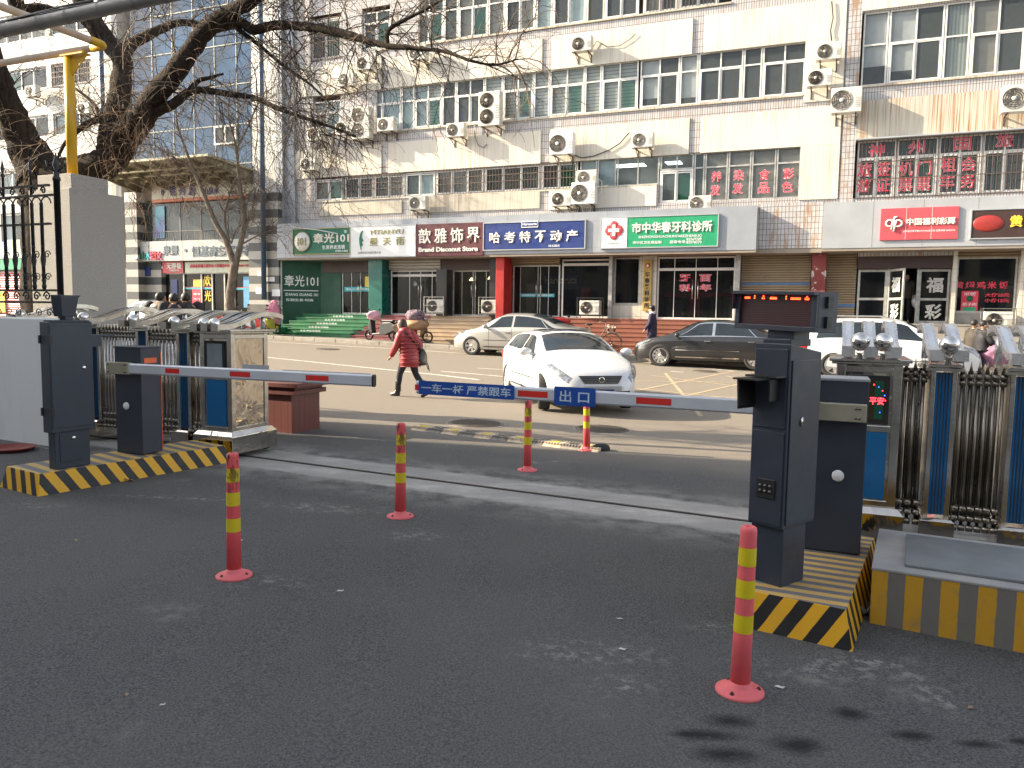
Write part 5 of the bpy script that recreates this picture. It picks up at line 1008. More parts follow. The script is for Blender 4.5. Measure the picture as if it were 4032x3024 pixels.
def gate(lab, u_head0, u_head1, posts, side, back_v=.62, panel=None):
    base = UVP((u_head0 + u_head1) / 2, GV); t = thing('folding_gate', lab, 'folding gate', base, FRZ); sl = -.0225 * math.cos(TH); BY = -.06 if side == 'L' else -.12; AZ, AR_ = (1.415, .14) if side == 'L' else (1.45, .19); t.scale = (1, 1, 1.0 if side == 'L' else 1.03); cx = (u_head0 + u_head1) / 2
    S = M['steel']; hx0, hx1 = u_head0 - cx, u_head1 - cx
    def zsh(x): return sl * x
    # head cabinet
    hc = MB().bb(hx0, hx1, .03, back_v - .03, .28, 1.34).build('head_cabinet', S, t, bevel=.006)
    mb = MB()
    for xx in (hx0 - .012, hx1 - .05):
        for yy in (.018, back_v - .08): mb.bb(xx, xx + .062, yy, yy + .062, .27, 1.34)
    for zz in (.28, .84, 1.28): mb.bb(hx0 + .05, hx1 - .05, .014, .03, zz, zz + .05); mb.bb(hx1, hx1 + .012, .08, back_v - .08, zz, zz + .05)
    mb.build('corner_frame', M['steel2'], hc, bevel=.005)
    MB().bb(hx0 - .05, hx1 + .05, -.03, back_v + .03, 1.34, 1.36).bb(hx0 - .07, hx1 + .07, -.05, back_v + .05, 1.36, 1.385).build('cap', M['steel2'], hc, bevel=.005)
    MB().loft([[(hx0 - .05 - e, -.03 - e, z), (hx1 + .05 + e, -.03 - e, z), (hx1 + .05 + e, back_v + .03 + e, z), (hx0 - .05 - e, back_v + .03 + e, z)] for e, z in ((.02, .05), (.02, .24), (-.02, .285))], sm=False).build('skirt', S, t, bevel=.005)
    for (xx, yy) in ((hx0 - .03, -.04), (hx0 + .10, -.05), (hx1 - .08, back_v + .03)):
        MB(T(xx, yy, .06) @ RX(90)).lathe([(.055, -.03), (.06, -.02), (.06, .02), (.055, .03)], 18).lathe([(.03, .031), (.03, .034)], 12, 1).build('wheel', [M['rubber'], M['chrome']], t)
    xw = (hx1 - hx0)
    MB().bb(hx0 + .07, hx1 - .07, .008, .03, .90, 1.26).build('display_frame', M['black'], hc)
    if panel: panel(hc, hx0, hx1)
    else:
        MB().bb(hx0 + .10, hx1 - .10, .004, .008, .93, 1.23).build('display_screen', mat('grey_screen', (.20, .24, .26), .2), hc)
    b_ = M['gate_blue']; MB().bb(hx0 + .07, hx1 - .07, .016, .03, .34, .84).build('blue_panel', b_, hc)
    for x in (hx0 + .06, (hx0 + hx1) / 2, hx1 - .06): arch(x, -.14, z0=AZ, rise=AR_).build('top_arch', [M['steel2'], M['arch_black']] if side == 'L' else [M['steel_light'], M['steel_matt']], t)
    for x in ((hx0 * .5 + hx1 * .5 + hx0 + .06) / 2, (hx0 * .5 + hx1 * .5 + hx1 - .06) / 2): mb = MB(); mb.lathe([(.02, 1.385), (.016, 1.42), (.03, 1.43)], 12, 0, T(x, BY, 0)); mb.sphere((x, BY, AZ + (.03 if side == 'L' else .06)), .062 if side == 'L' else .068, 0, 24, 14); mb.build('steel_ball', M['chrome'], t)
    edges = []
    for (p0, p1) in posts:
        x0, x1 = p0 - cx, p1 - cx; q = zsh((x0 + x1) / 2); edges.append((x0, x1, q)); ps = MB(T(0, 0, q)); ps.bb(x0, x0 + .035, .05, back_v - .05, .25, 1.32); ps.bb(x1 - .035, x1, .05, back_v - .05, .25, 1.32); po = ps.build('post', M['steel2'], t, bevel=.004)
        mb = MB(T(0, 0, q)); mb.bb(x0 + .035, x1 - .035, .06, .07, .27, 1.31); n = 4
        mb.build('blue_panel', b_, po)
        mb = MB(T(0, 0, q)); [mb.bb(x0 + .035 + (x1 - x0 - .07) * k / 5 - .003, x0 + .035 + (x1 - x0 - .07) * k / 5 + .003, .053, .06, .27, 1.31) for k in range(1, 5)]; mb.build('panel_rib', M['black'], po)
        MB(T(0, 0, q)).bb(x0 - .04, x1 + .04, .0, back_v, 1.32, 1.345).bb(x0 - .02, x1 + .02, .02, back_v - .02, 1.345, 1.37).build('cap', M['steel2'], po, bevel=.004)
        MB(T(0, 0, q)).loft([[(x0 - e, .0 - e, z), (x1 + e, .0 - e, z), (x1 + e, back_v + e, z), (x0 - e, back_v + e, z)] for e, z in ((.03, .07), (.03, .235), (.01, .252))], sm=False).build('skirt', S, po, bevel=.004)
        for x in (x0 + .01, x1 - .01): mb = arch(x, -.14, z0=AZ, rise=AR_); mb.v = [v + Vector((0, 0, q)) for v in mb.v]; mb.build('top_arch', [M['steel2'], M['arch_black']] if side == 'L' else [M['steel_light'], M['steel_matt']], t)
        x = (x0 + x1) / 2; mb = MB(T(0, 0, q)); mb.lathe([(.02, 1.37), (.016, 1.42), (.03, 1.43)], 12, 0, T(x, BY, 0)); mb.sphere((x, BY, AZ + (.03 if side == 'L' else .06)), .062 if side == 'L' else .068, 0, 24, 14); mb.build('steel_ball', M['chrome'], t)
    spans = sorted([(hx0, hx1, 0)] + edges)
    for (a, b2) in zip(spans[:-1], spans[1:]):
        x0, x1, q = a[1] + .01, b2[0] - .01, (a[2] + b2[2]) / 2
        if x1 - x0 < .05: continue
        n = max(3, int((x1 - x0) / .05)); mb = MB(T(0, 0, q)); m2 = MB(T(0, 0, q))
        for k in range(n):
            x = x0 + (x1 - x0) * (k + .5) / n
            for yy in (.10, .30, .50): mb.tube([(x, yy, .2), (x, yy, 1.27)], .0125, 0, 8)
            for yy in (.085,):
                for zz in (1.29, 1.245): m2.tube([(x - .021, yy, zz), (x + .021, yy, zz)], .021, 0, 10)
                for zz in (.33, .26, .19): m2.tube([(x - .021, yy, zz), (x + .021, yy, zz)], .024, 0, 10)
            for yy in (.45,):
                for zz in (1.29, 1.245): m2.tube([(x - .021, yy, zz), (x + .021, yy, zz)], .021, 0, 8)
            m2.lathe([(.016, 1.31), (.001, 1.40)], 8, 0, T(x, .09, 0))
        la = mb.build('lattice', M['steel2'] if side == 'L' else M['steel_dark2'], t); m2.build('link_roller', M['steel_dark2'], la)
    return t
b = NB('gate_blue_panel'); M['gate_blue'] = b.base(b.mix(b.noise(3), (.008, .11, .30), (.012, .16, .38)), .12, .2, .8)
M['arch_black'] = mat('glossy_black_band', (.02, .02, .022), .2); M['steel_light'] = mat('bright_sheet_steel', (.56, .56, .55), .28, .55, sc=5); M['steel_matt'] = mat('pale_brushed_band', (.62, .64, .67), .4, .5); M['steel_dark2'] = brushed('dark_steel_links', (.26, .235, .20), .3, 6, .08)  # darker steel for both gates' links and the right lattice
def uat(px, py, v):                             # street coordinate u where a pixel's ray meets the vertical plane v
    r = ray(px, py); p = CAM + r * ((v - CAM.dot(V)) / r.dot(V)); return p.dot(U)
l0, l1 = uat(790, 1600, GV), uat(905, 1600, GV)
gate('left stainless folding gate with blue panels and wavy tops, folded open beside the stone pillar', l0, l1 - .0, [(uat(683, 1500, GV) , uat(735, 1500, GV)), (uat(520, 1400, GV), uat(570, 1400, GV)), (uat(330, 1400, GV), uat(375, 1400, GV)), (-9.15, -8.95)], 'L')
h0, h1 = uat(3302, 1450, GV + .04), uat(3545, 1500, GV + .04)
def rpanel(hc, hx0, hx1):
    w_ = hx1 - hx0; b = NB('lit_dot_screen'); scr = b.base((.035, .028, .008), .12, 0, .8); so_ = MB().bb(hx0 + .10, hx1 - .10, .004, .008, .93, 1.23).build('display_screen', scr, hc)
    g2 = MB(); g2.bb(hx1 - .17, hx1 - .11, .002, .004, .94, 1.22); g2.build('green_reflex_strip', mat('dark_green_film', (.01, .08, .05), .2), so_)
    mb = MB(); cx_ = (hx0 + hx1) / 2
    for k in range(11):
        q = math.pi * k / 10; mb.sphere((cx_ - .12 * math.cos(q), .003, 1.08 + .12 * math.sin(q)), .0042, k % 2, 6, 4)
    mb.text('平安', hx1 - .155, 1.075, .10, .055, .003, .003, 0, .0); mb.sphere((hx1 - .13, .003, .99), .004, 1, 6, 4); mb.build('lit_diodes', [emit('red_diode', (1, .02, .03), 5), emit('blue_diode', (.03, .06, 1), 5)], so_)
gate('right stainless folding gate with a lit dot display, blue panels and steel balls', h0, h1, [(uat(3667, 1500, GV), uat(3775, 1500, GV)), (uat(3985, 1500, GV), uat(4100, 1500, GV)), (uat(4260, 1500, GV), uat(4360, 1500, GV))], 'R', panel=rpanel)
# ================================================================ stone pillar, wall, iron fence, pipes
pu0, pv0 = -9.54, 7.5
c = U * pu0 + V * pv0; c.z = gz(c.x, c.y); t = thing('gate_pillar', 'tall grey granite gate pillar with a stepped cap and a dirty stain', 'pillar', c, FRZ)
b = NB('flamed_granite'); o_ = b.tc.outputs['Object']; n_ = b.noise(75, 6, o_, .75); b.bump(b.noise(60, 5, o_, .7), .6, .02); cc = b.mix(b.ramp(n_, .35, .65), (.28, .26, .235), (.46, .435, .40)); cc = b.mix(b.ramp(b.noise(1.1, 5, o_), .60, .75, 0, .45), cc, (.13, .10, .075)); M['granite'] = b.base(cc, .8)
ph = 3.27 - c.z; MB().bb(-.80, 0, 0, .86, -.1, ph).build('shaft', M['granite'], t, bevel=.008); MB().bb(-.72, -.06, .08, .66, ph, ph + .21).build('cap', M['granite'], t, bevel=.008)
top = ph + .21 + c.z
# yellow gas pipe support on the pillar
r_ = ray(318, 717); pq = c + U * (-.36) + V * .34; bx = Vector((pq.x, pq.y, top)); t = thing('pipe_support', 'yellow steel post with a bracket standing on the granite pillar', 'pipe support', bx, FRZ)
yp = mat('yellow_pipe_paint', (.62, .36, .015), .4, sc=4); cp = mat('cream_pipe_paint', (.55, .43, .32), .45, sc=4)
ztop = at(290, 225, bx.y).z; MB().lathe([(.068, .0), (.066, ztop - top)], 20).build('post', yp, t); MB().bb(-.14, .14, -.10, .10, 0, .02).build('foot_plate', yp, t); MB().bb(-.09, .34, -.07, .07, ztop - top, ztop - top + .02).prism([(.06, ztop - top - .02), (.34, ztop - top - .02), (.06, ztop - top - .26)], -.01, .01).build('bracket', yp, t)
zc = ztop + .066; vline = bx.dot(V); ucorn = uat(418, 198, vline)
t = thing('gas_pipe', 'cream overhead gas pipe with a yellow elbow resting on the yellow post', 'pipe', bx + Vector((0, 0, zc - top)), FRZ); ub = bx.dot(U); xe = ucorn - ub
MB().tube([(-9, 0, 0), (xe - .25, 0, 0)], .046, 0, 14).build('pipe_run', cp, t); MB().tube([(xe, -.25, 0), (xe, -8, 0)], .046, 0, 14).build('pipe_run', cp, t)
MB().tube([(xe - .25, 0, 0)] + [(xe - .10 + .10 * math.sin(q), -.10 + .10 * math.cos(q), 0) for q in [k * math.pi / 12 for k in range(7)]] + [(xe, -.25, 0)], .051, 0, 14).build('elbow', yp, t)
# lagged overhead pipe with cables strapped along it
v_ = 5.4; pa = CAM + ray(0, 150) * ((v_ - 0) / ray(0, 150).dot(V)); t = thing('lagged_pipe', 'thick grey lagged pipe crossing the top left corner with cables strapped on', 'pipe', pa, FRZ)
MB().tube([(-3, 0, .0), (9, 0, .25)], .062, 0, 18).build('pipe_run', mat('grey_lagging', (.22, .205, .19), .6, sc=3, bump=.2, bsc=12), t)
mb = MB(); random.seed(8)
for k in range(26): x = -2.8 + k * .42 + random.uniform(-.1, .1); mb.lathe([(.064, -.006), (.068, 0), (.064, .006)], 16, 0, T(x, 0, .25 * (x + 3) / 12) @ RY(90 - 1.2) , True, False)
mb.build('strap', M['grille'], t)
for k in range(4): MB().tube([(-3 + 12 * q / 30, .01 * k - .01 + .012 * math.sin(q * 1.3 + k), .25 * q / 30 + .072 + .012 * k + .01 * math.sin(q * .9 + 2 * k)) for q in range(31)], .007, 0, 5).build('cable', M['black'], t)
# low white wall and fence
A = puv(G(195, 1757)); wu1 = A[0]; wv = A[1]; c = UVP(wu1, wv); t = thing('low_wall', 'low white painted wall at the left edge below the iron fence', 'wall', c, FRZ)
b = NB('stained_whitewash'); o_ = b.tc.outputs['Object']; st = b.noise(1, 6, b.scale(o_, (3, 2, .7)), .6); b.bump(b.noise(20, 4), .15, .01); wl = b.base(b.mix(b.ramp(st, .5, .75, 0, .35), (.68, .69, .67), (.42, .41, .37)), .6)
MB().bb(-4, 0, 0, .35, -.1, 1.43).build('panel', wl, t, bevel=.02)
fz = c.z + 1.43; pole_u = uat(233, 1000, wv + .2); px_ = pole_u - wu1
f = thing('iron_fence', 'black wrought iron gate leaf with scrolls and finials on the low wall', 'fence', c + Vector((0, 0, 1.43)), FRZ); blk = M['black']
hp = at(215, 700, (c + U * px_).y).z - fz
mb = MB(T(px_, .2, 0)); mb.lathe([(.034, 0), (.034, hp), (.042, hp), (.042, hp + .03), (.03, hp + .05), (.03, hp + .10), (.02, hp + .12), (.035, hp + .17), (.004, hp + .30)], 14)
for k in range(4): q = k * math.pi / 2; mb.tube([(.02 * math.cos(q), .02 * math.sin(q), hp + .1), (.10 * math.cos(q), .10 * math.sin(q), hp + .13), (.12 * math.cos(q), .12 * math.sin(q), hp + .20), (.08 * math.cos(q), .08 * math.sin(q), hp + .18)], .010, 0, 5)
mb.build('gate_post', blk, f)
def zpx(y): return at(200, y, (c + U * (px_ - .3)).y).z - fz
zt1, zt2, zm, zb1, zb2 = zpx(722), zpx(762), zpx(876), zpx(1142), zpx(1190)
for nm, z in (('top_rail', zt1), ('upper_rail', zt2), ('middle_rail', zm), ('lower_rail', zb1), ('bottom_rail', zb2)): MB().bb(px_ - 4, px_ - (.0 if nm in ('lower_rail', 'upper_rail') else .12), .185, .215, z - .012, z + .012).build(nm, blk, f)
x = px_ - .22
for k in range(14):
    xx = px_ - .26 - k * .155; mb = MB(T(xx, .2, 0)); mb.lathe([(.019, zb1), (.019, zt2 - .10), (.022, zt2 - .09), (.014, zt2 - .07)], 8)
    mb.lathe([(.02, zb1 + .02), (.026, zb1 + .05), (.016, zb1 + .08), (.026, zb1 + .11), (.016, zb1 + .14), (.026, zb1 + .17), (.012, zb1 + .22), (.03, zb1 + .34), (.014, zb1 + .46), (.022, zb1 + .5)], 8)
    if k % 3 == 1: mb.lathe([(.014, zt2), (.014, zt1 + .12), (.028, zt1 + .14), (.01, zt1 + .17), (.022, zt1 + .22), (.002, zt1 + .32)], 8)
    mb.tube([(.155 * (1 - math.cos(q)) / 2 - 0, 0, zt2 - .09 + .075 * math.sin(q)) for q in [k2 * math.pi / 8 for k2 in range(9)]], .008, 0, 5)
    mb.build('baluster', blk, f)
def scroll(cx, cz, r, sgn=1, turns=1.6):
    return [(cx + sgn * r * (1 - q / 26) * math.cos(turns * 2 * math.pi * q / 26), .2, cz + r * (1 - q / 26) * math.sin(turns * 2 * math.pi * q / 26)) for q in range(24)]
for k in range(12):
    cx_ = px_ - .22 - k * .17
    MB().tube(scroll(cx_, (zt1 + zt2) / 2, (zt1 - zt2) / 2 - .012, 1 if k % 2 else -1), .009, 0, 5).build('scroll', blk, f); MB().tube(scroll(cx_, (zb1 + zb2) / 2, (zb1 - zb2) / 2 - .012, 1 if k % 2 else -1), .009, 0, 5).build('scroll', blk, f)
    for z in (zb1 + .15, zb1 + .40, zb2 - .12): MB().tube(scroll(cx_ + .03, z, .05, -1 if k % 2 else 1), .006, 0, 5).build('scroll', blk, f)
# dark red hut behind the gate head
t0 = uat(1052, 1600, 8.2); t1 = uat(1160, 1600, 8.2); c = UVP(t0, 8.2); t = thing('wooden_planter', 'dark red wooden planter box with a stepped rim behind the left gate head', 'planter', c, FRZ); rw = mat('dark_red_planks', (.12, .028, .022), .55, sc=3, var=.4)
wd_ = t1 - t0
b = NB('red_plank'); s_ = b.sep(b.tc.outputs['Object']); f_ = b.ramp(b.math('FRACT', b.math('MULTIPLY', b.math('ADD', s_[0], s_[1]), 9.0)), .03, .08); rw = b.base(b.mix(f_, (.02, .006, .005), b.mix(b.noise(2), (.15, .035, .028), (.09, .02, .017))), .5)
MB().bb(-.6, wd_ - .05, 0, .6, -.02, .50).build('plank_box', rw, t); MB().bb(-.65, wd_ + .03, -.05, .65, .50, .56).bb(-.7, wd_ + .10, -.08, .70, .60, .66).bb(-.6, wd_, 0, .6, .56, .60).build('rim', rw, t, bevel=.005)
# litter
p = G(45, 1773); t = thing('plastic_dish', 'shallow dark red plastic lid lying on the ground by the low wall', 'lid', p); MB().lathe([(.02, .004), (.20, .004), (.23, .03), (.235, .035), (.23, .04), (.2, .014), (.02, .012)], 28).build('dish', mat('dull_red_plastic', (.20, .035, .028), .5), t)
lf = mat('dry_leaf', (.26, .17, .09), .8); paper = mat('pale_scrap', (.5, .49, .45), .8)
def scrap(nm, lab, x, y, s, m, z=.012, grp=None):
    p = G(x, y); r0 = random.random() * 6; mb = MB(RZ(math.degrees(r0))); mb.add([(-s, 0, .004), (-s * .3, -s * .45, z), (s * .6, -s * .3, z * .6), (s, .1 * s, z * 1.6), (s * .3, s * .4, z * .8), (-s * .5, s * .35, z * 1.3), (0, 0, .006)], [(0, 1, 6), (1, 2, 6), (2, 3, 6), (3, 4, 6), (4, 5, 6), (5, 0, 6)])
    o = mb.build(nm, m); o.location = p; return tag(o, lab, 'leaf' if 'leaf' in nm else 'scrap', grp)
random.seed(12)
scrap('leaf', 'curled dry leaf by the side of the left striped island', 510, 1895, .05, lf, .02); scrap('paper_scrap', 'crumpled white paper between the right island and the plinth', 3400, 2425, .07, paper, .05)
for x, y in ((170, 1755), (150, 1762), (185, 1768), (2450, 2560), (500, 2740), (640, 2780), (3820, 2790), (1340, 2330), (1760, 1755), (1330, 1660), (2930, 2235), (3070, 2710), (2440, 2440), (1230, 1980), (1650, 2085), (950, 2130), (300, 2130), (1120, 1760)): scrap('paper_scrap', 'tiny pale scrap lying on the asphalt', x, y, random.uniform(.012, .026), random.choice([paper, lf]), .008, 'tiny scraps on the asphalt')
# ================================================================ cars
def interp(keys, x):
    if x <= keys[0][0]: return keys[0][1]
    for (a, va), (b2, vb) in zip(keys[:-1], keys[1:]):
        if x <= b2: q = (x - a) / (b2 - a); return va + (vb - va) * q
    return keys[-1][1]
def smooth_keys(keys, n=3):
    # gentle rounding of a polyline by corner cutting
    for _ in range(n):
        o = [keys[0]]
        for a, b2 in zip(keys[:-1], keys[1:]): o += [(a[0] * .75 + b2[0] * .25, a[1] * .75 + b2[1] * .25), (a[0] * .25 + b2[0] * .75, a[1] * .25 + b2[1] * .75)]
        keys = o + [keys[-1]]
    return keys
def paint(name, c, metal=.0, rough=.28):
    b = NB(name); b.p.inputs['Coat Weight'].default_value = .8; b.p.inputs['Coat Roughness'].default_value = .05
    return b.base(b.mix(b.ramp(b.noise(2.5, 5), .35, .75, 0, .25), c, tuple(x * .82 + .01 for x in c)), rough, metal)
M['car_white'] = paint('white_car_paint', (.60, .61, .62)); M['car_silver'] = paint('silver_car_paint', (.38, .37, .345), .45, .32); M['car_black'] = paint('dusty_black_paint', (.022, .022, .024), .3, .3); M['car_blue'] = paint('pale_blue_car_paint', (.42, .50, .60), .3)
M['car_glass'] = mat('tinted_car_glass', (.015, .022, .028), .04, spec=.5, var=.5, sc=1.5); M['lens'] = mat('headlight_lens', (.32, .33, .34), .08, .6, spec=1.0, sc=20, var=.6); M['tail'] = mat('red_tail_lens', (.42, .02, .02), .15); M['tyre'] = mat('tyre_rubber', (.022, .021, .02), .85, sc=9, var=.3); M['alloy'] = mat('alloy_rim', (.50, .48, .46), .3, .7, sc=6, var=.2)
def wheel(par, x, y, r, side, spokes=8, steer=0):
    Mx = T(x, y, r) @ RZ(steer) @ RX(-90 * side)                      # axle along +y*side
    w_ = .205; t = MB(Mx); t.lathe([(r * .66, -w_ / 2), (r * .93, -w_ / 2), (r, -w_ / 2 + .03), (r, w_ / 2 - .03), (r * .94, w_ / 2), (r * .70, w_ / 2 - .005), (r * .66, w_ / 2 - .03)], 32)
    wh = t.build('wheel', M['tyre'], par)
    rm = MB(Mx); R_ = r * .68; rm.lathe([(R_, w_ / 2 - .06), (R_, w_ / 2 - .012), (R_ * .93, w_ / 2 - .005), (R_ * .90, w_ / 2 - .03)], 32, caps=False); rm.lathe([(.01, w_ / 2 - .02), (r * .17, w_ / 2 - .022), (r * .19, w_ / 2 - .05)], 16)
    for k in range(spokes):
        q = 2 * math.pi * k / spokes; M2 = Matrix.Rotation(q, 4, 'Z')
        a, b2 = .026 if spokes > 6 else .05, .040 if spokes > 6 else .062
        rm.add([(r * .12, -a, w_ / 2 - .022), (r * .12, a, w_ / 2 - .022), (R_ * .93, b2, w_ / 2 - .018), (R_ * .93, -b2, w_ / 2 - .018), (r * .12, -a, w_ / 2 - .05), (r * .12, a, w_ / 2 - .05), (R_ * .93, b2, w_ / 2 - .04), (R_ * .93, -b2, w_ / 2 - .04)], [(0, 3, 2, 1), (0, 1, 5, 4), (1, 2, 6, 5), (2, 3, 7, 6), (3, 0, 4, 7)], 0, M2)
    rm.build('rim', M['alloy'], wh, fixn=True)
    MB(Mx).lathe([(.01, w_ / 2 - .09), (R_ * .99, w_ / 2 - .09)], 24).build('brake_disc', M['rubber'], wh)
def car(lab, cat, loc, heading, L=4.7, W=1.76, H=1.45, kind='sedan', pm='car_white', wb=2.7, fo=.88, r=.325, spokes=8, steer=0, tilt=0.0, name='parked_car', front=True, winx=None, chrome=False, group='cars on the street'):
    t = thing(name, lab, cat, loc, heading, group); t.rotation_euler = (0, 0, heading)
    h = L / 2; xf = h - fo; xr = xf - wb; hw = W / 2
    if kind == 'sedan':
        top = [(-h, .60), (-h + .03, .92), (-h + .12, 1.00), (-h + .75, 1.05), (-h + 1.25, 1.30), (-h + 1.75, H - .03), (-h + 2.3, H), (-h + 2.85, H - .03), (h - 1.15, .99), (h - .6, .90), (h - .15, .76), (h - .03, .66), (h, .45)]; wsx = (h - 1.22, -h + 2.80); rwx = (-h + .85, -h + 1.72)
        belt = [(-h, .60), (-h + .1, .88), (-h + .8, .96), (0, .94), (h - 1.2, .91), (h - .6, .82), (h - .12, .66), (h, .45)]
    elif kind == 'hatch':
        top = [(-h, .55), (-h + .04, .98), (-h + .18, 1.14), (-h + .75, H - .07), (-h + 1.5, H - .01), (-h + 2.1, H), (-h + 2.5, H - .05), (h - 1.12, 1.00), (h - .5, .88), (h - .13, .74), (h - .02, .60), (h, .42)]; wsx = (h - 1.18, -h + 2.45); rwx = (-h + .12, -h + .7)
        belt = [(-h, .55), (-h + .1, .98), (-h + .8, 1.0), (0, .95), (h - 1.1, .92), (h - .5, .80), (h - .12, .64), (h, .42)]
    else:
        top = [(-h, .6), (-h + .04, 1.1), (-h + .15, 1.3), (-h + .5, H - .06), (-h + 1.2, H), (-h + 2.3, H), (-h + 2.75, H - .06), (h - 1.1, 1.14), (h - .5, 1.04), (h - .1, .88), (h, .5)]; wsx = (h - 1.15, -h + 2.7); rwx = (-h + .05, -h + .45)
        belt = [(-h, .6), (-h + .1, 1.0), (-h + .8, 1.08), (0, 1.06), (h - 1.1, 1.03), (h - .5, .95), (h - .12, .78), (h, .5)]
    top = smooth_keys(top, 2); belt = smooth_keys(belt, 2)
    wk = smooth_keys([(-h, hw * .62), (-h + .06, hw * .86), (-h + .5, hw * .97), (0, hw), (h - .9, hw * .97), (h - .35, hw * .86), (h - .08, hw * .66), (h, hw * .42)], 2)
    low = smooth_keys([(-h, .42), (-h + .05, .30), (-h + .35, .22), (0, .19), (h - .5, .20), (h - .06, .24), (h, .36)], 1)
    gh0 = rwx[0]; gh1 = wsx[0]
    def wt(x):
        b_ = interp(belt, x); tp = interp(top, x); k = max(0, min(1, (tp - b_) / (H - interp(belt, 0)))); return interp(wk, x) * (.90 - .22 * k)
    def topz(x, s): return interp(top, x) - (.045 + .04 * max(0, min(1, (interp(top, x) - interp(belt, x)) / .5))) * abs(s) ** 3
    def ring(x):
        w_, b_, zl = interp(wk, x), interp(belt, x), interp(low, x); b_ = min(b_, topz(x, 1) - .012); wt_ = wt(x); mid = zl + (b_ - zl) * .45
        half = [(w_ * .80, zl), (w_ * .95, zl + .025), (w_ * .992, zl + .12), (w_ * 1.0, mid), (w_ * .995, b_ - (b_ - mid) * .35), (w_ * .975, b_ - .03), (w_ * .945, b_)] + [(w_ * .945 + (wt_ - w_ * .945) * q, b_ + (topz(x, 1) - b_) * q) for q in (.33, .66)] + [(wt_ * s, topz(x, s)) for s in (1, .93, .8, .5)]
        return [(x, y, z) for y, z in half] + [(x, 0, interp(top, x))] + [(x, -y, z) for y, z in reversed(half)]
    n = 56; xs = [-h + L * (1 - math.cos(math.pi * i / n)) / 2 * .35 + L * i / n * .65 for i in range(n + 1)]
    xs = [-h + (L) * (i / n) for i in range(n + 1)]; xs = sorted(set(xs + [-h + .02, -h + .045, h - .02, h - .045]))
    mb = MB(); mb.loft([ring(x) for x in xs]); body = mb.build('body', [M[pm], M['rubber']], t, fixn=True)
    for xx in (xf, xr):
        cb = MB(); cb.lathe([(r + .055, -W), (r + .055, W)], 32, 0, T(xx, 0, r + .01) @ RX(90)); co = cb.build('cut', M['rubber']); bo = body.modifiers.new('b', 'BOOLEAN'); bo.object = co; bo.operation = 'DIFFERENCE'; bo.solver = 'EXACT'
        bpy.context.view_layer.update(); me = bpy.data.meshes.new_from_object(body.evaluated_get(bpy.context.evaluated_depsgraph_get())); body.modifiers.clear(); body.data = me; bpy.data.objects.remove(co)
    me = body.data; me.polygons.foreach_set('use_smooth', [True] * len(me.polygons)); me.set_sharp_from_angle(angle=R(38)); me.name = 'body'
    if len(me.materials) < 1: me.materials.append(M[pm])
    # dark core inside the arches and the cabin glass
    MB().bb(-h + .25, h - .3, -hw + .24, hw - .24, .24, .62).build('underbody', M['rubber'], t)
    def side(x, q, sgn, off=.006): rr = ring(x); a = rr[6]; b2 = rr[9]; return (x, sgn * (a[1] + (b2[1] - a[1]) * q + off), a[2] + (b2[2] - a[2]) * q + off * .3)
    def swin(nm, x0b, x1b, x0t, x1t, q0=.10, q1=.93, off=.007, m='car_glass', par=None):
        for sgn in (1, -1):
            mb = MB(); N = 12; K = 4; vs = []
            for j in range(K + 1):
                q = q0 + (q1 - q0) * j / K
                for i in range(N + 1): xa = x0b + (x0t - x0b) * j / K; xb = x1b + (x1t - x1b) * j / K; vs.append(side(xa + (xb - xa) * i / N, q, sgn, off))
            fs = [(j * (N + 1) + i, j * (N + 1) + i + 1, (j + 1) * (N + 1) + i + 1, (j + 1) * (N + 1) + i) for j in range(K) for i in range(N)]
            if sgn > 0: fs = [f[::-1] for f in fs]
            mb.add(vs, fs, 0, None, True); o = mb.build(nm, M[m], t)
    ws0, ws1 = wsx; B_ = (ws0 + gh0) / 2 - .05 if kind != 'sedan' else (-h + 2.35)
    if kind == 'sedan': f0b, f0t, fb = ws0 - .18, ws1 + .02, B_; r1b, r1t = -h + 1.15, -h + 1.45
    elif kind == 'hatch': f0b, f0t, fb = ws0 - .2, ws1 + .02, -h + 2.0; r1b, r1t = -h + .75, -h + .95
    else: f0b, f0t, fb = ws0 - .2, ws1 + .05, -h + 2.3; r1b, r1t = -h + 1.2, -h + 1.2
    if chrome: swin('chrome_trim', r1b - .32, f0b + .06, r1t + .02, f0t + .02, .03, .99, .004, 'chrome')
    swin('side_window', fb + .04, f0b, fb + .04, f0t); swin('side_window', r1b, fb - .04, r1t - .05, fb - .04)
    if kind == 'sedan': swin('side_window', r1b - .30, r1b - .05, r1t - .12, r1t - .09)
    if kind == 'suv': swin('side_window', r1b - .75, r1b - .06, r1t - .62, r1t - .08)
    def topglass(nm, xa, xb, sm_=.90, m='car_glass'):
        vs = []; N = 10; K = 14; sg = 1 if xa > xb else -1
        for i in range(N + 1):
            x = xa + (xb - xa) * i / N; sl = (interp(top, x + .02) - interp(top, x - .02)) / .04; nl = math.hypot(sl, 1)
            for k in range(K + 1): s = -sm_ + 2 * sm_ * k / K; vs.append((x - sl / nl * .008, s * wt(x), topz(x, s) + .008 / nl))
        fs = [(i * (K + 1) + k, i * (K + 1) + k + 1, (i + 1) * (K + 1) + k + 1, (i + 1) * (K + 1) + k) for i in range(N) for k in range(K)]
        if xa > xb: fs = [f for f in fs]
        mb = MB(); mb.add(vs, fs, 0, None, True); o = mb.build(nm, M[m], t); return o
    topglass('windscreen', ws0 - .03, ws1 + .04); topglass('rear_window', rwx[1], rwx[0] + .08)
    if kind == 'hatch': topglass('sunroof', ws1 - .12, ws1 - 1.15, .8)
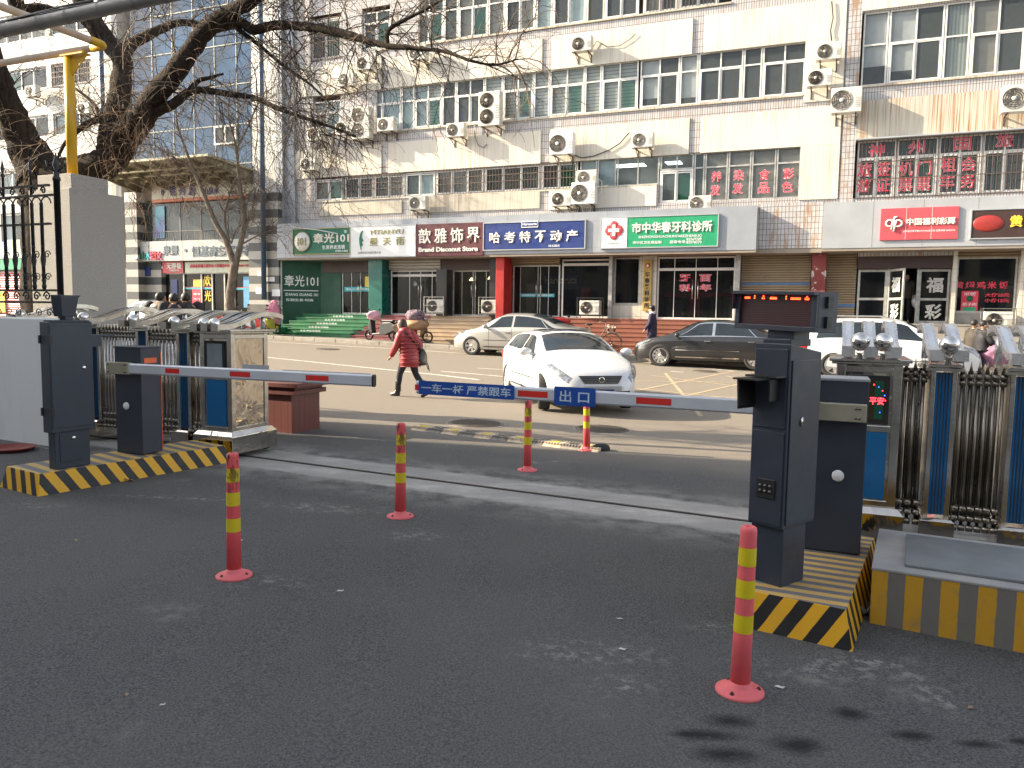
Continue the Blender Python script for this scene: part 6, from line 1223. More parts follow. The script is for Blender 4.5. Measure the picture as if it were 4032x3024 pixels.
    # door lines, handles, sills, mirrors
    def gap(x, z0=.30, sgn=1, wdt=.010):
        rr = ring(x); pts = [p for p in rr[1:7] if p[2] >= z0 - .1]; mb = MB()
        for a, b2 in zip(pts[:-1], pts[1:]): mb.quad((a[0] - wdt / 2, sgn * (a[1] + .002), a[2]), (a[0] + wdt / 2, sgn * (a[1] + .002), a[2]), (a[0] + wdt / 2, sgn * (b2[1] + .002), b2[2]), (a[0] - wdt / 2, sgn * (b2[1] + .002), b2[2]))
        return mb
    for sgn in (1, -1):
        for x in (f0b - .12, fb, max(xr + r + .10, r1b - .15)): gap(x, .3, sgn).build('door_seam', M['black'], t)
        def sw_(x, z):
            rr = ring(x)
            for a, b2 in zip(rr[1:9], rr[2:10]):
                if a[2] <= z <= b2[2]: return a[1] + (b2[1] - a[1]) * (z - a[2]) / (b2[2] - a[2])
            return interp(wk, x)
        zh = interp(belt, 0) - .13
        for x in (fb + .16, (r1b + .10)): y = sw_(x, zh); MB().bb(x - .09, x + .09, sgn * y if sgn > 0 else -y - .035, y + .035 if sgn > 0 else -y, zh - .014, zh + .014).build('door_handle', M['chrome'] if chrome else M[pm], t, bevel=.006)
        mb = MB(); N = 20; xa, xb = xr + r + .12, xf - r - .12
        for zz, hh in ((.30, .03), (.52, .018)):
            for i in range(N):
                x0_ = xa + (xb - xa) * i / N; x1_ = xa + (xb - xa) * (i + 1) / N; mb.quad(*[(x, sgn * (sw_(x, z) + .006), z) for x, z in ((x0_, zz), (x1_, zz), (x1_, zz + hh), (x0_, zz + hh))])
        mb.build('side_moulding', M['chrome'] if chrome else M['black'], t)
        mx = f0b - .05; my = sw_(mx, interp(belt, mx) - .03); zz = interp(belt, mx) + .07
        mb = MB(); mb.sphere((mx + .0, sgn * (my + .13), zz), (.075, .12, .075), 0, 14, 8); mb.tube([(mx, sgn * (my - .03), zz - .06), (mx, sgn * (my + .06), zz - .03)], .025, 0, 6); mb.build('wing_mirror', M[pm], t)
        for xx in (xf, xr): wheel(t, xx, sgn * (hw - .125), r, sgn, spokes, steer if xx == xf else 0)
    # front
    zf = interp(belt, h - .2)
    for sgn in (1, -1):
        hx = h - .28; hl = MB(); N = 8; vs = []
        for i in range(N + 1):
            x = h - .60 + .50 * i / N; rr = ring(x)
            for j, q in enumerate((0, .33, .66, 1)):
                a, b2 = rr[5], rr[8]; c_ = rr[4]
                pt = [c_[0], c_[1] + (b2[1] - c_[1]) * q, c_[2] + (b2[2] - c_[2]) * q]; 
                if q == .33: pt = list(rr[6])
                if q == .66: pt = list(rr[7])
                if q == 0: pt = [rr[4][0], rr[4][1], rr[4][2] + (rr[5][2] - rr[4][2]) * (.2 + .8 * (1 - i / N))]
                vs.append((pt[0] + .006, sgn * (pt[1] + .008), pt[2] + .006))
        fs = [(i * 4 + j, (i + 1) * 4 + j, (i + 1) * 4 + j + 1, i * 4 + j + 1) for i in range(N) for j in range(3)]
        if sgn > 0: fs = [f[::-1] for f in fs]
        hl.add(vs, fs, 0, None, True).build('headlight', M['lens'], t)
    zc_ = interp(top, h - .03) - .06
    gm = MB(); gw = hw * .42
    def frontx(y, z):                                               # furthest forward point of the body at this y,z
        lo, hi = 0, h
        for _ in range(24):
            m_ = (lo + hi) / 2; rr = ring(m_); ok = abs(y) < max(p[1] for p in rr) * .99 and z < interp(top, m_) - .0 and z > interp(low, m_)
            # refine against the ring outline
            if ok:
                yy = [p for p in rr if p[1] >= 0]; ww = 0
                for a, b2 in zip(yy[:-1], yy[1:]):
                    if min(a[2], b2[2]) <= z <= max(a[2], b2[2]) and abs(b2[2] - a[2]) > 1e-6: ww = max(ww, a[1] + (b2[1] - a[1]) * (z - a[2]) / (b2[2] - a[2]))
                ok = abs(y) < ww
            if ok: lo = m_
            else: hi = m_
        return lo
    def fpatch(nm, y0, y1, z0, z1, m, off=.012, N=8, K=3, par=None, taper=0):
        vs = []
        for k in range(K + 1):
            z = z0 + (z1 - z0) * k / K; tp_ = 1 - taper * (1 - k / K)
            for i in range(N + 1): y = (y0 + (y1 - y0) * i / N) * tp_; vs.append((frontx(y, z) + off, y, z))
        fs = [(k * (N + 1) + i, k * (N + 1) + i + 1, (k + 1) * (N + 1) + i + 1, (k + 1) * (N + 1) + i) for k in range(K) for i in range(N)]
        return MB().add(vs, fs, 0, None, True).build(nm, M[m], par or t)
    if front:
        g = fpatch('grille', -gw * 1.05, gw * 1.05, zf - .14, zf - .01, 'black', taper=.25); fpatch('bumper_intake', -hw * .6, hw * .6, .30, .40, 'black', .01)
        for k in range(4): fpatch('grille_bar', -gw * (.85 + .05 * k), gw * (.85 + .05 * k), zf - .125 + .028 * k, zf - .117 + .028 * k, 'steel_dark', .018, 8, 1, g)
        xg = frontx(0, zf - .075) + .025; MB(T(xg, 0, zf - .075) @ RY(90)).lathe([(.038, 0), (.05, 0), (.05, .008), (.038, .008)], 20, caps=False).build('emblem', M['chrome'], g)
        pl = fpatch('number_plate', -.22, .22, .33, .43, 'blue', .014, 4, 1)
    # rear
    for sgn in (1, -1):
        zz = interp(belt, -h + .2) - .12; MB().sphere((-h + .17, sgn * (interp(wk, -h + .17) - .03), zz), (.17, .06, .09 if kind != 'suv' else .2), 0, 12, 8).build('tail_light', M['tail'], t)
    if kind == 'suv':
        for sgn in (1, -1): MB().tube([(-h + .6, sgn * .55, H - .02), (-h + .8, sgn * .55, H + .05), (-h + 2.1, sgn * .55, H + .05), (-h + 2.4, sgn * .55, H - .03)], .018, 0, 6).build('roof_rail', M['steel2'], t)
    return t
HU = FRZ                                         # heading of +u
def along(u_, v_, lab, flip, **k): p = UVP(u_, v_); return car(lab, 'car', p, HU + (math.pi if flip else 0), **k)
CV = 24.45
fw_u = uat(1860, 1365, CV - .75); silver = along(fw_u + 2.35 - .88, CV, 'silver saloon parked at the kerb, partly hidden by the white hatchback', True, pm='car_silver', H=1.46, spokes=7)
fw_u = uat(2600, 1400, CV - .75); along(fw_u + 2.40 - .90, CV + .05, 'dusty black saloon with chrome window trim parked before the red brown steps', True, pm='car_black', H=1.47, L=4.85, W=1.82, wb=2.80, fo=.93, spokes=10, chrome=True, r=.34)
rw_u = uat(3283, 1440, 23.3); along(rw_u + 2.30 - .95, 24.2, 'white sport utility car behind the right folding gate, tail light beside the display post', False, kind='suv', pm='car_white', H=1.68, L=4.6, W=1.85, wb=2.65, fo=1.0, r=.36, spokes=5, name='sport_utility_car')
along(uat(590, 1215, 24.6), 24.9, 'pale blue and white car parked at far left behind the three young men', True, pm='car_blue', H=1.42, L=4.5)
c0 = G(2150, 1612); c1 = G(2475, 1628); mid = (c0 + c1) / 2; hd_ = R(-77); fwd = Vector((math.cos(hd_), math.sin(hd_), 0)); cc0 = Vector((mid.x, mid.y, 0)) - fwd * 1.45 - Vector((.0, 0, 0)); cc0.z = gz(cc0.x, cc0.y)
wc = car('white hatchback driving in with front wheels turned, behind the blue exit panel', 'car', cc0, hd_, L=4.37, W=1.78, H=1.40, kind='hatch', wb=2.65, fo=.86, steer=-14, spokes=10, name='white_hatchback')
# ================================================================ two wheelers
def wheel2(mb, x, r, y=0, tw=.03, m=0, spokes=12):
    Mx = T(x, y, r) @ RX(90); mb.lathe([(r - tw, -tw * .6), (r - tw * .3, -tw), (r, -tw * .4), (r, tw * .4), (r - tw * .3, tw), (r - tw, tw * .6), (r - tw * 1.3, 0)], 28, m, Mx, True, False)
    for k in range(spokes): q = 2 * math.pi * k / spokes; mb.tube([(x, y, r), (x + (r - tw) * math.cos(q), y, r + (r - tw) * math.sin(q))], .004, 1, 3)
    mb.lathe([(.03, -.04), (.03, .04)], 8, 1, Mx)
def scooter(lab, loc, rz, pm, cover=None, cargo=None, cat='scooter', s=1.0, name='scooter'):
    t = thing(name, lab, cat, loc, rz); t.scale = (s, s, s)
    for x in (.62, -.62): mb = MB(); wheel2(mb, x, .22, tw=.05, spokes=5); mb.build('wheel', [M['tyre'], M['alloy']], t)
    mb = MB(); mb.prism([(-.75, .40), (-.85, .62), (-.55, .74), (-.05, .70), (.0, .32), (.34, .28), (.42, .9), (.50, .92), (.58, .45), (.36, .20), (-.30, .22)], -.13, .13); mb.build('body', pm, t, bevel=.03)
    MB().bb(-.70, -.05, -.12, .12, .74, .82).build('seat', M['black'], t, bevel=.03); MB().tube([(.62, 0, .22), (.50, 0, .70), (.42, 0, 1.02)], .028, 0, 8).build('fork', M['steel_dark'], t)
    MB().tube([(.30, -.34, 1.03), (.40, -.2, 1.05), (.43, 0, 1.02), (.40, .2, 1.05), (.30, .34, 1.03)], .016, 0, 6).build('handlebar', M['black'], t); MB().sphere((.52, 0, .90), (.07, .08, .08), 0, 12, 8).build('headlight', M['lens'], t)
    for y in (-.30, .30): MB().tube([(.38, y, 1.05), (.36, y * 1.1, 1.18)], .006, 0, 4).sphere((.36, y * 1.12, 1.22), (.015, .06, .04), 0, 10, 6).build('mirror', M['black'], t)
    return t
def cloth_blob(c, rr, m, seed, amp=.12, name='cover', par=None, n=28, k=16, flat=None):
    rnd = random.Random(seed); ph = [rnd.uniform(0, 6) for _ in range(8)]; mb = MB(); mb.sphere((0, 0, 0), 1, 0, n, k); vs = []
    for v in mb.v:
        f = 1 + amp * (math.sin(5 * v.x + ph[0]) * math.sin(4 * v.z + ph[1]) + .6 * math.sin(9 * v.y + ph[2] + 3 * v.z) + .4 * math.sin(13 * v.x + ph[3]) * math.cos(11 * v.z + ph[4])); p = Vector((v.x * rr[0] * f, v.y * rr[1] * f, v.z * rr[2] * f)) + Vector(c)
        if flat is not None: p.z = max(p.z, flat)
        vs.append(p)
    mb.v = vs; return mb.build(name, m, par)
pink = mat('pink_quilt', (.58, .20, .28), .8, sc=6, var=.2, bump=.4, bsc=14); pinkl = mat('pale_pink_quilt', (.62, .34, .42), .8, sc=6, var=.15, bump=.4, bsc=14)
def gs(px, py, v_): u_ = uat(px, py, v_); return UVP(u_, v_, .13)
t = scooter('scooter under a pink quilted cover by the striped pillar base', gs(1072, 1290, 26.4), HU + 1.9, mat('yellow_scooter', (.45, .42, .05), .4)); cloth_blob((.18, 0, .85), (.24, .28, .52), pink, 3, .07, 'cover', t, flat=.45); cloth_blob((.26, 0, 1.34), (.12, .15, .12), pink, 4, .06, 'cover_hood', t)
t = scooter('electric scooter with a pink handlebar quilt behind the woman in red', gs(1500, 1325, 26.3), HU + math.pi * .95, M['black']); cloth_blob((.36, 0, .98), (.22, .34, .19), pinkl, 5, .10, 'quilt', t)
t = scooter('scooter loaded with a purple cloth bundle and brown tarpaulin before the tan steps', gs(1625, 1330, 26.25), HU + .1, mat('brown_scooter', (.10, .05, .03), .5)); cloth_blob((.10, 0, 1.04), (.37, .28, .23), mat('purple_spotted_cloth', (.10, .06, .085), .85, sc=30, var=.6, c2=(.28, .22, .26), lo=.5, hi=.56), 6, .09, 'cloth_bundle', t); cloth_blob((.15, .0, .70), (.50, .33, .22), mat('brown_tarpaulin', (.27, .16, .085), .7), 7, .09, 'tarpaulin', t)
red_m = mat('red_scooter_paint', (.50, .02, .02), .35)
t = scooter('red and white scooter parked behind the rear of the silver saloon', gs(2215, 1300, 26.1), HU + 2.2, red_m); cloth_blob((.38, 0, 1.05), (.12, .42, .12), red_m, 9, .06, 'hand_guards', t)
scooter('dark red scooter behind the left gate, beside the three young men', gs(890, 1260, 26.0), HU + .2, red_m); scooter('red scooter with upright windshield by the street tree', gs(985, 1260, 26.2), HU + math.pi, red_m); scooter('black and white scooter between the street tree and striped pillar', gs(1030, 1265, 26.3), HU + .3, M['white'])
scooter('orange scooter parked beyond the bonnet of the white sport utility car', gs(3635, 1345, 26.2), HU + math.pi * .9, mat('orange_scooter_paint', (.55, .15, .02), .4))
# bicycle
t = thing('bicycle', 'old grey bicycle with a front basket leaning by the red brown step cheek', 'bicycle', gs(2345, 1365, 26.0), HU + .08, None)
for x in (-.55, .55):
    mb = MB(); wheel2(mb, x, .35, tw=.022, spokes=18); mb.build('wheel', [M['tyre'], M['steel_dark']], t)
grey = mat('grey_bicycle_enamel', (.16, .14, .12), .5)
MB().tube([(-.55, 0, .35), (-.12, 0, .30)], .012, 0, 6).tube([(-.55, 0, .35), (-.22, 0, .85)], .010, 0, 6).tube([(-.12, 0, .30), (-.25, 0, .95)], .016, 0, 6).tube([(-.12, 0, .30), (.10, 0, .42), (.36, 0, .90)], .018, 0, 6).tube([(.55, 0, .35), (.44, 0, .62), (.34, 0, 1.02)], .014, 0, 6).build('frame', grey, t)
MB().sphere((-.26, 0, .98), (.14, .09, .035), 0, 12, 6).build('saddle', M['black'], t); MB().tube([(.16, -.26, 1.06), (.30, -.20, 1.14), (.34, 0, 1.04), (.30, .20, 1.14), (.16, .26, 1.06)], .011, 0, 6).build('handlebar', M['steel_dark'], t)
mb = MB(); 
for k in range(9): q = k / 8; mb.tube([(.42 + .26 * q, -.16, .98), (.44 + .20 * q, -.13, .74)], .004, 0, 3).tube([(.42 + .26 * q, .16, .98), (.44 + .20 * q, .13, .74)], .004, 0, 3).tube([(.68, -.16 + .32 * q, .98), (.64, -.13 + .26 * q, .74)], .004, 0, 3).tube([(.42, -.16 + .32 * q, .98), (.44, -.13 + .26 * q, .74)], .004, 0, 3)
for z, e in ((.98, .16), (.86, .145), (.74, .13)): mb.tube([(.42, -e, z), (.68 - (.98 - z) * .15, -e, z), (.68 - (.98 - z) * .15, e, z), (.42, e, z), (.42, -e, z)], .006, 0, 4)
mb.build('basket', M['steel_dark'], t); mb = MB(); mb.lathe([(.09, -.01), (.09, .01)], 18, 0, T(-.12, 0, .30) @ RX(90)); mb.tube([(-.12, .05, .30), (-.02, .05, .18), (-.02, .12, .18)], .010, 0, 5); mb.tube([(-.12, -.05, .30), (-.22, -.05, .42), (-.22, -.12, .42)], .010, 0, 5); mb.build('crank', M['steel_dark'], t)
for x in (-.55, .55): MB().tube([(x + .37 * math.cos(q), 0, .35 + .37 * math.sin(q)) for q in [R(a) for a in (range(20, 190, 15) if x < 0 else range(10, 130, 15))]], .018, 0, 4).build('mudguard', grey, t)
# ================================================================ bare trees
def twigs(mb, p, d, L, r, rnd, depth, droop=.25, m=0, spread=.8):
    """a wandering tapered shoot with side shoots"""
    n = max(4, int(L / .12)); pts = [Vector(p)]; d = Vector(d).normalized(); kids_ = []
    for i in range(n):
        d = (d + Vector((rnd.uniform(-1, 1), rnd.uniform(-1, 1), rnd.uniform(-1, 1))) * .22 + Vector((0, 0, -droop * (i / n)))).normalized(); pts.append(pts[-1] + d * (L / n))
        if depth > 0 and rnd.random() < .62: kids_.append((i / n, pts[-1].copy(), d.copy()))
    rs = [max(.0022, r * (1 - .75 * i / n)) for i in range(n + 1)]; mb.tube(pts, rs, m, 3 if r < .012 else 5, True, False)
    for q, pp, dd in kids_:
        side = dd.cross(Vector((rnd.uniform(-1, 1), rnd.uniform(-1, 1), rnd.uniform(-1, 1)))).normalized(); nd = (dd * .7 + side * spread).normalized()
        twigs(mb, pp, nd, L * (1 - q * .5) * rnd.uniform(.35, .65), r * .55, rnd, depth - 1, droop, m, spread)
def poly(pts, Y): return [at(x, y, Y[i] if hasattr(Y, '__len__') else Y) for i, (x, y) in enumerate(pts)]
def refine(P, r, k=4, jit=0.0, rnd=None):
    Q, S = [], []; n = len(P)
    for i in range(n - 1):
        p0, p1, p2, p3 = P[max(0, i - 1)], P[i], P[i + 1], P[min(n - 1, i + 2)]
        for j in range(k): t = j / k; Q.append(.5 * ((2 * p1) + (p2 - p0) * t + (2 * p0 - 5 * p1 + 4 * p2 - p3) * t * t + (3 * p1 - p0 - 3 * p2 + p3) * t ** 3)); S.append((r[i] + (r[i + 1] - r[i]) * t) * (1 + (rnd.uniform(-jit, jit) if rnd else 0)))
    Q.append(P[-1]); S.append(r[-1]); return Q, S
def px2r(w_, Y): return w_ * Y / FPX / 2
rnd = random.Random(21)
YT = 12.6
base = Vector((0, 0, 0)); b0 = at(215, 1200, YT); base = Vector((b0.x, b0.y, gz(b0.x, b0.y)))
bt = thing('big_tree', 'big old bare tree with dark rough bark and forked limbs behind the stone pillar', 'tree', base)
def loc(P): return [p - base for p in P]
limbs = {   # pixel polyline, width in pixels at each point, depth offset
 'trunk': ([(215, 1330), (205, 1150), (200, 950), (205, 800), (170, 690)], [250, 215, 205, 225, 190], [0, 0, 0, 0, 0]),
 'limb_a': ([(170, 700), (95, 560), (35, 430), (-15, 300), (-60, 150)], [185, 130, 105, 95, 80], [0, 0, -.2, -.4, -.6]),
 'limb_b': ([(190, 720), (290, 690), (380, 660), (455, 610), (500, 540), (560, 470), (590, 400), (660, 320), (740, 215), (790, 145), (860, 75), (960, 20), (1040, -40)], [190, 135, 120, 112, 95, 90, 80, 78, 72, 66, 60, 52, 45], [0, -.2, -.4, -.4, -.5, -.7, -.8, -1, -1.1, -1.2, -1.3, -1.5, -1.7]),
 'limb_c': ([(430, 600), (440, 500), (465, 400), (480, 300), (478, 230), (425, 165), (375, 100), (335, 30), (310, -60)], [95, 85, 80, 72, 70, 68, 72, 78, 70], [-.4, -.3, -.2, 0, .1, .2, .2, .2, .2]),
 'limb_d': ([(478, 225), (520, 175), (580, 140), (640, 112), (700, 90), (760, 92), (800, 105)], [55, 42, 38, 32, 28, 26, 24], [.1, .3, .4, .6, .6, .7, .7]),
 'limb_e': ([(800, 110), (880, 95), (950, 90), (1000, 118), (1080, 100), (1200, 105), (1320, 125), (1430, 155), (1520, 180), (1640, 190), (1760, 205), (1850, 238), (1950, 255), (2040, 232)], [62, 48, 40, 38, 34, 34, 32, 28, 22, 17, 13, 10, 8, 4], [-1.2, -1.2, -1.3, -1.3, -1.5, -1.7, -1.9, -2.1, -2.3, -2.5, -2.7, -2.9, -3, -3]),
 'limb_f': ([(1525, 180), (1530, 120), (1590, 80), (1660, 45), (1740, 0)], [20, 17, 15, 12, 9], [-2.3, -2.3, -2.4, -2.5, -2.6]),
 'limb_g': ([(600, 440), (680, 410), (740, 365), (800, 355), (900, 370), (1000, 385), (1090, 425), (1200, 465), (1320, 505), (1400, 540)], [55, 36, 30, 26, 23, 20, 17, 14, 10, 6], [-.7, -.9, -1, -1.1, -1.2, -1.3, -1.5, -1.6, -1.8, -1.9]),
 'limb_h': ([(740, 365), (780, 320), (830, 305), (880, 290)], [26, 18, 14, 8], [-1, -1, -1, -1]),
 'limb_i': ([(445, 580), (400, 480), (370, 410), (300, 350)], [40, 22, 15, 8], [-.3, 0, .2, .4]),
 'limb_j': ([(420, 460), (340, 490), (260, 560), (220, 640)], [34, 24, 16, 8], [-.3, -.6, -.9, -1.1]),
 'limb_k': ([(60, 0), (75, 40), (150, 30), (230, 45), (270, 80)], [60, 50, 34, 26, 20], [.2, .2, .2, .2, .2]),
 'limb_l': ([(930, 110), (1010, 170), (1120, 260), (1230, 340), (1320, 430)], [20, 15, 12, 9, 5], [-1.3, -1.2, -1.2, -1.2, -1.2])}
tw = MB(); td = MB()
for nm, (pp, ww, dd) in limbs.items():
    Y = [YT + d for d in dd]; P = loc(poly(pp, Y)); rr = [px2r(w_, y) for w_, y in zip(ww, Y)]; Q, S = refine(P, rr, 6, .07, rnd); n_ = 14 if ww[0] > 60 else 8
    mb = MB(); mb.tube(Q, S, 0, n_, True, nm != 'trunk')
    # knobbly bark
    mb.v = [v + Vector((rnd.uniform(-1, 1), rnd.uniform(-1, 1), rnd.uniform(-1, 1))) * .045 * min(S[0], .25) for v in mb.v]
    mb.build('trunk' if nm == 'trunk' else 'branch', M['bark'], bt)
    if nm == 'trunk': continue
    thick = ww[0] > 60; total = sum((Q[i + 1] - Q[i]).length for i in range(len(Q) - 1)); cnt = int(total * (9.5 if not thick else 9))
    for _ in range(cnt):
        i = rnd.randrange(len(Q) // 5 if nm not in ('limb_a', 'limb_k') else 0, len(Q) - 1); d = (Q[i + 1] - Q[i]).normalized(); sd_ = d.cross(Vector((rnd.uniform(-1, 1), rnd.uniform(-1, 1), rnd.uniform(-1, 1)))).normalized()
        if sd_.z < -.2 and rnd.random() < .3: sd_.z *= -1
        Lt = rnd.uniform(.35, 1.25) if thick else rnd.uniform(.4, 1.35)
        twigs(tw if rnd.random() < .7 else td, Q[i] + sd_ * S[i] * .8, sd_ + d * rnd.uniform(0, .9), Lt, rnd.uniform(.006, .012), rnd, 2, .34)
# drooping dry clumps
for (cx, cy, n_, dY) in ((545, 470, 46, -.7), (480, 620, 26, -.5), (520, 780, 16, -.9), (100, 640, 14, -.3), (700, 700, 12, -1), (450, 330, 18, -.2), (600, 560, 22, -.9), (380, 560, 14, -.4)):
    for _ in range(n_):
        p = at(cx + rnd.gauss(0, 45), cy + rnd.gauss(0, 40), YT + dY + rnd.uniform(-.4, .3)) - base; twigs(td, p, Vector((rnd.uniform(-1, 1), rnd.uniform(-1, 1), rnd.uniform(-1.2, .2))), rnd.uniform(.3, .8), .006, rnd, 1, .5)
# long hanging sprays off the outer limbs
for x, y, L_ in ((1050, 130, 1.9), (1120, 240, 1.6), (1180, 330, 1.5), (1240, 470, 1.3), (1300, 520, 1.2), (1000, 400, 1.6), (900, 380, 1.2), (1350, 170, 1.3), (1420, 200, 1.2), (1500, 210, 1.1), (1000, 160, 1.4), (1160, 430, 1.5), (800, 370, 1.0), (1650, 220, .8), (1720, 230, .8), (1080, 430, 1.7), (1260, 130, 1.5), (1130, 115, 1.6)):
    for _ in range(4): p = at(x + rnd.gauss(0, 30), y + rnd.gauss(0, 12), YT - 1.6) - base; twigs(tw, p, Vector((rnd.uniform(-.3, .9), rnd.uniform(-.4, .4), rnd.uniform(-.9, .3))), L_ * rnd.uniform(.6, 1.1), .009, rnd, 2, .42, 0, .7)
for x, y in ((850, 90), (900, 60), (960, 100), (1050, 60), (1120, 80), (1200, 60), (1280, 100), (1360, 110), (1450, 130), (1540, 120), (1600, 60), (640, 60), (560, 90), (1150, 20), (1000, 20), (1700, 190), (1820, 220), (1900, 245), (1250, 10)):
    for _ in range(4): p = at(x + rnd.gauss(0, 25), y + rnd.gauss(0, 12), YT - 1.6) - base; twigs(tw, p, Vector((rnd.uniform(-.6, .9), rnd.uniform(-.4, .4), rnd.uniform(-.2, 1))), rnd.uniform(.5, 1.4), .008, rnd, 2, .3, 0, .8)
tw.build('twigs', M['twig'], bt); td.build('dry_twigs', M['twig_dry'], bt)

# street tree in front of the glass building
YS = 33.0; g0 = gs(925, 1320, 25.9); YS = g0.y
st_ = thing('street_tree', 'bare pollarded street tree with pale forked trunk before the glass building', 'tree', g0)
def locs(P): return [p - g0 for p in P]
tr = [('trunk', [(918, 1330), (905, 1200), (915, 1100), (925, 1035)], [40, 36, 34, 34]), ('branch', [(922, 1045), (890, 950), (850, 880), (800, 760), (770, 690), (735, 600), (700, 500), (690, 410)], [27, 22, 19, 15, 13, 11, 8, 4]), ('branch', [(925, 1045), (950, 950), (962, 850), (945, 740), (935, 640), (925, 560), (900, 460), (905, 370)], [26, 21, 18, 15, 12, 10, 7, 4]),
      ('branch', [(945, 950), (985, 850), (1020, 740)], [12, 9, 5]), ('branch', [(905, 955), (885, 860), (905, 760), (930, 700)], [10, 8, 6, 4]), ('branch', [(930, 590), (975, 500), (1010, 420), (1050, 350)], [9, 8, 6, 3]), ('branch', [(770, 690), (720, 640), (680, 620)], [8, 6, 3]), ('branch', [(955, 960), (1030, 920), (1090, 900)], [8, 5, 3]), ('branch', [(910, 960), (940, 890), (1010, 850)], [7, 5, 3])]
sw_ = MB()
for nm, pp, ww in tr:
    P = locs(poly(pp, YS)); Q, S = refine(P, [px2r(w_, YS) for w_ in ww], 5, .05, rnd); MB().tube(Q, S, 0, 10).build(nm, M['bark2'], st_)
    if nm == 'branch':
        for _ in range(int(8 + 5 * sum((Q[i + 1] - Q[i]).length for i in range(len(Q) - 1)))):
            i = rnd.randrange(len(Q) // 4, len(Q) - 1); d = (Q[i + 1] - Q[i]).normalized(); s_ = d.cross(Vector((rnd.uniform(-1, 1), rnd.uniform(-1, 1), rnd.uniform(-1, 1)))).normalized(); twigs(sw_, Q[i], s_ + d * .8, rnd.uniform(.6, 1.9), .014, rnd, 2, .05)
sw_.build('twigs', M['twig'], st_)
# ================================================================ people
M['skin'] = mat('skin', (.46, .27, .18), .55, sc=9, var=.08); M['hair'] = mat('black_hair', (.012, .010, .009), .55, sc=30, var=.4); M['hair_brown'] = mat('dark_brown_hair', (.045, .025, .017), .5, sc=30, var=.4)
M['coat_black'] = mat('black_jacket', (.018, .018, .022), .75, sc=8, var=.3, bump=.4, bsc=10); M['coat_red'] = mat('red_puffer_coat', (.30, .028, .034), .45, sc=6, var=.25, bump=.5, bsc=14); M['coat_navy'] = mat('navy_coat', (.025, .018, .045), .8); M['trousers'] = mat('dark_trousers', (.02, .02, .026), .85); M['jeans'] = mat('blue_jeans', (.05, .075, .12), .85)
M['coat_olive'] = mat('dark_olive_coat', (.05, .042, .034), .85); M['leather'] = mat('black_leather', (.012, .012, .013), .35, sc=12)
def skin_body(par, verts, edges, m, name='body', root=0, sub=2):
    me = bpy.data.meshes.new(name); me.from_pydata([v[0] for v in verts], edges, []); o = bpy.data.objects.new(name, me); COL.objects.link(o); me.materials.append(m)
    sk = o.modifiers.new('s', 'SKIN'); sk.use_smooth_shade = True
    if not me.skin_vertices: 
        bpy.context.view_layer.objects.active = o
    lay = me.skin_vertices[0].data
    for i, v in enumerate(verts): r_ = v[1]; lay[i].radius = r_ if hasattr(r_, '__len__') else (r_, r_); lay[i].use_root = (i == root)
    o.modifiers.new('u', 'SUBSURF').levels = sub; o.modifiers['u'].render_levels = sub
    bpy.context.view_layer.update(); m2 = bpy.data.meshes.new_from_object(o.evaluated_get(bpy.context.evaluated_depsgraph_get())); o.modifiers.clear(); o.data = m2; m2.name = name
    m2.polygons.foreach_set('use_smooth', [True] * len(m2.polygons)); o.parent = par; return o
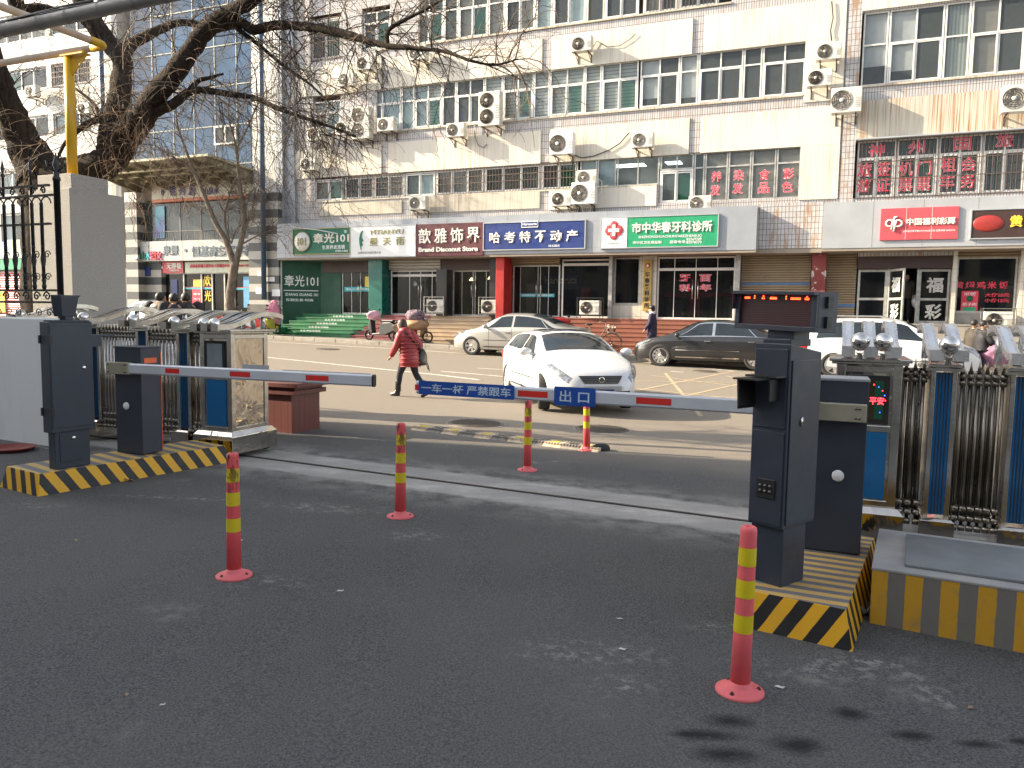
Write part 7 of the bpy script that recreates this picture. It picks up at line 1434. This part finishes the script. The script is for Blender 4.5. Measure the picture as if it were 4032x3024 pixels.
def person(lab, loc_, rz, J, top, legs, hair, skinm=None, scale=1.0, shoe=None, hairlen=0, coat_len=None, hatless=True, group=None, hands=True, coat_r=1.0):
    """J: joints in the person's frame, facing +y. keys: pelvis chest neck head  and sh el wr hip kn an with L/R"""
    t = thing('person', lab, 'person', loc_, rz, group); t.scale = (scale,) * 3; S = skinm or M['skin']
    V_ = {k: Vector(v) for k, v in J.items()}
    seq = [('pelvis', (.115, .10)), ('chest', (.13, .10)), ('upper', (.10, .085)), ('neck', .05), ('headb', .055)]
    V_['upper'] = V_['chest'].lerp(V_['neck'], .62); V_['headb'] = V_['neck'].lerp(V_['head'], .4)
    verts = [(tuple(V_[k]), r) for k, r in seq]; ed = [(0, 1), (1, 2), (2, 3), (3, 4)]
    def chain(start, items):
        p = start
        for pos, r in items: verts.append((tuple(pos), r)); ed.append((p, len(verts) - 1)); p = len(verts) - 1
        return p
    for s in 'LR':
        a = V_['sh' + s], V_['el' + s], V_['wr' + s]; w_ = chain(2, [(a[0], .05), (a[0].lerp(a[1], .5), .045), (a[1], .038), (a[1].lerp(a[2], .6), .032), (a[2], .024)])
        d = (a[2] - a[1]).normalized(); palm = a[2] + d * .06; pi = chain(w_, [(palm, (.032, .016))]); side_ = d.cross(Vector((0, 1, 0))); side_ = side_.normalized() if side_.length > .1 else Vector((1, 0, 0)); nrm = side_.cross(d).normalized()
        if hands:
            for k, (off, ln) in enumerate(((-.027, .062), (-.009, .074), (.010, .070), (.028, .055))):
                b_ = palm + side_ * off + d * .022; chain(pi, [(b_ + d * .012, .0095), (b_ + d * ln * .55 + nrm * .008, .0085), (b_ + d * ln * .9 + nrm * .025, .007)])
            tb = palm - side_ * .035 - d * .015; chain(pi, [(tb, .011), (tb - side_ * .022 + d * .03, .0095), (tb - side_ * .028 + d * .055 + nrm * .008, .008)])
        h_ = V_['hip' + s], V_['kn' + s], V_['an' + s]; an = chain(0, [(h_[0], .085), (h_[0].lerp(h_[1], .5), .072), (h_[1], .052), (h_[1].lerp(h_[2], .35), .054), (h_[2], .036)])
        fd = V_.get('ft' + s, h_[2] + Vector((0, .15, -.05))); chain(an, [(h_[2] + (fd - h_[2]) * .35 + Vector((0, 0, -.02)), .038), (fd, .03)])
    skin_body(t, verts, ed, S)
    # head with face
    hd = V_['head']; hr = J.get('head_rot', (0, 0)); Mh = T(*hd) @ RZ(hr[0]) @ RX(hr[1]); mb = MB(Mh); mb.sphere((0, 0, .02), (.078, .098, .118), 0, 20, 14)
    for i, v in enumerate(mb.v):
        l = Mh.inverted() @ v
        if l.z < -.02: l.x *= 1 - .35 * min(1, (-.02 - l.z) / .09); l.y = l.y * (1 - .12 * min(1, (-.02 - l.z) / .09)) + .008
        mb.v[i] = Mh @ l
    mb.sphere((0, .100, -.008), (.014, .022, .022), 0, 10, 6); mb.sphere((.076, -.005, .0), (.012, .022, .03), 0, 8, 6); mb.sphere((-.076, -.005, .0), (.012, .022, .03), 0, 8, 6); hdo = mb.build('head', S, t)
    f = MB(Mh); [f.sphere((x, .088, .022), (.013, .008, .007), 0, 8, 5) for x in (-.032, .032)]; [f.bb(x - .017, x + .017, .088, .094, .042, .047, 0) for x in (-.032, .032)]; f.sphere((0, .092, -.052), (.024, .007, .006), 1, 8, 5); f.build('face_features', [M['hair'], mat('lips', (.35, .12, .10), .5) if 'lips' not in bpy.data.materials else bpy.data.materials['lips']], hdo)
    if hair:
        hb = MB(Mh); hb.sphere((0, -.014, .045), (.090, .104, .108), 0, 20, 14); vs = []
        for v in hb.v:
            l = Mh.inverted() @ v
            if l.y > .03 and l.z < .075: l.y = .03 + (l.y - .03) * .2; 
            if hairlen and l.z < .03: l.z -= hairlen * min(1, (.03 - l.z) / .06); l.x *= 1.05
            elif l.z < 0: l.z = l.z * .75; l.y = min(l.y, .0)
            vs.append(Mh @ l)
        hb.v = vs; hb.build('hair', hair, t)
    # clothing: jacket torso, sleeves, trouser legs, shoes
    def sleeve(nm, P, Rr, m, n=12): 
        Q, S_ = refine(P, Rr, 5); MB().tube(Q, S_, 0, n).build(nm, m, t)
    pv, ch, nk, up_ = V_['pelvis'], V_['chest'], V_['neck'], V_['upper']; cl = coat_len if coat_len is not None else .10
    down = (pv - ch).normalized() if (pv - ch).length > .01 else Vector((0, 0, -1)); hem = pv + Vector((0, 0, -cl)); sx_ = Vector(V_['shR'] - V_['shL']).normalized(); rings = []
    for c_, wx, wy in ((hem, .21, .16), (hem.lerp(pv, .5), .205, .16), (pv, .20, .155), (pv.lerp(ch, .5), .185, .145), (ch, .20, .145), (ch.lerp(up_, .6), .205, .13), (up_, .185, .11), (up_.lerp(nk, .5), .12, .09), (nk, .075, .075), (nk + (V_['head'] - nk) * .28, .072, .078)):
        fy = Vector((0, 0, 1)).cross(sx_).normalized(); rings.append([c_ + sx_ * (wx * coat_r * math.cos(q)) + fy * (wy * coat_r * math.sin(q)) for q in [2 * math.pi * k / 20 for k in range(20)]])
    MB().loft(rings, caps=True).build('coat', top, t, sub=1)
    for s in 'LR':
        sleeve('sleeve', [V_['sh' + s].lerp(V_['upper'], .35), V_['sh' + s], V_['sh' + s].lerp(V_['el' + s], .5), V_['el' + s], V_['el' + s].lerp(V_['wr' + s], .55), V_['wr' + s]], [.06 * coat_r, .082 * coat_r, .074 * coat_r, .064 * coat_r, .056 * coat_r, .045 * coat_r], top)
        hp_ = V_['hip' + s]; sleeve('trouser_leg', [hp_ + Vector((0, 0, .05)), hp_.lerp(V_['kn' + s], .5), V_['kn' + s], V_['kn' + s].lerp(V_['an' + s], .4), V_['an' + s].lerp(V_['kn' + s], .08)], [.10, .086, .062, .062, .048] if legs is not M['jeans'] else [.11, .10, .085, .08, .075], legs)
        fd = V_.get('ft' + s, V_['an' + s] + Vector((0, .15, -.05))); a = V_['an' + s]; d = (fd - a); d.z = 0; d.normalize(); heel = a - d * .05 + Vector((0, 0, -.045)); toe = fd + Vector((0, 0, -.012))
        Q, S_ = refine([heel, heel.lerp(toe, .35) + Vector((0, 0, .012)), heel.lerp(toe, .75), toe], [.042, .048, .042, .026], 4); mb = MB(); mb.tube(Q, S_, 0, 10); mb.tube([a + Vector((0, 0, -.03)), a + (V_['kn' + s] - a) * .10], [.05, .05], 0, 10); mb.build('shoe', shoe or M['leather'], t)
    return t
def std(**k):
    J = dict(pelvis=(0, 0, .93), chest=(0, -.01, 1.17), neck=(0, 0, 1.42), head=(0, .03, 1.56), shL=(-.18, 0, 1.38), shR=(.18, 0, 1.38), elL=(-.24, -.02, 1.10), elR=(.24, -.02, 1.10), wrL=(-.25, .06, .86), wrR=(.25, .06, .86), hipL=(-.09, 0, .90), hipR=(.09, 0, .90), knL=(-.10, .02, .49), knR=(.10, .02, .49), anL=(-.11, 0, .09), anR=(.11, 0, .09), ftL=(-.12, .15, .03), ftR=(.12, .15, .03)); J.update(k); return J
# woman in red, striding away to the left, bag on her back
wpos = G(1610, 1562)
J = std(pelvis=(0, -.02, .86), chest=(0, .04, 1.06), neck=(0, .10, 1.28), head=(0, .17, 1.41), shL=(-.17, .08, 1.24), shR=(.17, .06, 1.24), elL=(-.22, .16, 1.0), elR=(.27, -.07, 1.02), wrL=(-.18, .30, .82), wrR=(.20, -.10, .80),
        hipL=(-.08, 0, .84), hipR=(.08, 0, .84), knL=(-.08, .16, .47), knR=(.09, -.10, .47), anL=(-.08, .23, .10), anR=(.09, -.33, .13), ftL=(-.09, .39, .04), ftR=(.09, -.24, .03), head_rot=(-8, -18))
w_ = person('woman in a long red padded coat and black boots striding along the road', wpos, R(62), J, M['coat_red'], M['trousers'], M['hair_brown'], hairlen=.09, coat_len=.27, coat_r=1.12, scale=.97)
# quilting rolls, collar, bag
for k in range(9):
    z = .62 + .075 * k; fy = .04 * (z - .86) / .3 + (.0); mb = MB(); mb.tube([(.232 * math.cos(q), fy - .01 + .184 * math.sin(q), z) for q in [2 * math.pi * i / 24 for i in range(25)]], .012, 0, 5); mb.build('coat_quilting', M['coat_red'], w_)
MB().lathe([(.10, -.06), (.125, 0), (.12, .07), (.09, .09)], 20, 0, T(0, .10, 1.29) @ RX(-12)).build('collar', M['coat_red'], w_)
mb = MB(); mb.tube([(-.14, .02, 1.30), (-.04, -.10, 1.16), (.10, -.17, 1.0), (.20, -.18, .90)], .018, 0, 6); mb.tube([(-.14, .03, 1.31), (-.10, .2, 1.15), (.02, .22, 1.0), (.18, .14, .90)], .014, 0, 6); mb.build('bag_strap', M['leather'], w_)
bgm = MB(); bgm.loft([[(.22 + wx * math.cos(q), -.17 + wy * math.sin(q), z) for q in [2 * math.pi * i / 14 for i in range(14)]] for z, wx, wy in ((.97, .03, .02), (.93, .07, .05), (.84, .13, .07), (.72, .16, .08), (.64, .13, .07), (.62, .08, .04))]); bgm.build('shoulder_bag', M['leather'], w_, sub=1); MB().tube([(.36, -.17, .66), (.42, -.17, .55), (.47, -.17, .50), (.44, -.17, .60), (.38, -.17, .68)], .010, 0, 5).build('bag_handle', M['leather'], w_)
mb = MB(); mb.lathe([(.055, .10), (.058, .30), (.062, .34)], 12, 0, T(-.08, .205, 0)); mb.lathe([(.055, .10), (.056, .30), (.062, .34)], 12, 0, T(.09, -.25, .0)); mb.build('boot_shafts', M['leather'], w_)
# three young men beyond the left gate
def mz(x, y, Y): p = at(x, y, Y); return Vector((p.x, p.y, gz(p.x, p.y)))
person('young man in a black hooded jacket standing alone behind the left gate', mz(612, 1230, 17.5), R(-25), std(chest=(.02, -.02, 1.2), elL=(-.30, .12, 1.14), wrL=(-.18, .32, 1.12), elR=(.30, .12, 1.14), wrR=(.15, .3, 1.1), neck=(0, .07, 1.44), head=(0, .14, 1.53), shL=(-.20, .03, 1.40), shR=(.20, .03, 1.40)), M['coat_black'], M['jeans'], M['hair'], coat_r=1.25, scale=1.12, group='young men behind the left gate')
person('young man in profile with an arm around him, behind the left gate', mz(687, 1230, 17.4), R(30), std(neck=(0, .06, 1.43), head=(0, .12, 1.52), shL=(-.2, .02, 1.40), shR=(.2, .02, 1.40), head_rot=(20, -5)), M['coat_black'], M['trousers'], M['hair'], coat_r=1.25, scale=1.12, group='young men behind the left gate')
person('young man in a dark jacket leaning his arm over his friend', mz(742, 1230, 17.8), R(35), std(neck=(0, .05, 1.44), head=(-.03, .10, 1.54), shL=(-.2, .03, 1.42), shR=(.2, .03, 1.42), elL=(-.34, .16, 1.42), wrL=(-.50, .36, 1.40)), M['coat_black'], M['trousers'], M['hair'], coat_r=1.25, scale=1.12, group='young men behind the left gate')
# man with cap in a long navy coat on the pavement
p = gs(2566, 1350, 26.0); t = person('woman in a long navy coat and black cap walking left before the brown steps', p, FRZ + R(90), std(wrL=(-.22, .20, .90), elL=(-.24, .05, 1.10), anR=(.11, -.2, .1), anL=(-.11, .18, .09), ftL=(-.11, .33, .03), ftR=(.11, -.05, .03), knR=(.1, -.05, .5), knL=(-.1, .12, .5)), M['coat_navy'], M['coat_navy'], M['hair'], coat_len=.35, coat_r=1.08, scale=.98)
MB().lathe([(.105, 0), (.108, .05), (.08, .10), (.01, .115)], 18, 0, T(0, .02, 1.62)).bb(-.07, .07, .08, .19, 1.62, 1.635).build('cap', M['black'], t); MB().lathe([(.08, -.04), (.10, 0), (.085, .05)], 16, 0, T(0, .02, 1.46)).build('scarf', M['white'], t)
# couple with bicycle at the far right
p = gs(3862, 1400, 24.4); p.z -= .13; person('man in a black jacket and jeans pushing a bicycle behind the right gate', p, FRZ + R(-75), std(wrR=(.12, .42, 1.02), wrL=(-.12, .42, 1.02), elR=(.24, .15, 1.12), elL=(-.24, .15, 1.12), knR=(.1, -.02, .5), anR=(.1, -.25, .12)), M['coat_black'], M['jeans'], M['hair'], coat_r=1.15)
p = gs(3826, 1400, 25.0); p.z -= .13; person('person in a grey quilted coat walking beside the man in black', p, FRZ + R(-60), std(), M['coat_olive'], M['trousers'], M['hair'], coat_r=1.1, coat_len=.3)
p = gs(3905, 1400, 24.0); p.z -= .13; t = thing('bicycle', 'bicycle draped with purple cloth pushed along behind the right gate', 'bicycle', p, FRZ + .15)
for x in (-.5, .52): mb = MB(); wheel2(mb, x, .33, tw=.022, spokes=14); mb.build('wheel', [M['tyre'], M['steel_dark']], t)
MB().tube([(-.5, 0, .33), (-.15, 0, .30), (.35, 0, .85)], .014, 0, 6).tube([(-.5, 0, .33), (-.2, 0, .8), (-.15, 0, .3)], .012, 0, 6).tube([(.52, 0, .33), (.35, 0, .98)], .013, 0, 6).build('frame', grey, t); MB().tube([(.2, -.26, 1.02), (.34, -.2, 1.05), (.36, 0, 1.0), (.34, .2, 1.05), (.2, .26, 1.02)], .012, 0, 6).build('handlebar', M['black'], t); MB().sphere((-.22, 0, .92), (.13, .09, .04), 0, 10, 6).build('saddle', M['black'], t)
cloth_blob((.10, 0, .72), (.30, .18, .30), mat('dusty_purple_cloth', (.28, .13, .20), .85, sc=9, var=.3), 11, .12, 'cloth', t)
# man in the lottery shop doorway
a, z = fa(*Z8(1295, 900), .9); person('man in a dark coat holding a white bag in the lottery shop doorway', FP(a, .9, FL), FRZ + math.pi, std(wrL=(-.22, .16, .95)), M['coat_olive'], M['trousers'], M['hair'], scale=.97, coat_r=1.12)
pp = FP(a + .28, .75, FL + .55); o = cloth_blob((0, 0, .17), (.11, .08, .20), M['white'], 13, .10, 'plastic_bag'); o.location = pp; tag(o, 'white plastic bag hanging from the hand of the doorway man', 'bag')
